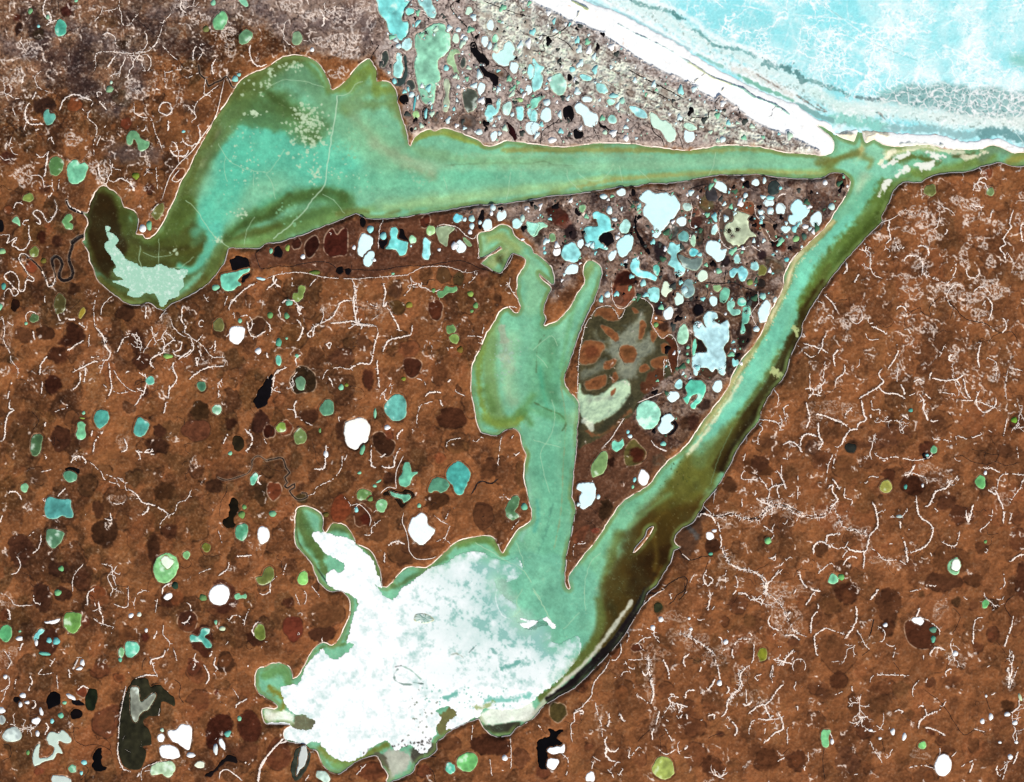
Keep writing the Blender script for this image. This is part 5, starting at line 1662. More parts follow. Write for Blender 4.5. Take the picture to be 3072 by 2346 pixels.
p 490,110 540,95 620,140 640,200 665,240 620,260 560,280 540,330 580,370 610,390 600,410 540,400 510,420 470,380 440,370 420,290 415,240 460,210 530,220 520,160 490,150 138.230.230
p 565,285 640,270 660,330 620,380 580,360 545,335 k
e 627,85,26,32,0 i
e 668,160,22,15,20 i
e 755,220,45,60,15 192.244.234
p 690,360 720,310 790,280 825,310 820,380 780,440 740,475 700,450 690,400 202.250.250
e 650,455,28,46,30 i
e 310,436,78,80,0 164.240.240
e 390,360,25,38,15 i
e 195,423,32,38,0 w
p 260,580 310,525 365,550 365,600 320,610 270,610 i
p -10,210 50,185 110,200 110,220 60,240 30,290 -10,300 168.230.198
e 372,92,30,36,0 k
e 402,68,28,32,0 132.180.130
e 155,310,30,35,0 120.160.112
e 95,435,14,14,0 t
e 90,395,10,18,0 t
p 805,510 850,470 880,510 880,570 960,600 1015,630 1010,670 960,650 900,640 840,620 800,570 144.226.230
e 1015,575,30,45,0 108.204.188
p 1110,400 1130,350 1180,370 1220,360 1225,410 1190,440 1200,510 1250,560 1240,610 1190,640 1160,600 1160,560 1110,530 1140,470 1105,430 162.236.236
p 840,130 860,140 850,240 900,320 960,420 950,455 910,400 870,320 835,240 8.6.10
p 1430,350 1480,330 1540,360 1550,410 1590,400 1580,460 1530,510 1480,480 1420,420 222.252.250
p 1195,450 1260,470 1310,490 1380,460 1395,500 1360,570 1300,575 1230,540 126.146.140
e 1320,430,38,38,0 112.214.220
e 1370,450,22,15,0 t
e 1318,335,24,46,0 188.230.198
e 1240,300,46,46,0 112.172.168
e 1495,245,25,48,10 200.245.240
e 1480,183,14,16,0 i
e 1270,58,38,35,0 192.220.210
p 1650,75 1690,90 1790,130 1770,190 1790,250 1840,300 1780,310 1740,360 1680,385 1620,350 1570,280 1590,200 1650,170 204.214.180
e 1615,255,17,22,10 62.58.44
e 1685,245,18,18,0 56.52.40
e 1642,298,15,14,0 120.110.96
e 1945,20,38,35,0 i
p 2000,60 2030,30 2070,70 2060,120 2010,110 i
e 1950,90,25,30,0 i
e 1873,95,20,20,0 i
e 1885,145,20,18,0 i
e 1680,488,30,38,0 180.236.230
e 1720,430,13,13,0 m
e 1825,545,35,40,0 180.240.240
p 1620,580 1660,560 1690,560 1720,545 1770,590 1760,640 1720,670 1690,640 1680,600 1650,640 1615,620 152.230.236
e 1528,585,26,22,0 m
e 1785,678,26,26,0 142.166.92
e 1395,625,40,50,20 222.242.222
p 945,740 1000,720 1040,740 1030,830 990,845 950,810 160.232.228
p 1070,690 1100,670 1130,710 1150,740 1120,760 1085,800 1055,760 226.240.214
e 905,685,24,30,0 178.240.235
e 612,778,24,26,0 i
e 1275,730,58,74,10 140.172.172
e 1248,742,25,30,0 200.238.240
e 1198,815,40,50,0 214.242.230
e 1115,935,38,54,15 232.250.248
p 1540,760 1580,720 1620,740 1610,800 1580,850 1540,830 120.194.164
e 1515,725,35,27,20 162.200.140
e 1485,830,32,45,-20 214.246.244
e 1718,840,35,36,0 110.206.184
p 1600,840 1640,820 1665,850 1650,900 1700,900 1700,940 1640,950 1600,900 152.220.200
p 1740,860 1780,870 1790,930 1770,1010 1740,1030 1750,1080 1720,1105 1705,1080 1720,1020 1720,930 120.204.180
e 1585,940,10,12,0 w
e 1010,972,12,12,0 w
e 1010,1030,22,24,0 132.180.110
e 1235,1110,48,82,5 180.234.200
p 1330,1010 1380,1010 1420,1050 1400,980 1440,920 1500,930 1520,970 1490,990 1540,1020 1600,990 1615,1060 1610,1150 1570,1220 1590,1300 1580,1430 1540,1440 1500,1390 1470,1420 1420,1380 1370,1400 1350,1445 1320,1430 1310,1300 1340,1260 1430,1250 1400,1170 1330,1120 198.240.246
p 1345,1160 1400,1180 1430,1250 1350,1290 1342,1230 34.24.22
p 1390,960 1450,960 1440,980 1412,1000 1450,1050 1405,1030 34.24.22
e 1325,1210,18,70,5 112.204.174
e 1200,1520,32,42,0 180.240.240
e 1150,1620,52,44,0 224.250.250
e 1520,1535,40,50,15 222.248.250
e 1665,1335,30,38,0 t
e 1715,1350,14,16,0 w
e 1275,1215,14,14,0 m
e 1270,1268,10,12,0 m
e 1275,1330,14,18,0 m
e 1840,1065,28,22,0 i
e 1365,905,38,45,0 18.14.20
p 1250,1540 1290,1490 1360,1485 1415,1520 1410,1600 1370,1670 1320,1720 1290,1690 1340,1640 1350,1600 1300,1620 1270,1680 1235,1640 1270,1600 102.214.182
B4
e 195,70,38,45,0 i
e 110,90,26,32,0 i
e 30,100,25,22,0 i
e 90,15,45,38,0 i
p 290,20 340,-10 380,30 430,60 420,110 370,160 360,210 300,200 255,170 260,130 290,120 270,60 204.250.252
e 485,160,48,62,20 222.252.252
e 395,218,25,20,0 w
e 610,55,28,28,0 206.240.232
e 35,145,22,18,0 i
p 195,220 240,212 275,235 240,275 200,260 214.250.248
e 440,240,20,18,0 i
e 318,318,28,28,0 156.206.140
e 385,300,22,30,0 84.116.100
e 240,492,20,20,0 120.214.214
e 365,385,10,12,0 i
e 40,580,38,46,0 132.126.62
e 30,685,36,34,0 52.44.40
e 45,792,24,28,0 170.226.214
e 145,820,18,26,20 226.240.235
e 55,918,45,96,12 224.250.250
"""
# ------------------------------------------------------------------ snow lying in gullies and along banks (w = half width in plan px, gap = how broken)
SNOWL = """A1 1.0 .25
990,0 980,50 1000,110 1010,200 1070,205 1110,150 1150,110
1400,60 1410,110 1350,180 1330,260 1300,330 1270,380 1220,420 1130,440 1060,440 930,430 800,440 790,540 770,590
850,60 820,130 780,180
850,90 930,80 980,60
1190,470 1170,520 1200,580
1360,600 1500,570
1360,600 1360,690
1560,640 1640,600
1700,650 1690,780 1800,700
340,590 290,640 320,720 400,760
670,890 730,930 770,840
730,920 730,980 800,1050 770,1200 780,1280
1110,850 1110,930 1180,970 1250,980 1280,1090 1320,1180 1340,1230
100,1130 80,1190 100,1250 150,1280
490,1480 480,1560
1290,1380 1300,1560
1550,880 1620,960 1580,1000
1340,380 1420,460 1470,500
830,1120 800,1200
100,880 130,960 160,1000
300,1270 340,1300 390,1260
1640,390 1670,430 1630,500
A1 1.9 .05
950,460 880,580
1780,490 1750,550 1770,650
240,850 210,920 235,1015 360,1025
490,910 540,810 620,780 680,800 760,830
400,1250 390,1320 365,1460
950,1500 1000,1470 1080,1520 1110,1580
300,760 270,820
1500,0 1490,60 1540,110
1300,350 1260,390
1390,1000 1390,1080
1310,920 1380,950 1420,910 1390,850 1330,860 1310,920
170,560 190,620 180,690
A1 1.2 .0
1850,660 1830,760 1790,930 1740,1030 1680,1110 1590,1240 1480,1350 1410,1440 1370,1540 1340,1640
1480,1400 1420,1480 1460,1500 1500,1470
B1 1.0 .3
925,790 850,870 835,950
815,740 780,850 775,950 790,1050
1400,960 1440,1060 1510,1120 1600,1150 1680,1210 1750,1290 1850,1300 1850,1370
1310,1090 1250,1150 1180,1260
1500,1180 1490,1230 1430,1260
1690,1080 1640,1150 1600,1180
740,1110 730,1220
940,1400 990,1490 1080,1570 1140,1575
20,960 40,1060 30,1160 80,1250 100,1330 150,1400 140,1470
1370,910 1310,980
1930,930 1940,1000
1640,1300 1630,1370
850,1520 960,1590 1060,1580
370,790 370,850
1880,790 1850,870
1680,780 1730,860
B1 1.8 .12
790,1050 850,1130 870,1200 910,1260 880,1320 760,1340 680,1380 600,1420
900,1340 910,1450 920,1550 890,1640
1205,880 1200,980
1510,870 1500,980 1530,1040 1520,1090
1850,1370 1720,1380 1620,1430 1560,1480
1500,1170 1430,1160 1360,1210 1340,1260 1260,1300 1240,1350 1280,1390
1580,1180 1570,1240 1440,1340 1430,1400 1460,1450 1450,1500 1400,1560 1390,1640
1500,1170 1490,1230 1430,1250
1780,1160 1770,1260
1630,1200 1660,1280 1620,1310 1630,1370
1020,1140 970,1250
390,1290 340,1360 330,1440
545,990 620,990 700,1050
690,1160 620,1200 550,1240
100,1490 60,1640
710,1380 700,1500
660,1420 660,1500 600,1570
350,1500 345,1600
2120,680 2000,750 1900,860 1890,910
2040,1000 2060,1090 2110,1130 2190,1080
750,1300 820,1290
1870,1130 1900,1090
B2 .9 .05
0,650 80,620 200,600 300,600 500,640 700,650 900,640 1040,625 1150,620 1250,570 1330,550 1430,545 1550,565 1650,600 1750,580
1750,290 1752,480
960,160 930,250 920,400
1400,230 1440,205 1560,220 1640,290 1700,320 1740,280
2010,640 2005,720 2080,830
2070,890 2000,880 2040,920
1780,1140 1760,1250 1700,1380
1940,600 2010,500 2030,440
B2 1.0 .3
540,1010 640,1010 700,1000 780,1020 900,1040 920,1090
680,1400 600,1380 500,1410 460,1480
945,930 870,990
210,640 210,720
420,640 380,680 360,710
1780,1130 1660,1120
1790,1030 1780,1100
1740,590 1690,670 1630,700
1240,1470 1300,1500 1320,1560
1560,1580 1640,1620
1930,710 1980,680 2000,720
1190,630 1190,720 1130,790
1480,1220 1560,1215
820,830 900,880 910,850
450,890 470,960 440,1020
960,860 1040,930
B2 1.9 .1
710,670 730,730 720,850 730,950 740,1020
700,830 620,840 580,900 540,970 440,1020
960,690 980,770 960,880 1000,840
920,1090 890,1200 870,1300 850,1350 760,1350 680,1400
430,1020 390,1060 380,1130 340,1110 390,1050
1200,1030 1190,1110 1110,1130 1010,1160 960,1250
910,1320 920,1420 930,1550
1020,920 1080,1030 1090,1080
170,1380 80,1430 50,1540
0,740 60,680 80,650
1310,1620 1350,1590 1440,1590
0,1000 30,1060 10,1110
0,1260 20,1320
530,1020 640,1010 700,1000 790,1030 890,1040
490,1190 520,1220 530,1180 490,1190
250,880 280,900 280,870
1490,1500 1520,1480
100,1400 40,1480
C1 1.0 .3
740,510 830,590 870,660 980,700 980,740
1390,950 1440,930 1470,850 1540,820 1580,740
1390,950 1330,1010 1320,1060
690,1350 610,1450 600,1580
840,1350 920,1380 930,1440 960,1530
1740,1390 1640,1430
670,460 580,510
300,1070 240,1120
1800,1070 1830,1180
440,570 340,590
1060,1540 1060,1640
2070,200 2060,260
560,60 450,100
2180,320 2200,360
900,780 920,850 1010,850 1030,830
C1 1.8 .12
85,0 80,60 115,85 60,130 40,300 0,340
1370,20 1350,110
850,260 790,340 770,430
760,250 750,300
1060,735 1130,780 1180,850 1280,870 1390,940
1230,870 1210,920 1160,950
1880,280 1840,360
1030,320 1050,400 1000,430
1885,1340 1880,1390 1800,1450
540,725 475,795
20,950 0,1010
2080,1280 1950,1290
380,180 370,220
370,450 380,490
860,980 920,990 910,930
C2 1.0 .3
170,75 230,85 240,150
380,210 280,160
620,440 620,540 600,590 540,660 470,690 410,720 390,770 340,790
640,800 700,870
940,990 870,1050 860,1110 800,1110
1380,950 1440,1000 1510,1040 1470,1140 1520,1185
1400,1170 1470,1135
1500,920 1470,1000
1700,340 1740,340 1780,290
160,1350 130,1460
100,1440 30,1510 30,1600
590,140 600,180
1940,300 1920,420 1910,540
1480,390 1500,340 1600,310
2080,990 2020,1070
660,450 640,500
1250,230 1240,170 1270,50 1370,10
C2 1.0 .0
700,870 760,860 830,920 860,980 850,1040
1130,930 1120,1010 1150,1080 1170,1170 1180,1250 1240,1310 1340,1310 1400,1290
1070,730 1000,720 940,770
1130,460 1080,560 1065,640 1070,730
720,900 760,860
C2 1.9 .08
250,0 230,50 240,150
490,370 480,540 450,570 390,570
865,370 870,540 950,550 1040,555 1060,480 1100,400
1125,240 1080,290 1080,330
1000,1200 1070,1165 1140,1190
975,1260 975,1340
1430,0 1450,50
2020,320 2040,290
2050,460 2090,430
2150,560 2170,800 2190,920
2180,1020 2080,1080 2010,1180 1990,1230
C3 1.1 .3
2030,120 2050,180 2030,260
1880,160 2040,190
1860,200 1890,240 1850,300
2060,60 2100,140
2080,350 2200,400
1830,600 1900,680 1950,740 1930,830 1920,920
1950,730 2050,690
1720,820 1720,880
1560,1230 1600,1320 1660,1370 1750,1400 1830,1420 1900,1500 1920,1600
1330,1430 1290,1510
1900,1040 1980,1100 1960,1150
1750,440 1730,500
1740,580 1720,650 1860,650
1940,1300 1990,1320 2000,1270
2050,1400 1960,1480
2100,980 2070,1030
1990,1020 1960,1090
390,1170 430,1180 340,1200 330,1280
2180,620 2180,820
1590,1400 1580,1560
1690,1600 1750,1600 1790,1640
1950,1640 1920,1560
C3 1.7 .1
2010,580 2050,650 2080,730
1430,1400 1400,1480 1440,1530 1480,1480 1410,1440
1520,1010 1540,1100 1550,1170 1540,1220
1130,1600 1140,1640
970,330 1010,380 1100,420
C3 1.2 .0
750,150 690,240 640,320 580,380
860,20 1060,-60
C4 1.2 .25
1640,0 1800,10 1950,60 2010,90
780,60 740,100 720,150
620,450 580,560 570,680
645,450 620,560
960,430 1030,480 1120,470 1290,500
1260,600 1380,640 1400,700
210,480 250,490
200,540 200,640 240,740
150,590 190,610
0,650 60,690 90,740 130,710 230,690
100,760 80,860 80,920
720,720 720,800 780,830 770,870
980,940 1050,910
1460,890 1490,920
740,1240 700,1300
1520,1170 1580,1200 1640,1190 1670,1080
2200,640 2150,750 2080,840
1980,740 1990,660 2040,610 2200,620
1940,900 1920,1000 1830,1080
1640,370 1640,300 1700,310 1750,320 1860,280
1450,320 1600,340
180,1400 120,1490
2060,150 2030,300
990,1560 950,1640
1260,1580 1350,1560
2030,1430 2040,1520 2000,1560
940,0 950,80 1010,80 990,170
850,680 900,680 930,630 1000,640
940,1220 1000,1270 1050,1320 1160,1320 1230,1360
0,160 150,180 200,250
280,30 220,70 240,180
2140,380 2150,480
2100,930 2080,1000
1880,1260 1900,1240
0,1430 70,1480 70,1570 0,1640
270,1290 180,1370
1960,0 1970,40
1290,500 1400,480 1450,440
500,1430 600,1350 640,1380
C4 2.1 .06
400,20 430,150 400,230
480,120 560,130 700,190 740,220
860,0 880,120 900,160 830,200 830,240 760,250 720,310 690,370 660,395
500,180 510,300 540,350 500,410
210,370 270,345 330,375 370,430
350,380 370,300 420,280 490,300
1300,530 1260,600 1210,620
620,650 680,740
580,730 620,700 620,760 660,820 600,880
950,840 980,920 990,1040 940,1100 920,1140
1310,790 1320,900 1350,970 1430,1030 1450,1080 1420,1160 1380,1210 1260,1265
1600,660 1560,720 1470,760 1420,860 1380,880
1190,1120 1220,1190 1230,1260 1240,1340
570,1180 580,1120 690,1105
460,1270 470,1200 530,1170 610,1220
880,1250 880,1330 870,1390
920,1140 910,1200 880,1250 780,1240 740,1210
1780,860 1740,1000 1720,920
1960,740 2000,830 2030,900 2030,1020
2090,1330 2140,1290 2200,1270
350,1430 370,1500 420,1550 530,1580
1180,1000 1180,1060
880,1100 900,1060
940,120 930,150
1190,120 1250,160
1900,740 1970,780
110,1310 150,1290
D4 1.2 .25
60,20 70,100 30,190
820,390 880,500 920,560
250,1340 250,1210 300,1180
130,680 110,760 130,830
300,870 320,820
930,840 970,770 1250,770
1290,950 1280,880 1340,800
980,1180 1040,1220
1860,295 1800,310 1780,400
2110,280 2100,360
1500,440 1490,380 1370,300 1250,320
1680,1520 1780,1470
2060,1500 2020,1630
1510,1370 1500,1420
930,1300 950,1360 1030,1490
1400,790 1390,830
1900,1060 1920,1100
2070,1080 2150,1040 2160,960
420,1400 420,1480
600,1230 620,1290
1930,930 1970,910
1640,1400 1600,1440
2150,700 2080,880
1560,980 1500,1060
1250,1530 1370,1510 1460,1540
1140,540 1120,620
1370,600 1370,640
1580,600 1580,650
640,930 710,900
560,380 720,430
2140,1240 2140,1310
170,1480 230,1440
1790,1210 1880,1240
2180,1000 2100,1080
D4 2.0 .08
500,180 500,230 450,300 440,420
470,440 480,560 500,610
470,440 560,380
720,470 790,370 820,280 810,200
270,240 250,270
400,190 470,80
210,840 150,910 110,970 60,1020
60,1020 110,1130
170,1070 200,1140 210,1210 140,1250 50,1330
210,690 240,620 300,560
230,440 300,440 350,480
840,1120 910,1110
1130,1070 1170,1050 1210,1080
1330,1210 1340,1150 1400,1100 1490,1060
1400,1100 1380,1030 1340,1020
1380,1200 1470,1220 1550,1270
1420,600 1470,540 1550,560
1780,400 1780,510
2100,360 2060,470 2040,530
2100,570 2110,640 2060,720
2060,720 2080,780 2070,880
1340,210 1310,290
1780,1490 1750,1580
2150,1400 2110,1500
300,100 320,60
930,150 1000,60
780,860 790,900
330,1020 335,1060
D3 1.2 .28
770,400 790,440 770,500
380,1080 420,1090
510,990 530,1080 560,1180 570,1280
760,650 780,700 840,720
720,780 750,740 800,740
1130,1010 1080,1080
1060,1110 1120,1150
1090,1210 1150,1320
1820,490 1810,650 1760,700
800,1370 790,1450 870,1360
1980,690 1970,780
2160,570 2090,620 2050,690
1780,1250 1790,1170 1830,1140
710,1090 740,1150
1300,440 1350,510
1550,590 1580,550
240,1420 290,1480 270,1600
1640,1150 1600,1110
850,930 960,1000
700,1600 740,1540
1180,1100 1200,1130
1690,470 1800,470
1300,560 1240,620
1860,820 1830,780 1880,760
1400,1130 1380,1140
630,1080 620,1190
1750,880 1760,1000
1960,1100 1960,1130 1890,1130
1000,400 1000,450 1040,500
900,640 780,640
1980,440 2050,390
480,1540 500,1480
D3 1.3 .02
1080,60 980,120 900,200 850,270 800,350 770,400
720,500 720,580 680,640 640,640
630,640 590,720 520,800 490,870 480,930 410,1020 340,1080 340,1150 310,1180 320,1320
560,620 470,700 400,800 330,850 210,920
D3 2.0 .1
950,600 950,700 970,800 990,920 970,1000 1000,1050
1040,1060 1010,1180 980,1240 980,1300
1070,640 1110,720 1120,800
1500,640 1530,740 1540,800
1500,800 1450,880 1380,920
1250,960 1270,900 1330,890
1760,700 1710,760 1710,850 1650,930 1600,1000 1590,1070 1550,1110
1640,1150 1680,1210 1660,1270
1680,490 1640,560 1650,630
1250,700 1240,640 1290,590
1450,150 1440,230
1690,90 1740,90 1790,140 1880,140 1880,190
1920,0 1910,110
1440,1100 1490,1090 1490,1130
610,1190 630,1140
1770,1090 1840,1030 1910,1010
1370,740 1390,700
1260,1090 1270,1130
1600,860 1620,890 1590,920
900,730 920,770 950,740
1210,1120 1230,1090
710,1080 750,1150
1250,1380 1270,1350
330,1080 400,1060 410,1090
D2 1.0 .15
300,60 330,110 310,180
240,100 270,190
370,30 440,120
30,0 30,90
460,460 460,510
2010,1280 2020,1440 2010,1540
1700,1180 1690,1300
740,1590 820,1500
260,440 270,430
320,1640 350,1590
1840,1460 1860,1600
D2 2.4 .0
140,1290 60,1370 0,1440
200,1300 110,1330
D1 3.6 .0
2200,1440 2150,1530 2130,1650
D1 1.6 .0
1810,1620 1820,1570 1870,1545 1940,1590 2000,1640
D1 1.0 .25
50,110 90,140 130,190 270,190
940,180 1020,210 1060,180 1060,60
1280,250 1300,140
1350,340 1350,430 1400,500 1380,570
1240,620 1270,720 1300,780
770,300 830,340 940,370
1860,520 1890,490
2010,360 2040,260 2060,220
1820,990 1870,1010
780,170 790,200
230,900 250,860
480,880 470,770
370,700 320,760 440,750
1060,740 1100,790
1760,760 1790,720
1920,880 1970,960
70,620 80,560
30,560 90,650 60,720
130,800 120,880
650,620 610,720
1430,540 1460,650
1320,1480 1180,1540 1170,1640
1300,1540 1190,1560
D1 1.8 .05
60,220 80,270 80,310
1340,100 1350,40 1400,10
725,190 725,100 780,50
190,500 160,560
1370,560 1340,610 1260,640 1240,680
250,770 265,830 240,900
1780,620 1770,680 1800,720
1680,680 1720,750 1720,800 1700,840
1750,570 1730,620
1950,1040 1960,1010 2040,960
640,640 600,720
570,720 580,790
640,890 680,860 730,880
2050,1510 2020,1490
1320,1040 1310,1100
290,980 290,1030 260,1040
280,1200 240,1230
1300,770 1200,770 1120,800
380,1160 400,1200 370,1260
1040,860 1000,1060 985,1200 975,1400 1010,1530 1080,1560
B4 1.0 .2
1520,50 1600,90 1630,130
1500,140 1480,220 1430,250
1640,520 1590,600 1610,640 1550,710
1560,690 1400,620 1400,560
740,590 730,520
880,360 920,390 890,430
1880,830 1850,870
1210,1070 1290,1060
890,1100 920,1150 1000,1150
1920,1480 1960,1490 1970,1350 1900,1300
430,1430 440,1600
1500,1290 1550,1190
1600,1310 1650,1260
2190,1410 2080,1390 2050,1500 2050,1640
1160,1390 1150,1500
250,1360 210,1390
270,680 330,640
500,830 540,850
1840,1190 1850,1170
380,1100 400,1130
330,1200 430,1290 480,1280
560,1330 540,1500
1620,1600 1520,1590
1200,1640 1300,1590
2060,430 2120,530
B4 1.8 .06
1090,160 1080,240 1100,320 1060,360
2110,80 2080,180 2090,230 2030,320 2050,360 2000,400 2030,440 2050,520
1940,90 1920,150
550,780 620,850 660,930
1130,310 1150,390 1180,410 1210,380
570,1090 540,1160 520,1220 380,1180
520,1220 580,1260
520,1220 500,1270
680,1230 630,1280 640,1370
720,1360 720,1420 650,1480 640,1530
1150,1190 1160,1260 1080,1390
1030,1390 1000,1440 1040,1500 1000,1540 1060,1590 1150,1600 1220,1640
1000,1540 900,1600 840,1640
1890,800 1930,850 1930,920 1910,1000
1440,1470 1550,1490 1640,1480 1700,1440
1640,1480 1670,1530
1700,1470 1730,1600 1760,1640
1840,1190 1820,1280 1830,1380
940,1040 1030,1080 1070,1110
730,510 740,570 710,610
900,380 890,430
840,610 800,680
1370,600 1400,640
1440,1420 1420,1470
1290,1500 1340,1480 1380,1500
2200,200 2170,220 2190,350
1430,1640 1380,1600
B4 1.1 .0
1230,70 1120,150 1030,185 960,240 880,320 790,420 700,520 620,620 540,730 470,830 410,930 370,1010 360,1100 300,1210 250,1310 230,1430 130,1540 75,1640
700,10 640,110 600,185 540,250 450,345 350,435 270,530 215,650
400,385 300,470 240,570 215,660
C3 1.1 .0
1920,0 1880,90 1850,170 1760,290 1680,400 1610,540 1540,650 1500,750 1485,850
1400,870 1470,940
1170,1190 1190,1220 1220,1260 1290,1320
B1 1.5 .06
450,0 470,70 440,140 400,185 370,150 340,100 290,85 270,110 320,160 330,200 280,170 210,170 190,200 240,215 240,280 250,330 210,400 180,415 130,390 100,370 140,310 60,350 80,290 0,290
110,70 130,30 160,22 190,35
460,640 440,700 400,708 380,650 340,570
260,490 210,445 170,450 160,490 200,560 230,610 280,650 270,670 220,660 200,740 160,745 150,650 110,600 60,600 40,640 100,700 150,760 110,790 80,730 40,760 40,800
270,1080 290,1150
1250,90 1310,30
555,0 580,50 630,80 700,115 730,80 750,0
B3 .9 .05
490,590 540,540
640,640 650,770 670,860 700,890 750,890 800,840 840,800 900,810 970,860 990,930 970,1010 1010,1080 1060,1140 1130,1110 1180,1170 1195,1270 1185,1390
480,960 430,1030 390,1200 370,1400 365,1600
480,960 530,890 630,875 690,940 710,980 760,900
1540,100 1530,250 1560,350 1650,410 1800,380 1870,430
1830,30 1830,110 1880,180
1910,240 1980,340 2030,310
1850,750 1855,850 1800,940 1840,1040
1080,1310 1070,1450
1110,1310 1140,1420
200,780 210,800
1300,20 1310,80 1290,200 1330,240
"""
# dark tundra creeks; half width then points
CREEKL = """A1
.9 1110,150 1200,220 1300,300
.9 1470,470 1500,540 1560,570 1640,540
1.6 1640,540 1650,610 1700,660 1720,710 1780,680 1830,660 1870,630 1920,720 1960,710
.7 0,1070 60,1050 150,1040 220,1140
1.2 480,10 490,100
A2
2.2 1560,10 1520,60 1580,150 1640,210 1700,290 1710,340
1.4 1790,10 1900,50 2060,110 2180,140
1.6 880,370 860,330
1.2 1860,550 1930,550 2010,620
1.4 860,490 890,430 930,370
1.2 2040,720 2120,790
A3
1.6 20,290 120,300 180,290 260,240 300,180
1.4 120,310 80,350 90,420 0,420
1.4 190,300 280,360 330,420
2.2 780,570 880,630 1000,690 1100,740 1170,780 1230,810
1.5 1230,810 1150,830 1040,780 920,740
1.1 1150,830 1150,880 1220,910
1.5 1540,800 1500,850 1500,910 1450,920 1440,970 1370,970 1300,970
1.3 1500,910 1560,950 1620,980
1.6 970,1020 990,1090 1060,1150 1080,1210
1.1 1190,1090 1240,1230
1.3 60,1200 80,1080 200,1000 210,960
1.2 500,1060 550,1170
1.6 540,1000 600,1060 740,1110
1.2 1310,970 1290,990
1.2 1000,1560 1090,1580 1160,1560
1.4 1280,1640 1300,1560 1420,1520
B1
4.2 590,340 600,370 580,430 570,500 600,580 590,640 530,665 490,640 490,600 515,530 500,490 460,465 430,490 440,560
6 700,300 650,310 600,350
2.4 575,430 572,520
4.2 560,20 590,70 650,95 720,110
2.8 330,560 260,490 220,470
1.2 2150,400 2110,450 2150,560 2200,560
B2
1.1 0,570 100,545 200,550 300,525 440,510 540,530 590,570 750,575 880,580 1000,570 1100,550 1300,540 1450,520 1560,500 1640,510 1750,560 1850,590 1950,620
1.0 1260,690 1320,700 1340,660 1400,660
.7 740,880 940,910
C1
.8 1800,640 1870,660 1980,630 2050,600 2080,540 2080,500 2130,460 2200,510
.9 260,90 320,170 270,250
.8 1870,690 1870,760 1830,830 1810,960
.8 980,740 1060,735
.7 960,1530 1060,1540
C2
1.2 0,500 40,490 130,480 160,560 190,600 150,640 170,680 150,710 170,725 230,690 230,720 190,750 250,820 310,815 335,800 330,770 290,765 270,800
1.5 250,860 240,1000 235,1150 290,1240 370,1340 400,1420 430,1490
2.6 1690,780 1740,690 1780,670 1850,690 1910,650
.9 1520,1640 1540,1600
C3
1.3 1170,1215 1210,1240 1230,1290 1280,1320 1350,1310 1400,1290 1490,1290
1.6 940,1600 1020,1590 1070,1560 1140,1500 1230,1460 1270,1480 1260,1540 1240,1600 1200,1650
.8 1410,890 1470,940 1550,960
1.4 1450,960 1550,960 1650,940 1750,980 1860,960 1930,900 2000,860 2100,880 2200,930
1.0 1420,1400 1440,1340
C4
.8 1280,500 1390,490 1480,440
.8 1600,480 1680,460 1780,510 1900,530 1960,510 2060,540 2180,510
.8 1960,510 1990,450 1930,450 1860,430
.7 1890,1060 1910,1110 1990,1100
.9 2200,1230 2120,1300
D3
1.3 1250,0 1240,70 1180,110 1160,150 1110,190
.8 960,1220 880,1290 860,1320
.8 1440,1290 1500,1260 1560,1250
.8 2110,1370 2060,1420
D4
.9 1380,890 1520,1000 1620,1150 1700,1260 1800,1220 1900,1270
.9 550,1370 540,1500 560,1640
.8 1180,740 1120,660
1.0 2110,110 2040,190 2100,300
1.6 920,460 940,400 960,300
1.0 930,560 860,610
.8 1550,750 1570,650
.8 1610,210 1670,290 1610,430
.8 1030,1310 1050,1400
.9 1380,1470 1440,1520 1560,1580
1.0 1880,940 1920,1060
B3
1.8 1420,680 1560,690 1650,680 1760,730 1850,760
1.2 1420,690 1440,770 1400,820 1350,830 1240,840
1.1 1000,985 1090,1000 1180,970 1230,920
2.2 780,0 850,90
1.6 1570,690 1590,570
1.2 1900,110 2000,190
B4
1.0 1140,870 1220,880 1260,920 1340,890 1360,930 1430,960 1420,880 1520,790
1.3 1520,790 1620,880 1720,980 1880,1020 1950,1070 2010,1100
.8 1220,1040 1220,960 1290,920
.8 1620,880 1590,990
.9 1900,1190 1950,1120 2050,1090 2110,1100 2160,1190
1.0 670,830 740,820
D1
.8 540,1160 600,1180 620,1300 700,1350 790,1340 900,1380 930,1440
.8 230,1050 250,1100 330,1080
.8 20,1340 80,1350 90,1430 20,1480
.9 1170,730 1180,660 1210,620
1.0 1440,800 1490,850 1480,940 1520,1000
.8 700,1510 730,1560 660,1640
.8 300,590 290,640
D2
1.0 1330,1540 1370,1560 1390,1640
1.2 1350,1440 1400,1440
"""
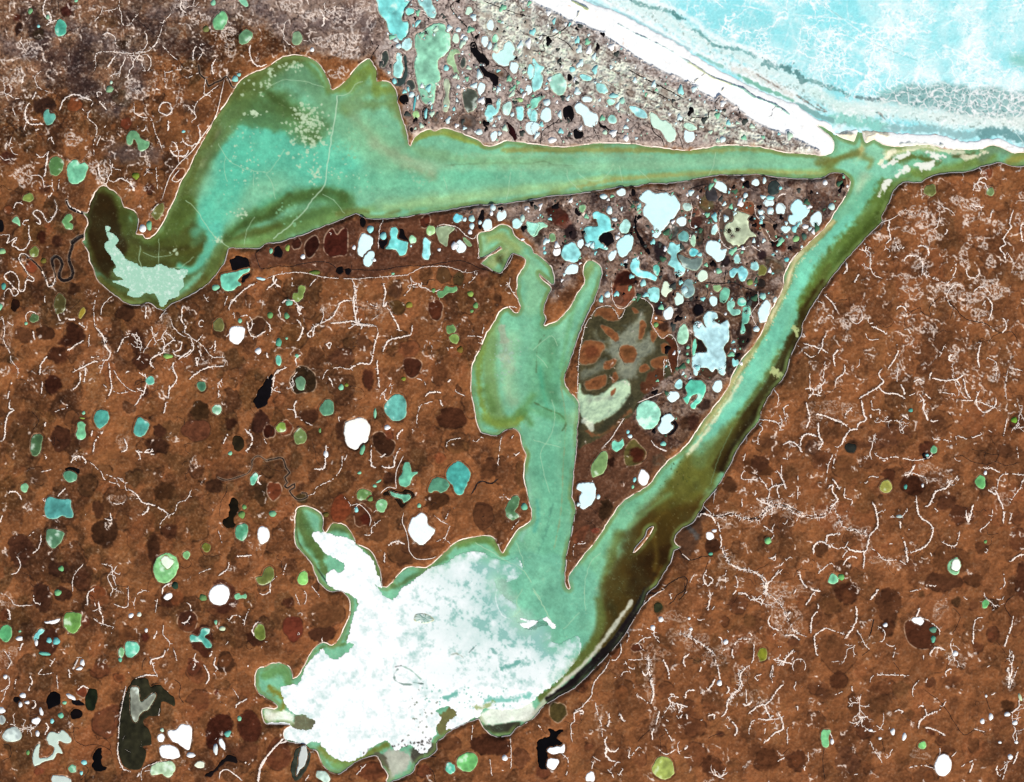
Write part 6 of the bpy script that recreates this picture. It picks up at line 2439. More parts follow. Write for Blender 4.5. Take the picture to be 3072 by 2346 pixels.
NETS = [('A1', 250, 400, 100, 55), ('A1', 150, 620, 50, 70), ('A1', 1120, 750, 85, 80), ('A1', 1650, 150, 70, 40), ('A1', 1890, 330, 70, 110), ('A1', 820, 1400, 60, 90), ('A1', 600, 1150, 60, 50), ('A1', 1490, 40, 45, 80), ('A1', 200, 1440, 80, 70),
 ('A2', 220, 50, 65, 75), ('A2', 380, 130, 70, 45), ('A2', 620, 150, 130, 80), ('A2', 620, 370, 180, 85), ('A2', 590, 600, 75, 50), ('A2', 820, 60, 80, 40), ('A2', 865, 190, 30, 60), ('A2', 720, 310, 30, 60),
 ('B4', 1300, 100, 100, 40), ('B4', 1440, 300, 70, 50), ('B4', 1360, 530, 80, 30), ('B4', 1290, 760, 90, 40), ('B4', 1620, 750, 100, 60), ('B4', 1750, 820, 90, 60), ('B4', 1960, 740, 110, 60), ('B4', 2160, 550, 50, 80), ('B4', 2160, 180, 45, 60), ('B4', 1720, 30, 110, 50), ('B4', 1740, 160, 50, 50), ('B4', 1880, 170, 45, 25), ('B4', 1990, 225, 45, 50), ('B4', 1220, 640, 40, 35), ('B4', 1700, 480, 40, 70), ('B4', 1930, 510, 35, 45), ('B4', 1860, 380, 30, 25), ('B4', 1240, 250, 50, 30), ('B4', 830, 940, 90, 45), ('B4', 720, 1010, 60, 40), ('B4', 750, 1150, 45, 30), ('B4', 1390, 1060, 90, 40), ('B4', 1450, 745, 40, 40), ('B4', 1330, 1495, 50, 25), ('B4', 1010, 300, 60, 25), ('B4', 560, 960, 45, 50), ('B4', 1840, 950, 80, 50), ('B4', 1400, 170, 80, 60), ('B4', 1150, 380, 40, 50), ('B4', 1620, 1260, 40, 60), ('B4', 1960, 1440, 30, 70),
 ('B1', 870, 1260, 50, 80), ('B1', 60, 1100, 40, 120), ('B1', 1360, 1040, 70, 80), ('B1', 1770, 1310, 60, 60), ('B2', 490, 900, 50, 50), ('B2', 600, 960, 70, 70), ('B2', 960, 900, 60, 80), ('B2', 820, 870, 90, 40), ('C1', 960, 820, 60, 40), ('C1', 1020, 350, 40, 60),
 ('C3', 1600, 980, 120, 60), ('C3', 1800, 960, 90, 60), ('C3', 1620, 1340, 90, 60), ('C3', 2050, 870, 90, 50), ('C4', 100, 870, 120, 45), ('C4', 400, 950, 160, 45), ('C4', 600, 930, 60, 70), ('C4', 700, 1020, 70, 60), ('C4', 850, 1090, 70, 50), ('C4', 1560, 640, 80, 60), ('C4', 2020, 830, 50, 60), ('C4', 900, 1190, 40, 70), ('C4', 1100, 1320, 120, 40), ('C4', 290, 1570, 150, 50), ('C4', 600, 60, 180, 40), ('C4', 760, 110, 70, 60), ('C4', 430, 180, 60, 60), ('C4', 1400, 590, 60, 80),
 ('D4', 150, 60, 130, 60), ('D4', 270, 330, 100, 100), ('D4', 160, 180, 80, 80), ('D3', 950, 640, 60, 90), ('D3', 1060, 590, 60, 50), ('D3', 1340, 480, 110, 60), ('D3', 1520, 600, 90, 70), ('D3', 2100, 330, 80, 120), ('D3', 1990, 200, 60, 100), ('D3', 1710, 760, 50, 80), ('D3', 1860, 960, 90, 60), ('D3', 1210, 420, 90, 60), ('D3', 1160, 280, 90, 40), ('D3', 540, 1130, 30, 110), ('D3', 1010, 1150, 30, 80), ('D3', 960, 850, 40, 140), ('D3', 1650, 540, 40, 60), ('D3', 1800, 470, 60, 40),
 ('D4', 2080, 800, 40, 80), ('D4', 1640, 640, 90, 50), ('D1', 60, 620, 60, 80), ('D1', 60, 150, 60, 60), ('D4', 1500, 240, 60, 60), ('D4', 1340, 1420, 60, 40)]
# ------------------------------------------------------------------ heights
print('heights')
sc = bpy.context.scene; COL = sc.collection
d = np.clip(DW, -RB, RB)
REL = ((N60*.9+N20*.5+N8*.2+M60*.5+M20*.3)*.5+.55).astype(F)
REL *= np.where(SPK > .5, .55, 1).astype(F)
REL = np.maximum(REL, .03)
# basins and stained hollows lie a little lower than the brown rises
lum = (G[..., 0]+G[..., 1])/220.
REL += (np.clip(lum, .4, 1.4)-.9)*.16*(SPK < .5)
REL *= np.clip(1.1-(G.min(-1)-190)/50., .12, 1)
inl = np.clip(d/16., 0, 1); inl = inl*inl*(3-2*inl)
Z = np.where(d > 0, .03+np.clip(d/3.5, 0, 1)*.16+REL*inl, np.clip(d/3., -1, 0)*.35-.004).astype(F)
# thin pale snow bank and dark wet line along the shores
nn = np.clip(.75+N8*1.2+N3*.6, 0, 1)
a = np.clip(1.2-np.abs(DL-2.6)/1.5, 0, 1)*nn*.8*(DS > 6); G += a[..., None]*(np.array((226, 206, 188), F)-G)
a = np.clip(1.-np.abs(DL-5.6)/1.5, 0, 1)*np.clip(.4+M20*1.6, 0, 1)*.6*(DS > 12)*(G[..., 2] < 190); G += a[..., None]*(np.array((46, 30, 24), F)-G)
a = np.clip(1.-np.abs(DL+1.6)/2.0, 0, 1)*np.clip(.35+M20*1.4, 0, 1)*.6; W += a[..., None]*(np.array((60, 70, 36), F)-W)
a = np.clip(1.-np.abs(DL+6)/7.0, 0, 1)*np.clip(.3+M60, 0, .6)*.7; W += a[..., None]*(np.array((112, 140, 84), F)-W)

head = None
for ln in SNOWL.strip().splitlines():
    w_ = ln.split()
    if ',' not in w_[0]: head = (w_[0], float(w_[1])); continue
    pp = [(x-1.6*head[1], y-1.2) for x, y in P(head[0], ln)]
    stroke(G, pp, head[1]*1.5, (72, 44, 28), 2.5, .5, 2, 8)  # bank shadow painted into the ground as a dark line beside each drift
DEN = np.zeros((NY, NX), F)
for q, v in (("-60,-60 840,-60 820,120 640,120 520,180 440,330 340,480 180,420 60,420 -60,300", .95), ("180,640 700,600 1000,600 1010,800 760,840 500,860 200,800", .55), ("1960,400 2260,360 2260,900 1900,860 1700,860 1720,700", 1.), ("1560,860 2000,850 2200,900 2200,1300 1700,1300 1540,1050", .6), ("1300,1400 1560,1000 1700,1300 1760,1680 1250,1700", .6), ("1760,1300 2260,1300 2260,1700 1760,1700", .35), ("-60,480 180,640 200,1000 -60,1100", .45), ("0,1100 600,1000 560,1700 -60,1700", .3)):
    dd, w = sdf(smooth(P('O', q), True, 20), 70); a = sstep(dd, 60)*v
    DEN[w[2]:w[3], w[0]:w[1]] = np.maximum(DEN[w[2]:w[3], w[0]:w[1]], a)
DEN *= (DW > 4)*(SPK < .56)
DEN2 = DEN*np.where((GX[None, :] > 1700) & (GY[:, None] > 1250), .72, 1.)
for ff, th in ((M60+.34*N20+.07*N8, 0), (N60*.9+.42*M20+.06*M8+.05, 0)):
    gy_, gx_ = np.gradient(ff)
    dist = np.abs(ff)/(np.sqrt(gx_**2+gy_**2)+.004)      # about lattice cells from the contour
    wv = .6+1.5*np.clip(M8+N3*.5, -.3, .7)
    a = np.clip(wv+.3-dist, 0, 1)*np.clip((M20*1.7+N20*.9+M8*.4+DEN2*1.0-.8)*2.5, 0, 1)
    G += (a*.9)[..., None]*(np.array((246, 226, 212), F)-G)
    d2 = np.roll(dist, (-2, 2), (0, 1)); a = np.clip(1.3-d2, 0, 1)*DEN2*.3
    G += a[..., None]*(np.array((74, 44, 30), F)-G)  # painted bank shade: dark companion line set off from the snow contour
# crumbly snow networks on the slopes
for t, x, y, rx, ry in NETS:
    ox, oy, k = TILES[t]
    dd, w = sdf(ell(ox+x*k, oy+y*k, rx*k, ry*k, 0, 24, .3), 14)
    i0, i1, j0, j1 = w
    m = sstep(dd+9*N20[j0:j1, i0:i1], 5)
    rid = np.clip(1.25-np.abs(N8[j0:j1, i0:i1]+.45*N3[j0:j1, i0:i1])/(.17 if t[0] == 'A' or t == 'B4' else .12), 0, 1)
    edge = np.clip(1.2-np.abs(dd+9*N20[j0:j1, i0:i1])/3.0, 0, 1)*.85
    a = np.clip(m*rid*1.1+edge*np.clip(.6+N3[j0:j1, i0:i1]*2, 0, 1), 0, 1)*(DW[j0:j1, i0:i1] > 3)
    blend(G, w, a*(.85 if t[0] == 'A' or t == 'B4' else .45), (240, 222, 210))

# ------------------------------------------------------------------ pond list -> outlines, levels, ground shaping
print('ponds')
PL = []
for t, ln in parse(PONDS):
    s, rest = shape_of(t, ln)
    col = C(rest[0])
    if ln[0] == 'e':
        pts = rough(ell(*s, n=max(18, min(60, int((s[2]+s[3])*2.0))), wob=.07), min(2.2, .12*(s[2]+s[3])/2+.3))
        ratio = max(s[2], s[3])/min(s[2], s[3])
        shape = 'round' if ratio < 1.25 else ('oval' if ratio < 2 else 'narrow')
    else:
        pts = rough(smooth(s, True, 3.0), 4.2 if sum(col) < 60 else 2.6)
        shape = 'irregular'
    ar = .5*abs(sum(pts[i-1][0]*pts[i][1]-pts[i][0]*pts[i-1][1] for i in range(len(pts))))
    cx = sum(p[0] for p in pts)/len(pts); cy = sum(p[1] for p in pts)/len(pts)
    if cx < -5 or cy < -5 or cx > 3085 or cy > 2355: continue
    PL.append(dict(pts=pts, col=col, shape=shape, area=ar, cx=cx, cy=cy))
PL.sort(key=lambda p: -p['area'])
DARKP = [p for p in PL if sum(p['col']) <= 130]; LIGHTP = [p for p in PL if sum(p['col']) > 130]
PLALL = PL; PL = DARKP[:60]+LIGHTP[:236]
# many more small ponds of the wet coastal plain, most too small to name one by one
placed = [(p['cx'], p['cy'], math.sqrt(p['area']/3.14)) for p in PLALL]
EX = [(p['pts'], p['col'], p['cx'], p['cy']) for p in LIGHTP[236:]+DARKP[60:]]
for reg, n, cols in ((NP_, 1500, ('i', 't', 'i', 'p', 'w', 'm', 'k', 's')), (DEL, 1500, ('i', 't', 'w', 'k', 's', 'k', 'm', 'd'))):
    xs = [p[0] for p in reg]; ys = [p[1] for p in reg]
    dr, w = sdf(smooth(reg, True, 10), 4)
    for k in range(n):
        x = random.uniform(min(xs), max(xs)); y = random.uniform(min(ys), max(ys)); r = random.choice((1.6, 2, 2.5, 3, 4, 5.5, 7, 9))
        i = int((x-X0)/ST)-w[0]; j = int((y-Y0)/ST)-w[2]
        if not (0 <= i < dr.shape[1] and 0 <= j < dr.shape[0]) or dr[j, i] > -3.5: continue
        if samp(DW, x, y) < 14 or G[int((y-Y0)/ST), int((x-X0)/ST)].mean() > 215: continue
        if reg is DEL and (x > 1880 and y > 1150 and random.random() < .7): continue
        if x < 1960 and y > 900 and reg is DEL and x > 1720: continue
        if any((x-a)**2+(y-b)**2 < (r*.6+c*.9)**2 for a, b, c in placed): continue
        placed.append((x, y, r))
        EX.append((ell(x, y, r, r*random.uniform(.9, 1.6), random.uniform(-10, 40), 14, .3), C(random.choice(cols)), x, y))
PZ = np.zeros((NY, NX), F)
def level(pts, cx, cy, soft=3.0):
    D, w = sdf(pts, 7)
    i0, i1, j0, j1 = w
    ins = D < 0
    base = float(samp(Z, cx, cy))
    base = max(base, .08)
    zz = PZ[j0:j1, i0:i1]
    if ins.any() and zz[ins].max() > 0: base = max(base if zz[ins].min() <= 0 else 0, float(zz[ins].max())+.02)
    zz[ins] = base
    a = sstep(D-3.2, 3.0)
    V = Z[j0:j1, i0:i1]; tgt = np.where(D < 1.5, base-.06, base+.05)
    land = DW[j0:j1, i0:i1] > 0
    V += a*(tgt-V)*land
    return base, w, D
for p in PL:
    p['z'], w, D = level(p['pts'], p['cx'], p['cy'])
    if sum(p['col']) > 200 and p['area'] > 260:
        i0, i1, j0, j1 = w
        g0 = G[min(NY-1, int((p['cy']-Y0)/ST)), min(NX-1, int((p['cx']-X0)/ST))]
        a = np.clip(1-np.abs(D-2.2)/1.6, 0, 1)*np.clip(.25+M20[j0:j1, i0:i1]*1.4, 0, .75)
        blend(G, w, a, (206, 176, 150))
        a = np.clip(1-np.abs(D-4.6)/2.2, 0, 1)*np.clip(.35-M20[j0:j1, i0:i1]*1.2, 0, .6)
        blend(G, w, a, (48, 30, 22))
for i, (pts, col, x, y) in enumerate(EX):
    z, w, D = level(pts, x, y); EX[i] = (pts, col, x, y, z)

# ------------------------------------------------------------------ materials
KALB = 0.80
def lin(c):
    c = np.clip(np.asarray(c, F)/255., 0, 1)
    v = np.where(c <= .04045, c/12.92, ((c+.055)/1.055)**2.4)
    return v*(.77+.15*(v.mean(-1, keepdims=True) if v.ndim > 1 else v.mean())**1.5)
def material(name, rough_=.85, spec=.05, nscale=3.0, namt=.10, bump=0.0, flat=None):
    m = bpy.data.materials.new(name); m.use_nodes = True
    nt = m.node_tree; b = nt.nodes['Principled BSDF']
    b.inputs['Roughness'].default_value = rough_
    b.inputs['Specular IOR Level'].default_value = spec
    geo = nt.nodes.new('ShaderNodeTexCoord')
    nz = nt.nodes.new('ShaderNodeTexNoise'); nz.inputs['Scale'].default_value = nscale; nz.inputs['Detail'].default_value = 5; nz.inputs['Roughness'].default_value = .65
    nt.links.new(geo.outputs['Object'], nz.inputs['Vector'])
    mr = nt.nodes.new('ShaderNodeMapRange'); mr.inputs['From Min'].default_value = .3; mr.inputs['From Max'].default_value = .7
    mr.inputs['To Min'].default_value = 1-namt; mr.inputs['To Max'].default_value = 1+namt*.6
    nt.links.new(nz.outputs['Fac'], mr.inputs['Value'])
    mx = nt.nodes.new('ShaderNodeVectorMath'); mx.operation = 'MULTIPLY'
    if flat is None:
        at = nt.nodes.new('ShaderNodeAttribute'); at.attribute_name = 'tint'
        nt.links.new(at.outputs['Color'], mx.inputs[0])
    else:
        mx.inputs[0].default_value = [float(v) for v in lin(flat)]
    nt.links.new(mr.outputs['Result'], mx.inputs[1])
    nt.links.new(mx.outputs['Vector'], b.inputs['Base Color'])
    if bump:
        bp = nt.nodes.new('ShaderNodeBump'); bp.inputs['Strength'].default_value = bump; bp.inputs['Distance'].default_value = .05
        nt.links.new(nz.outputs['Fac'], bp.inputs['Height']); nt.links.new(bp.outputs['Normal'], b.inputs['Normal'])
    return m
M_GROUND = material('tundra_cover', .95, .02, 6.0, .04, .08)
M_ICE = material('lagoon_ice', .8, .04, 4.0, .05, .1)
M_SEA = material('sea_ice', .8, .04, 5.0, .03, .1)
M_SNOW = material('wind_packed_snow', .85, .04, 4.0, .03, .15)
M_POND = material('pond_ice', .8, .05, 5.0, .09, .1)
M_DRIFT = material('gully_snow', .9, .05, 8.0, .08, .2, (255, 238, 226))
M_CREEK = material('dark_creek_water', .5, .2, 6.0, .3, 0, (30, 18, 15))

def mesh_obj(name, V, Fc, mat, tint=None, smooth_=True, quads=True):
    me = bpy.data.meshes.new(name)
    V = np.asarray(V, np.float32); 
    if isinstance(Fc, np.ndarray):
        me.vertices.add(len(V)); me.vertices.foreach_set('co', V.ravel())
        n = len(Fc); k = Fc.shape[1]
        me.loops.add(n*k); me.loops.foreach_set('vertex_index', Fc.astype(np.int32).ravel())
        me.polygons.add(n); me.polygons.foreach_set('loop_start', np.arange(0, n*k, k, dtype=np.int32))
        me.polygons.foreach_set('loop_total', np.full(n, k, np.int32))
        me.update(calc_edges=True)
    else:
        me.from_pydata([tuple(map(float, v)) for v in V], [], Fc); me.update()
    if smooth_: me.polygons.foreach_set('use_smooth', np.ones(len(me.polygons), bool))
    if tint is not None:
        at = me.color_attributes.new('tint', 'FLOAT_COLOR', 'POINT')
        c = np.ones((len(V), 4), np.float32); c[:, :3] = tint
        at.data.foreach_set('color', c.ravel())
    me.materials.append(mat)
    o = bpy.data.objects.new(name, me); COL.objects.link(o)
    return o
def tag(o, label, cat, kind=None, group=None):
    o['label'] = label; o['category'] = cat
    if kind: o['kind'] = kind
    if group: o['group'] = group
    return o

def lattice(name, mask, z, colr, mat, pad=0):
    """mesh made of the lattice cells where mask is true"""
    gx, gy = GX, GY
    if pad:
        # the country goes on beyond the mapped part: folded copies of it on an ever coarser lattice
        ex = np.cumsum(3.0*1.055**np.arange(88)); ex = np.append(ex, ex[-1]+9000)
        def fold(g, st, n):
            c = np.concatenate([g[0]-ex[::-1], g, g[-1]+ex]); L_ = g[-1]-g[0]
            u = np.abs(((c-g[0]) % (2*L_)+2*L_) % (2*L_)); u = np.where(u > L_, 2*L_-u, u)
            return c, np.clip(np.round(u/st).astype(int), 0, n-1)
        gx, ix = fold(GX, ST, NX); gy, iy = fold(GY, ST, NY)
        sel = np.ix_(iy, ix)
        mask = mask[sel]; z = z[sel]; colr = colr[sel]
    cell = mask[:-1, :-1] | mask[1:, :-1] | mask[:-1, 1:] | mask[1:, 1:]
    jj, ii = np.nonzero(cell)
    nx = len(gx)
    q = np.stack([jj*nx+ii, (jj+1)*nx+ii, (jj+1)*nx+ii+1, jj*nx+ii+1], 1)
    used = np.unique(q); remap = np.full(nx*len(gy), -1, np.int64); remap[used] = np.arange(len(used))
    q = remap[q]
    uj = used//nx; ui = used % nx
    V = np.stack([(gx[ui]-CX)*U, -(gy[uj]-CY)*U, z[uj, ui]], 1)
    return mesh_obj(name, V, q, mat, lin(colr[uj, ui]))
print('lattices')
allm = np.ones((NY, NX), bool)
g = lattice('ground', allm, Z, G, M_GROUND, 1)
tag(g, 'brown thermokarst tundra pitted with dark drained basins, paler near the coast', 'ground', 'structure')
zi = (N20*.012+N3*.006).astype(F)
o = lattice('lagoon_water', DL < 5, np.where(DS < 1, -.03, 0).astype(F)+zi, W, M_ICE, 1)
tag(o, 'green and teal frozen lagoon with long arms between brown tundra banks', 'lagoon', 'structure')
zs = np.clip(N8*.5+N3*.5, 0, 1)*.10*np.clip(-DS/20, 0, 1)+.012
o = lattice('sea_ice', DS < 5, zs.astype(F), SW, M_SEA, 1)
tag(o, 'pale turquoise sea ice with white pressure ridges in the upper right', 'sea ice', 'structure')
for name, label, M, K in SHEETS:
    M = M*(DL < 1)
    o = lattice(name, M > .5, (.05+np.clip(M-.5, 0, .5)*.05+N8*.01+N3*.008).astype(F), K, M_SNOW)
    tag(o, label, 'ice sheet')

# ------------------------------------------------------------------ pond meshes
def pond_mesh(pts, z, col, sp, seed):
    n = len(pts)
    xs = [p[0] for p in pts]; ys = [p[1] for p in pts]
    vs = [Vector(p) for p in pts]; es = [(i, (i+1) % n) for i in range(n)]
    gx = np.arange(min(xs)+sp*.5, max(xs), sp); gy = np.arange(min(ys)+sp*.5, max(ys), sp)
    P_ = np.array(pts); Q_ = np.roll(P_, -1, 0); E = Q_-P_; L = (E**2).sum(1)+1e-9
    def edist(x, y):
        t = np.clip(((x-P_[:, 0])*E[:, 0]+(y-P_[:, 1])*E[:, 1])/L, 0, 1)
        return float(np.sqrt(((x-P_[:, 0]-t*E[:, 0])**2+(y-P_[:, 1]-t*E[:, 1])**2).min()))
    for a in gx:
        for b in gy:
            x = a+random.uniform(-.3, .3)*sp; y = b+random.uniform(-.3, .3)*sp
            c = ((P_[:, 1] > y) != (Q_[:, 1] > y)); 
            if not c.any(): continue
            xi = P_[c, 0]+(y-P_[c, 1])*E[c, 0]/E[c, 1]
            if (xi > x).sum() % 2 == 1 and edist(x, y) > sp*.35: vs.append(Vector((x, y)))
    r = delaunay_2d_cdt(vs, es, [list(range(n))], 1, 1e-5)
    V2, F2 = r[0], r[2]
    if not F2: return None
    V = []; T_ = []
    base = np.array(col, float); white = base.min() > 200; dark = base.sum() < 200
    R = math.sqrt(abs((max(xs)-min(xs))*(max(ys)-min(ys))))/2
    var = random.uniform(-1, 1)
    for v in V2:
        x, y = v; e = edist(x, y)
        n20 = float(samp(M20, x, y)); n8 = float(samp(N8, x, y)); n3 = float(samp(N3, x, y))
        c = base.copy()
        if white: c += -10*max(0, n20+n8) - 3*max(0, n3)
        elif dark: c = c*(1+.5*n8)+4*n20
        else:
            u = min(1, e/max(3., R*.75))
            c = c+(np.array((215, 232, 190))-c)*.42*max(0, 1-e/2.2)
            c = c*(1-.13*u*(1 if var > -.3 else -.3)) + np.array((0, 3, 2))*u
            c = c*(1+.22*n20+.20*n8+.09*n3)
            if n20+n8*.6 > .34 and R > 9: c += (np.array((228, 240, 228))-c)*min(.7, (n20+n8*.6-.34)*2.5)
        c = c*1.04 if not dark else c; T_.append(np.clip(c, 0, 255)); V.append(((x-CX)*U, -(y-CY)*U, z+.006*n8+.01*min(1, e/3)))
    Fc = [list(reversed(f)) for f in F2]
    # ice thickness: skirt round the rim
    nb = len(V)
    edge = {}
    for f in Fc:
        for i in range(len(f)): edge[(f[i], f[(i+1) % len(f)])] = 1
    low = {}
    sk = []
    for a, b in list(edge):
        if (b, a) not in edge:
            for q in (a, b):
                if q not in low:
                    low[q] = len(V); x, y, zz = V[q]; V.append((x, y, zz-.11)); T_.append(T_[q])
            sk.append([a, low[a], low[b], b])
    return V, Fc+sk, lin(np.array(T_))
def colname(c):
    r, g_, b = c
    s = r+g_+b; mx = max(c); mn = min(c)
    if s > 735: return 'white'
    if s < 85: return 'black'
    if mn > 196 and s > 640: return 'icy white' if b >= g_-8 else 'cream'
    if mx < 75: return 'dark brown' if r > g_ else 'dark'
    if mx-mn < 26: return 'pale grey' if s > 500 else ('grey' if s > 330 else 'dark grey')
    if g_ > 214 and b > 200: return 'pale turquoise'
    if b > g_-14 and g_ > 150: return 'turquoise blue'
    if r > 155 and b < 120 and g_ < 190: return 'yellow-green'
    if r > g_-8 and b < 90: return 'olive brown'
    if g_-b > 55: return 'yellow-green' if g_ > 170 and r > 150 else ('bright green' if g_ > 165 else ('olive green' if r > 110 else 'moss green'))
    if g_ > 195: return 'mint green'
    if g_ > 165: return 'sea green' if r < 120 else 'pale green'
    if g_ > 130: return 'grey green' if r > 120 else 'dull green'
    return 'dark green'
LM = [(260, 590, "the lagoon's snowy hooked end"), (715, 185, 'the headland in the upper lagoon'), (882, 312, 'the notch in the north shore'), (1800, 330, 'the tip of the white beach'),
      (1850, 400, 'the sea inlet'), (1500, 190, 'the white barrier beach'), (1070, 540, "the central arm's curled west head"), (1275, 590, "the central arm's pointed east head"),
      (1335, 760, 'the flower-shaped sand flat'), (1220, 1255, 'the thin peninsula tip'), (1640, 780, 'the slanting channel'), (1385, 1160, 'the sliver island'),
      (660, 1090, "the snowy lagoon's northwest bay"), (575, 1460, "the snowy lagoon's west cove"), (745, 1640, "the snowy lagoon's south tip"), (1100, 1540, "the snowy lagoon's southeast shore"),
      (300, 1540, 'the big dark lake'), (175, 490, 'the meandering river mouth'), (0, 0, "the photo's upper left corner"), (0, 1680, "the photo's lower left corner"), (2200, 1680, "the photo's lower right corner"),
      (767, 930, 'the large white oval lake'), (985, 1025, 'the turquoise shell-shaped lake'), (125, 1090, 'the squarish turquoise lake'), (1525, 735, 'the large blue-white lake'),
      (925, 140, 'the peanut-shaped mint lake'), (1420, 450, 'the biggest icy white lake'), (468, 1278, 'the round snow-white lake'), (0, 900, "the photo's left edge"), (2200, 1000, "the photo's right edge"),
      (1600, 1400, 'the tundra southeast of the channel'), (1185, 1610, 'the black lake by the bottom edge'), (2000, 1300, 'the southeast snowy gullies'), (640, 700, 'the tundra under the upper lagoon'), (1950, 700, 'the eastern tundra')]
LM = [(x*TILES['O'][2], y*TILES['O'][2], s) for x, y, s in LM]
def describe(p):
    x, y = p['cx'], p['cy']
    best = min(LM, key=lambda l: (x-l[0])**2+(y-l[1])**2)
    dx, dy = x-best[0], y-best[1]; dist = math.hypot(dx, dy)
    if dist < max(18, math.sqrt(p['area'])*.5): where = 'at'
    else:
        a = math.degrees(math.atan2(-dy, dx)) % 360
        where = ['right of', 'above right of', 'above', 'above left of', 'left of', 'below left of', 'below', 'below right of'][int((a+22.5)//45) % 8]
    s = math.sqrt(p['area'])
    size = 'tiny' if s < 9 else ('small' if s < 18 else ('' if s < 32 else 'large'))
    core = ' '.join(v for v in (size, colname(p['col']), p['shape'], 'pond') if v)
    return core, where+' '+best[2]
groups = {}
for p in PL:
    p['d'] = describe(p); groups.setdefault(p['d'], []).append(p)
ORD = ['', 'second', 'third', 'fourth', 'fifth', 'sixth', 'seventh', 'eighth']
for (core, loc), L in groups.items():
    if len(L) == 1: L[0]['label'] = core+' '+loc; continue
    sx_ = max(p['cx'] for p in L)-min(p['cx'] for p in L); sy_ = max(p['cy'] for p in L)-min(p['cy'] for p in L)
    hor = sx_ >= sy_
    L.sort(key=lambda p: p['cx'] if hor else p['cy'])
    n = len(L)
    for i, p in enumerate(L):
        if i == 0: pre = 'leftmost' if hor else 'uppermost'
        elif i == n-1: pre = 'rightmost' if hor else 'lowest'
        elif n == 3: pre = 'middle'
        else: pre = (ORD[i]+' from left') if hor else (ORD[i]+' from top')
        p['label'] = pre+' '+core+' '+loc
def shrink(s):
    w = s.split()
    if len(w) > 16:
        for k in ('irregular', 'the photo\'s', 'snowy', 'from', 'the', 'white'):
            s = s.replace(k+' ', '', 1)
            if len(s.split()) <= 16: break
    return s
# islet, in the snowy lagoon
PL.sort(key=lambda p: p['z'])
names = 0
for i, p in enumerate(PL):
    ar = p['area']; sp = 2.6 if ar < 1500 else (3.4 if ar < 6000 else 4.6)
    r = pond_mesh(p['pts'], p['z'], p['col'], sp, i)
    if r is None: continue
    o = mesh_obj('frozen_pond' if sum(p['col']) > 130 else 'dark_pond', r[0], r[1], M_POND, r[2])
    tag(o, shrink(p['label']), 'pond', None, 'frozen ponds' if sum(p['col']) > 130 else 'dark open ponds'); names += 1
print('PONDS', names, 'EXTRA', len(EX))
V = []; Fc = []; T_ = []
for pts, col, x, y, z in EX:
    b = len(V); n = len(pts)
    V.append(((x-CX)*U, -(y-CY)*U, z+.015)); T_.append(np.clip(np.array(col)*.97, 0, 255))
    for q in pts: V.append(((q[0]-CX)*U, -(q[1]-CY)*U, z)); T_.append(np.clip(np.array(col)*random.uniform(.9, 1.03), 0, 255))
    for q in pts: V.append(((q[0]-CX)*U, -(q[1]-CY)*U, z-.1)); T_.append(np.array(col)*.9)
    for i in range(n):
        j = (i+1) % n
        Fc.append([b, b+1+j, b+1+i]); Fc.append([b+1+i, b+1+j, b+1+n+j, b+1+n+i])
o = mesh_obj('small_ponds', V, Fc, M_POND, lin(np.array(T_)))
tag(o, 'scatter of tiny icy ponds speckling the wet coastal plain and delta', 'small ponds', 'stuff')

# ------------------------------------------------------------------ ribbons: snow drifts and creeks
print('ribbons')
def ribbon(V, Fc, pts, hw, lift, ridge, gap=0., jit=1.0, step=2.6, spurs=0.):
    q = smooth(pts, False, step)
    n = len(q)
    if n < 3: return
    ph = random.uniform(0, 50)
    out = []
    jx = jy = 0
    for i, (x, y) in enumerate(q):
        jx = jx*.6+random.uniform(-1, 1)*jit; jy = jy*.6+random.uniform(-1, 1)*jit
        out.append((x+jx, y+jy))
    prev = None
    on = True
    for i, (x, y) in enumerate(out):
        a = out[max(0, i-1)]; b = out[min(n-1, i+1)]
        tx, ty = b[0]-a[0], b[1]-a[1]; L = math.hypot(tx, ty)+1e-6; nx_, ny_ = -ty/L, tx/L
        t = i/(n-1); tap = min(1, 8*t+.25, 8*(1-t)+.25)
        lo_, hi_ = (.2, 1.65) if gap else (.5, 1.3)
        wl = hw*tap*random.uniform(lo_, hi_); wr = hw*tap*random.uniform(lo_, hi_)
        if on and random.random() < gap*.5: on = False
        elif not on and random.random() < .45: on = True
        if samp(DW, x, y) < 1.5: on = False
        if gap and random.random() < gap*.25: wl *= .3; wr *= .3
        z = float(samp(Z, x, y))
        row = []
        for (sx_, sy_, dz) in ((x+nx_*wl, y+ny_*wl, 0), (x, y, ridge), (x-nx_*wr, y-ny_*wr, 0)):
            row.append(len(V)); V.append(((sx_-CX)*U, -(sy_-CY)*U, max(z, float(samp(Z, sx_, sy_)))+lift+dz))
        if prev is not None and on:
            for k in (0, 1): Fc.append([prev[k], prev[k+1], row[k+1], row[k]])
        prev = row
        if spurs and on and random.random() < spurs:
            s = random.choice((-1, 1)); l = random.uniform(3, 9)
            b0 = len(V)
            ex = x+nx_*s*l+random.uniform(-2, 2); ey = y+ny_*s*l+random.uniform(-2, 2)
            if samp(DW, ex, ey) > 2:
                for (sx_, sy_) in ((x+tx/L*.8, y+ty/L*.8), (x-tx/L*.8, y-ty/L*.8), (ex-tx/L*.4, ey-ty/L*.4), (ex+tx/L*.4, ey+ty/L*.4)):
                    V.append(((sx_-CX)*U, -(sy_-CY)*U, max(z, float(samp(Z, sx_, sy_)))+lift))
                Fc.append([b0, b0+1, b0+2, b0+3])
V = []; Fc = []
head = None
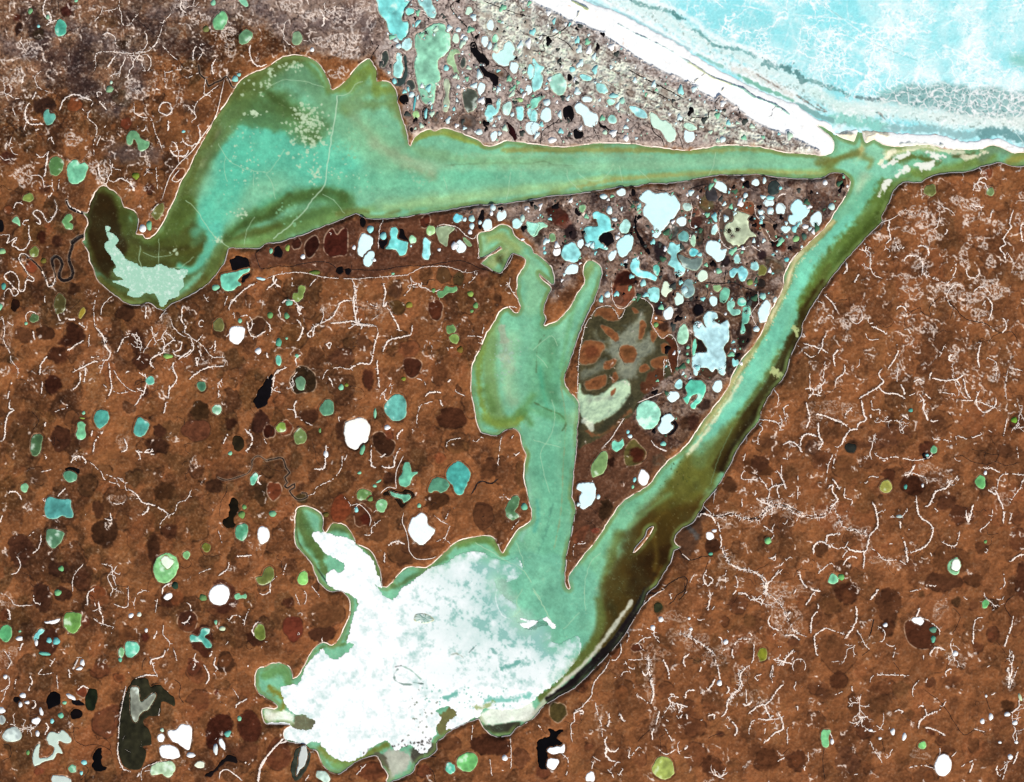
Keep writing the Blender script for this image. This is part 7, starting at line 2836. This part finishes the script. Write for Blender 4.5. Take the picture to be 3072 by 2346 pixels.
for ln in SNOWL.strip().splitlines():
    w_ = ln.split()
    if ',' not in w_[0]:
        head = (w_[0], float(w_[1]), float(w_[2])); continue
    t, hw, gap = head
    if t == 'C4' and gap > .2 or t in ('D3', 'B4', 'C3') and gap > .15: sp_ = .16
    elif gap > 0: sp_ = .07
    else: sp_ = 0
    pts = P(t, ln)
    if hw < 1.05 and gap == 0: ribbon(V, Fc, pts, hw, .03, .02, 0, .35)
    else: ribbon(V, Fc, pts, hw*1.0, .03, .05, gap*.8 if gap else 0, 1.0 if gap else .4, 2.4, sp_*.7)
# the thin snow bank that follows every shore
for poly, off in ((LAG, .9),)+tuple((rough(smooth(i_, True, 5), 1), -.9) for i_ in ISLES[:1]):
    n = len(poly); ar_ = sum(poly[i-1][0]*poly[i][1]-poly[i][0]*poly[i-1][1] for i in range(n))
    sg = 1 if ar_ > 0 else -1
    prev = None
    for i in range(0, n+1):
        x, y = poly[i % n]; a = poly[(i-1) % n]; b = poly[(i+1) % n]
        tx, ty = b[0]-a[0], b[1]-a[1]; L_ = math.hypot(tx, ty)+1e-6
        nx_, ny_ = ty/L_*sg, -tx/L_*sg
        if samp(DS, x, y) < 10 or not (-60 < x < 3140 and -60 < y < 2420) or random.random() < .05: prev = None; continue
        wv = max(.35, .85+.55*float(samp(M20, x, y))*2+random.uniform(-.25, .35)); o1 = off*.9; o2 = o1+2*wv*(1 if off > 0 else -1)
        row = []
        for q in (o1, (o1+o2)/2, o2):
            px, py = x+nx_*q, y+ny_*q
            row.append(len(V)); V.append(((px-CX)*U, -(py-CY)*U, max(float(samp(Z, px, py)), .02)+.04+(.04 if q not in (o1, o2) else 0)))
        if prev:
            for k in (0, 1): Fc.append([prev[k], prev[k+1], row[k+1], row[k]])
        prev = row
# ribbed main gullies of the south-east
RIBBED = [('C4', "660,820 600,880 570,940 460,960 330,950 260,900 180,870 80,900 0,1000"), ('C4', "640,900 680,980 720,1050 820,1080 920,1120"), ('C3', "1450,960 1550,960 1650,940 1750,980 1860,980 1930,900 2000,860 2100,870 2200,930"),
          ('C3', "1560,1200 1600,1320 1660,1370 1750,1400 1830,1420 1900,1500 1920,1600"), ('C4', "1560,640 1600,700 1660,640"), ('D3', "950,600 960,700 970,800 990,920"), ('D3', "1600,1000 1650,930 1710,850 1700,760 1740,700"), ('D4', "100,100 200,200 260,320 300,400 400,440"), ('D3', "1190,420 1280,450 1400,520 1500,600"), ('B1', "790,1050 850,1130 880,1210 900,1260"), ('B2', "730,700 730,950"), ('D4', "2090,560 2080,880")]
CV = []; CF = []
for t, s in RIBBED:
    pts = P(t, s)
    ribbon(CV, CF, pts, .9, .02, .0, .1, 2.2)
    for k in (-1, 1):
        ribbon(V, Fc, [(x+k*random.uniform(2.5, 4.5), y+k*random.uniform(2.5, 4.5)) for x, y in smooth(pts, False, 9)], 1.1, .03, .04, .5, 1.5, 2.4, .35)
# short loose drifts scattered over the brown tundra
k = 0
while k < 260:
    x = random.uniform(-40, 3110); y = random.uniform(-40, 2390)
    i = int((x-X0)/ST); j = int((y-Y0)/ST)
    if DW[j, i] < 8 or SPK[j, i] > .5: k += 1; continue
    den = .25+.5*samp(se, x, y)+.9*float(samp(N150, x, y))
    if random.random() > den: k += 1; continue
    a = random.choice((random.gauss(1.9, .5), random.uniform(0, 6.28))); L = random.choice((5, 8, 12, 20, 34))*random.uniform(.7, 1.3)
    pts = [(x, y)]
    for m in range(4):
        a += random.gauss(0, .45); pts.append((pts[-1][0]+math.cos(a)*L/4, pts[-1][1]+math.sin(a)*L/4))
    ribbon(V, Fc, pts, random.choice((.6, .8, 1.2, 1.6)), .03, .03, .3, .7, 2.4, .05)
    k += 1
def dendrite(x, y, a, L, hw, depth):
    pts = [(x, y)]; n_ = max(4, int(L/7))
    for m in range(n_):
        a += random.gauss(0, .38); pts.append((pts[-1][0]+math.cos(a)*L/n_, pts[-1][1]+math.sin(a)*L/n_))
    ribbon(V, Fc, pts, hw, .03, .03, .15, 1.1, 2.4, .05)
    if depth > 0:
        for m in range(1, n_):
            if random.random() < .42:
                px, py = pts[m]; dendrite(px, py, a+random.choice((-1, 1))*random.uniform(.6, 1.4), L*random.uniform(.2, .45), hw*.75, depth-1)
k = 0
while k < 760:
    x = random.uniform(0, 3072); y = random.uniform(0, 2346); k += 1
    if random.random() > float(samp(DEN, x, y))*.8: continue
    if random.random() < .66:
        r = random.uniform(9, 36); a0 = random.uniform(0, 6.28); n_ = random.randint(5, 12); da = random.uniform(.18, .42); rr = r*random.uniform(1.0, 1.35)
        arc = [(x+r*math.cos(a0+i*da)*random.uniform(.93, 1.07), y+rr*math.sin(a0+i*da)*random.uniform(.93, 1.07)) for i in range(n_)]
        ribbon(V, Fc, arc, random.choice((1.0, 1.3, 1.8, 2.2)), .03, .04, .10, .8, 2.4, .04)
        continue
    dendrite(x, y, random.gauss(1.7, .8), random.uniform(30, 110), random.choice((.9, 1.2, 1.7)), 2 if random.random() < .5 else 1)
o = mesh_obj('snow_drift', V, Fc, M_DRIFT, None, False)
tag(o, 'white snow drifts left in branching gullies and along banks of the tundra', 'snow drifts', 'stuff')
t = None; i = 0
for ln in CREEKL.strip().splitlines():
    w_ = ln.split()
    if len(w_) == 1: t = w_[0]; continue
    ribbon(CV, CF, P(t, ' '.join(w_[1:])), float(w_[0])*1.0, .02, 0, 0, .8)
k = 0
while k < 170:                                  # hair-thin unnamed creeks
    x = random.uniform(-40, 3110); y = random.uniform(-40, 2390); k += 1
    if samp(DW, x, y) < 12: continue
    a = random.uniform(0, 6.28); L = random.uniform(30, 110); pts = [(x, y)]
    for m in range(9):
        a += random.gauss(0, .7); pts.append((pts[-1][0]+math.cos(a)*L/9, pts[-1][1]+math.sin(a)*L/9))
    dense = samp(SPK, x, y) > .5
    ribbon(CV, CF, pts, random.uniform(.6, 1.3) if dense else .55, .02, 0, .05, .8)
o = mesh_obj('stream', CV, CF, M_CREEK, None, False)
tag(o, 'thin dark creeks winding over the tundra to the lagoons', 'stream', 'structure')

# small snow-rimmed islet in the snowy lagoon
def islet(name, label, cx, cy, rx, ry, rot):
    rings = [(1.0, .0), (.92, .10), (.7, .18), (.3, .2)]
    V = []; Fc = []; T_ = []; n = 40
    o0 = ell(0, 0, rx, ry, rot, n, .08)
    for r, h in rings:
        for x, y in o0:
            V.append(((cx+x*r-CX)*U, -(cy+y*r-CY)*U, .055+h+random.uniform(-.01, .01)))
            T_.append((244, 238, 214) if r > .95 else ((196, 196, 160) if r > .8 and random.random() < .5 else random.choice([(112, 152, 142), (206, 226, 214), (150, 186, 176), (238, 246, 240)])))
    for k in range(len(rings)-1):
        for i in range(n):
            j = (i+1) % n
            Fc.append([k*n+i, (k+1)*n+i, (k+1)*n+j, k*n+j])
    Fc.append([(len(rings)-1)*n+i for i in range(n)][::-1])
    o = mesh_obj(name, V, Fc, M_SNOW, lin(np.array(T_)))
    tag(o, label, 'islet')
ox, oy, k = TILES['D2']
islet('islet', 'small oval snow-rimmed islet in the white part of the lower lagoon', ox+1292*k, oy+300*k, 30, 16, 4)

# ------------------------------------------------------------------ light, sky, camera
EL, AZ = math.radians(37), math.radians(150)      # azimuth clockwise from north (up)
w = bpy.data.worlds.new('World'); sc.world = w; w.use_nodes = True
nt = w.node_tree; sky = nt.nodes.new('ShaderNodeTexSky'); sky.sky_type = 'NISHITA'; sky.sun_disc = False
sky.sun_elevation = EL; sky.sun_rotation = AZ
nt.links.new(sky.outputs[0], nt.nodes['Background'].inputs[0]); nt.nodes['Background'].inputs[1].default_value = .08
L = bpy.data.lights.new('sun', 'SUN'); L.energy = 4.0; L.angle = math.radians(.5); L.color = (1, .955, .85)
lo = bpy.data.objects.new('sun', L); COL.objects.link(lo)
dirv = Vector((math.sin(AZ)*math.cos(EL), math.cos(AZ)*math.cos(EL), math.sin(EL)))
lo.rotation_euler = dirv.to_track_quat('Z', 'Y').to_euler(); lo.location = (0, 0, 400)
cam = bpy.data.cameras.new('camera'); co = bpy.data.objects.new('camera', cam); COL.objects.link(co)
HC = 2400.; co.location = (0, 0, HC)
cam.sensor_width = 36; cam.lens = 36*HC/(3072*U); cam.clip_start = 10; cam.clip_end = 6000
sc.camera = co
sc.view_settings.view_transform = 'Standard'; sc.view_settings.look = 'None'; sc.view_settings.exposure = EXPO if 'EXPO' in globals() else 0.31
print('done')
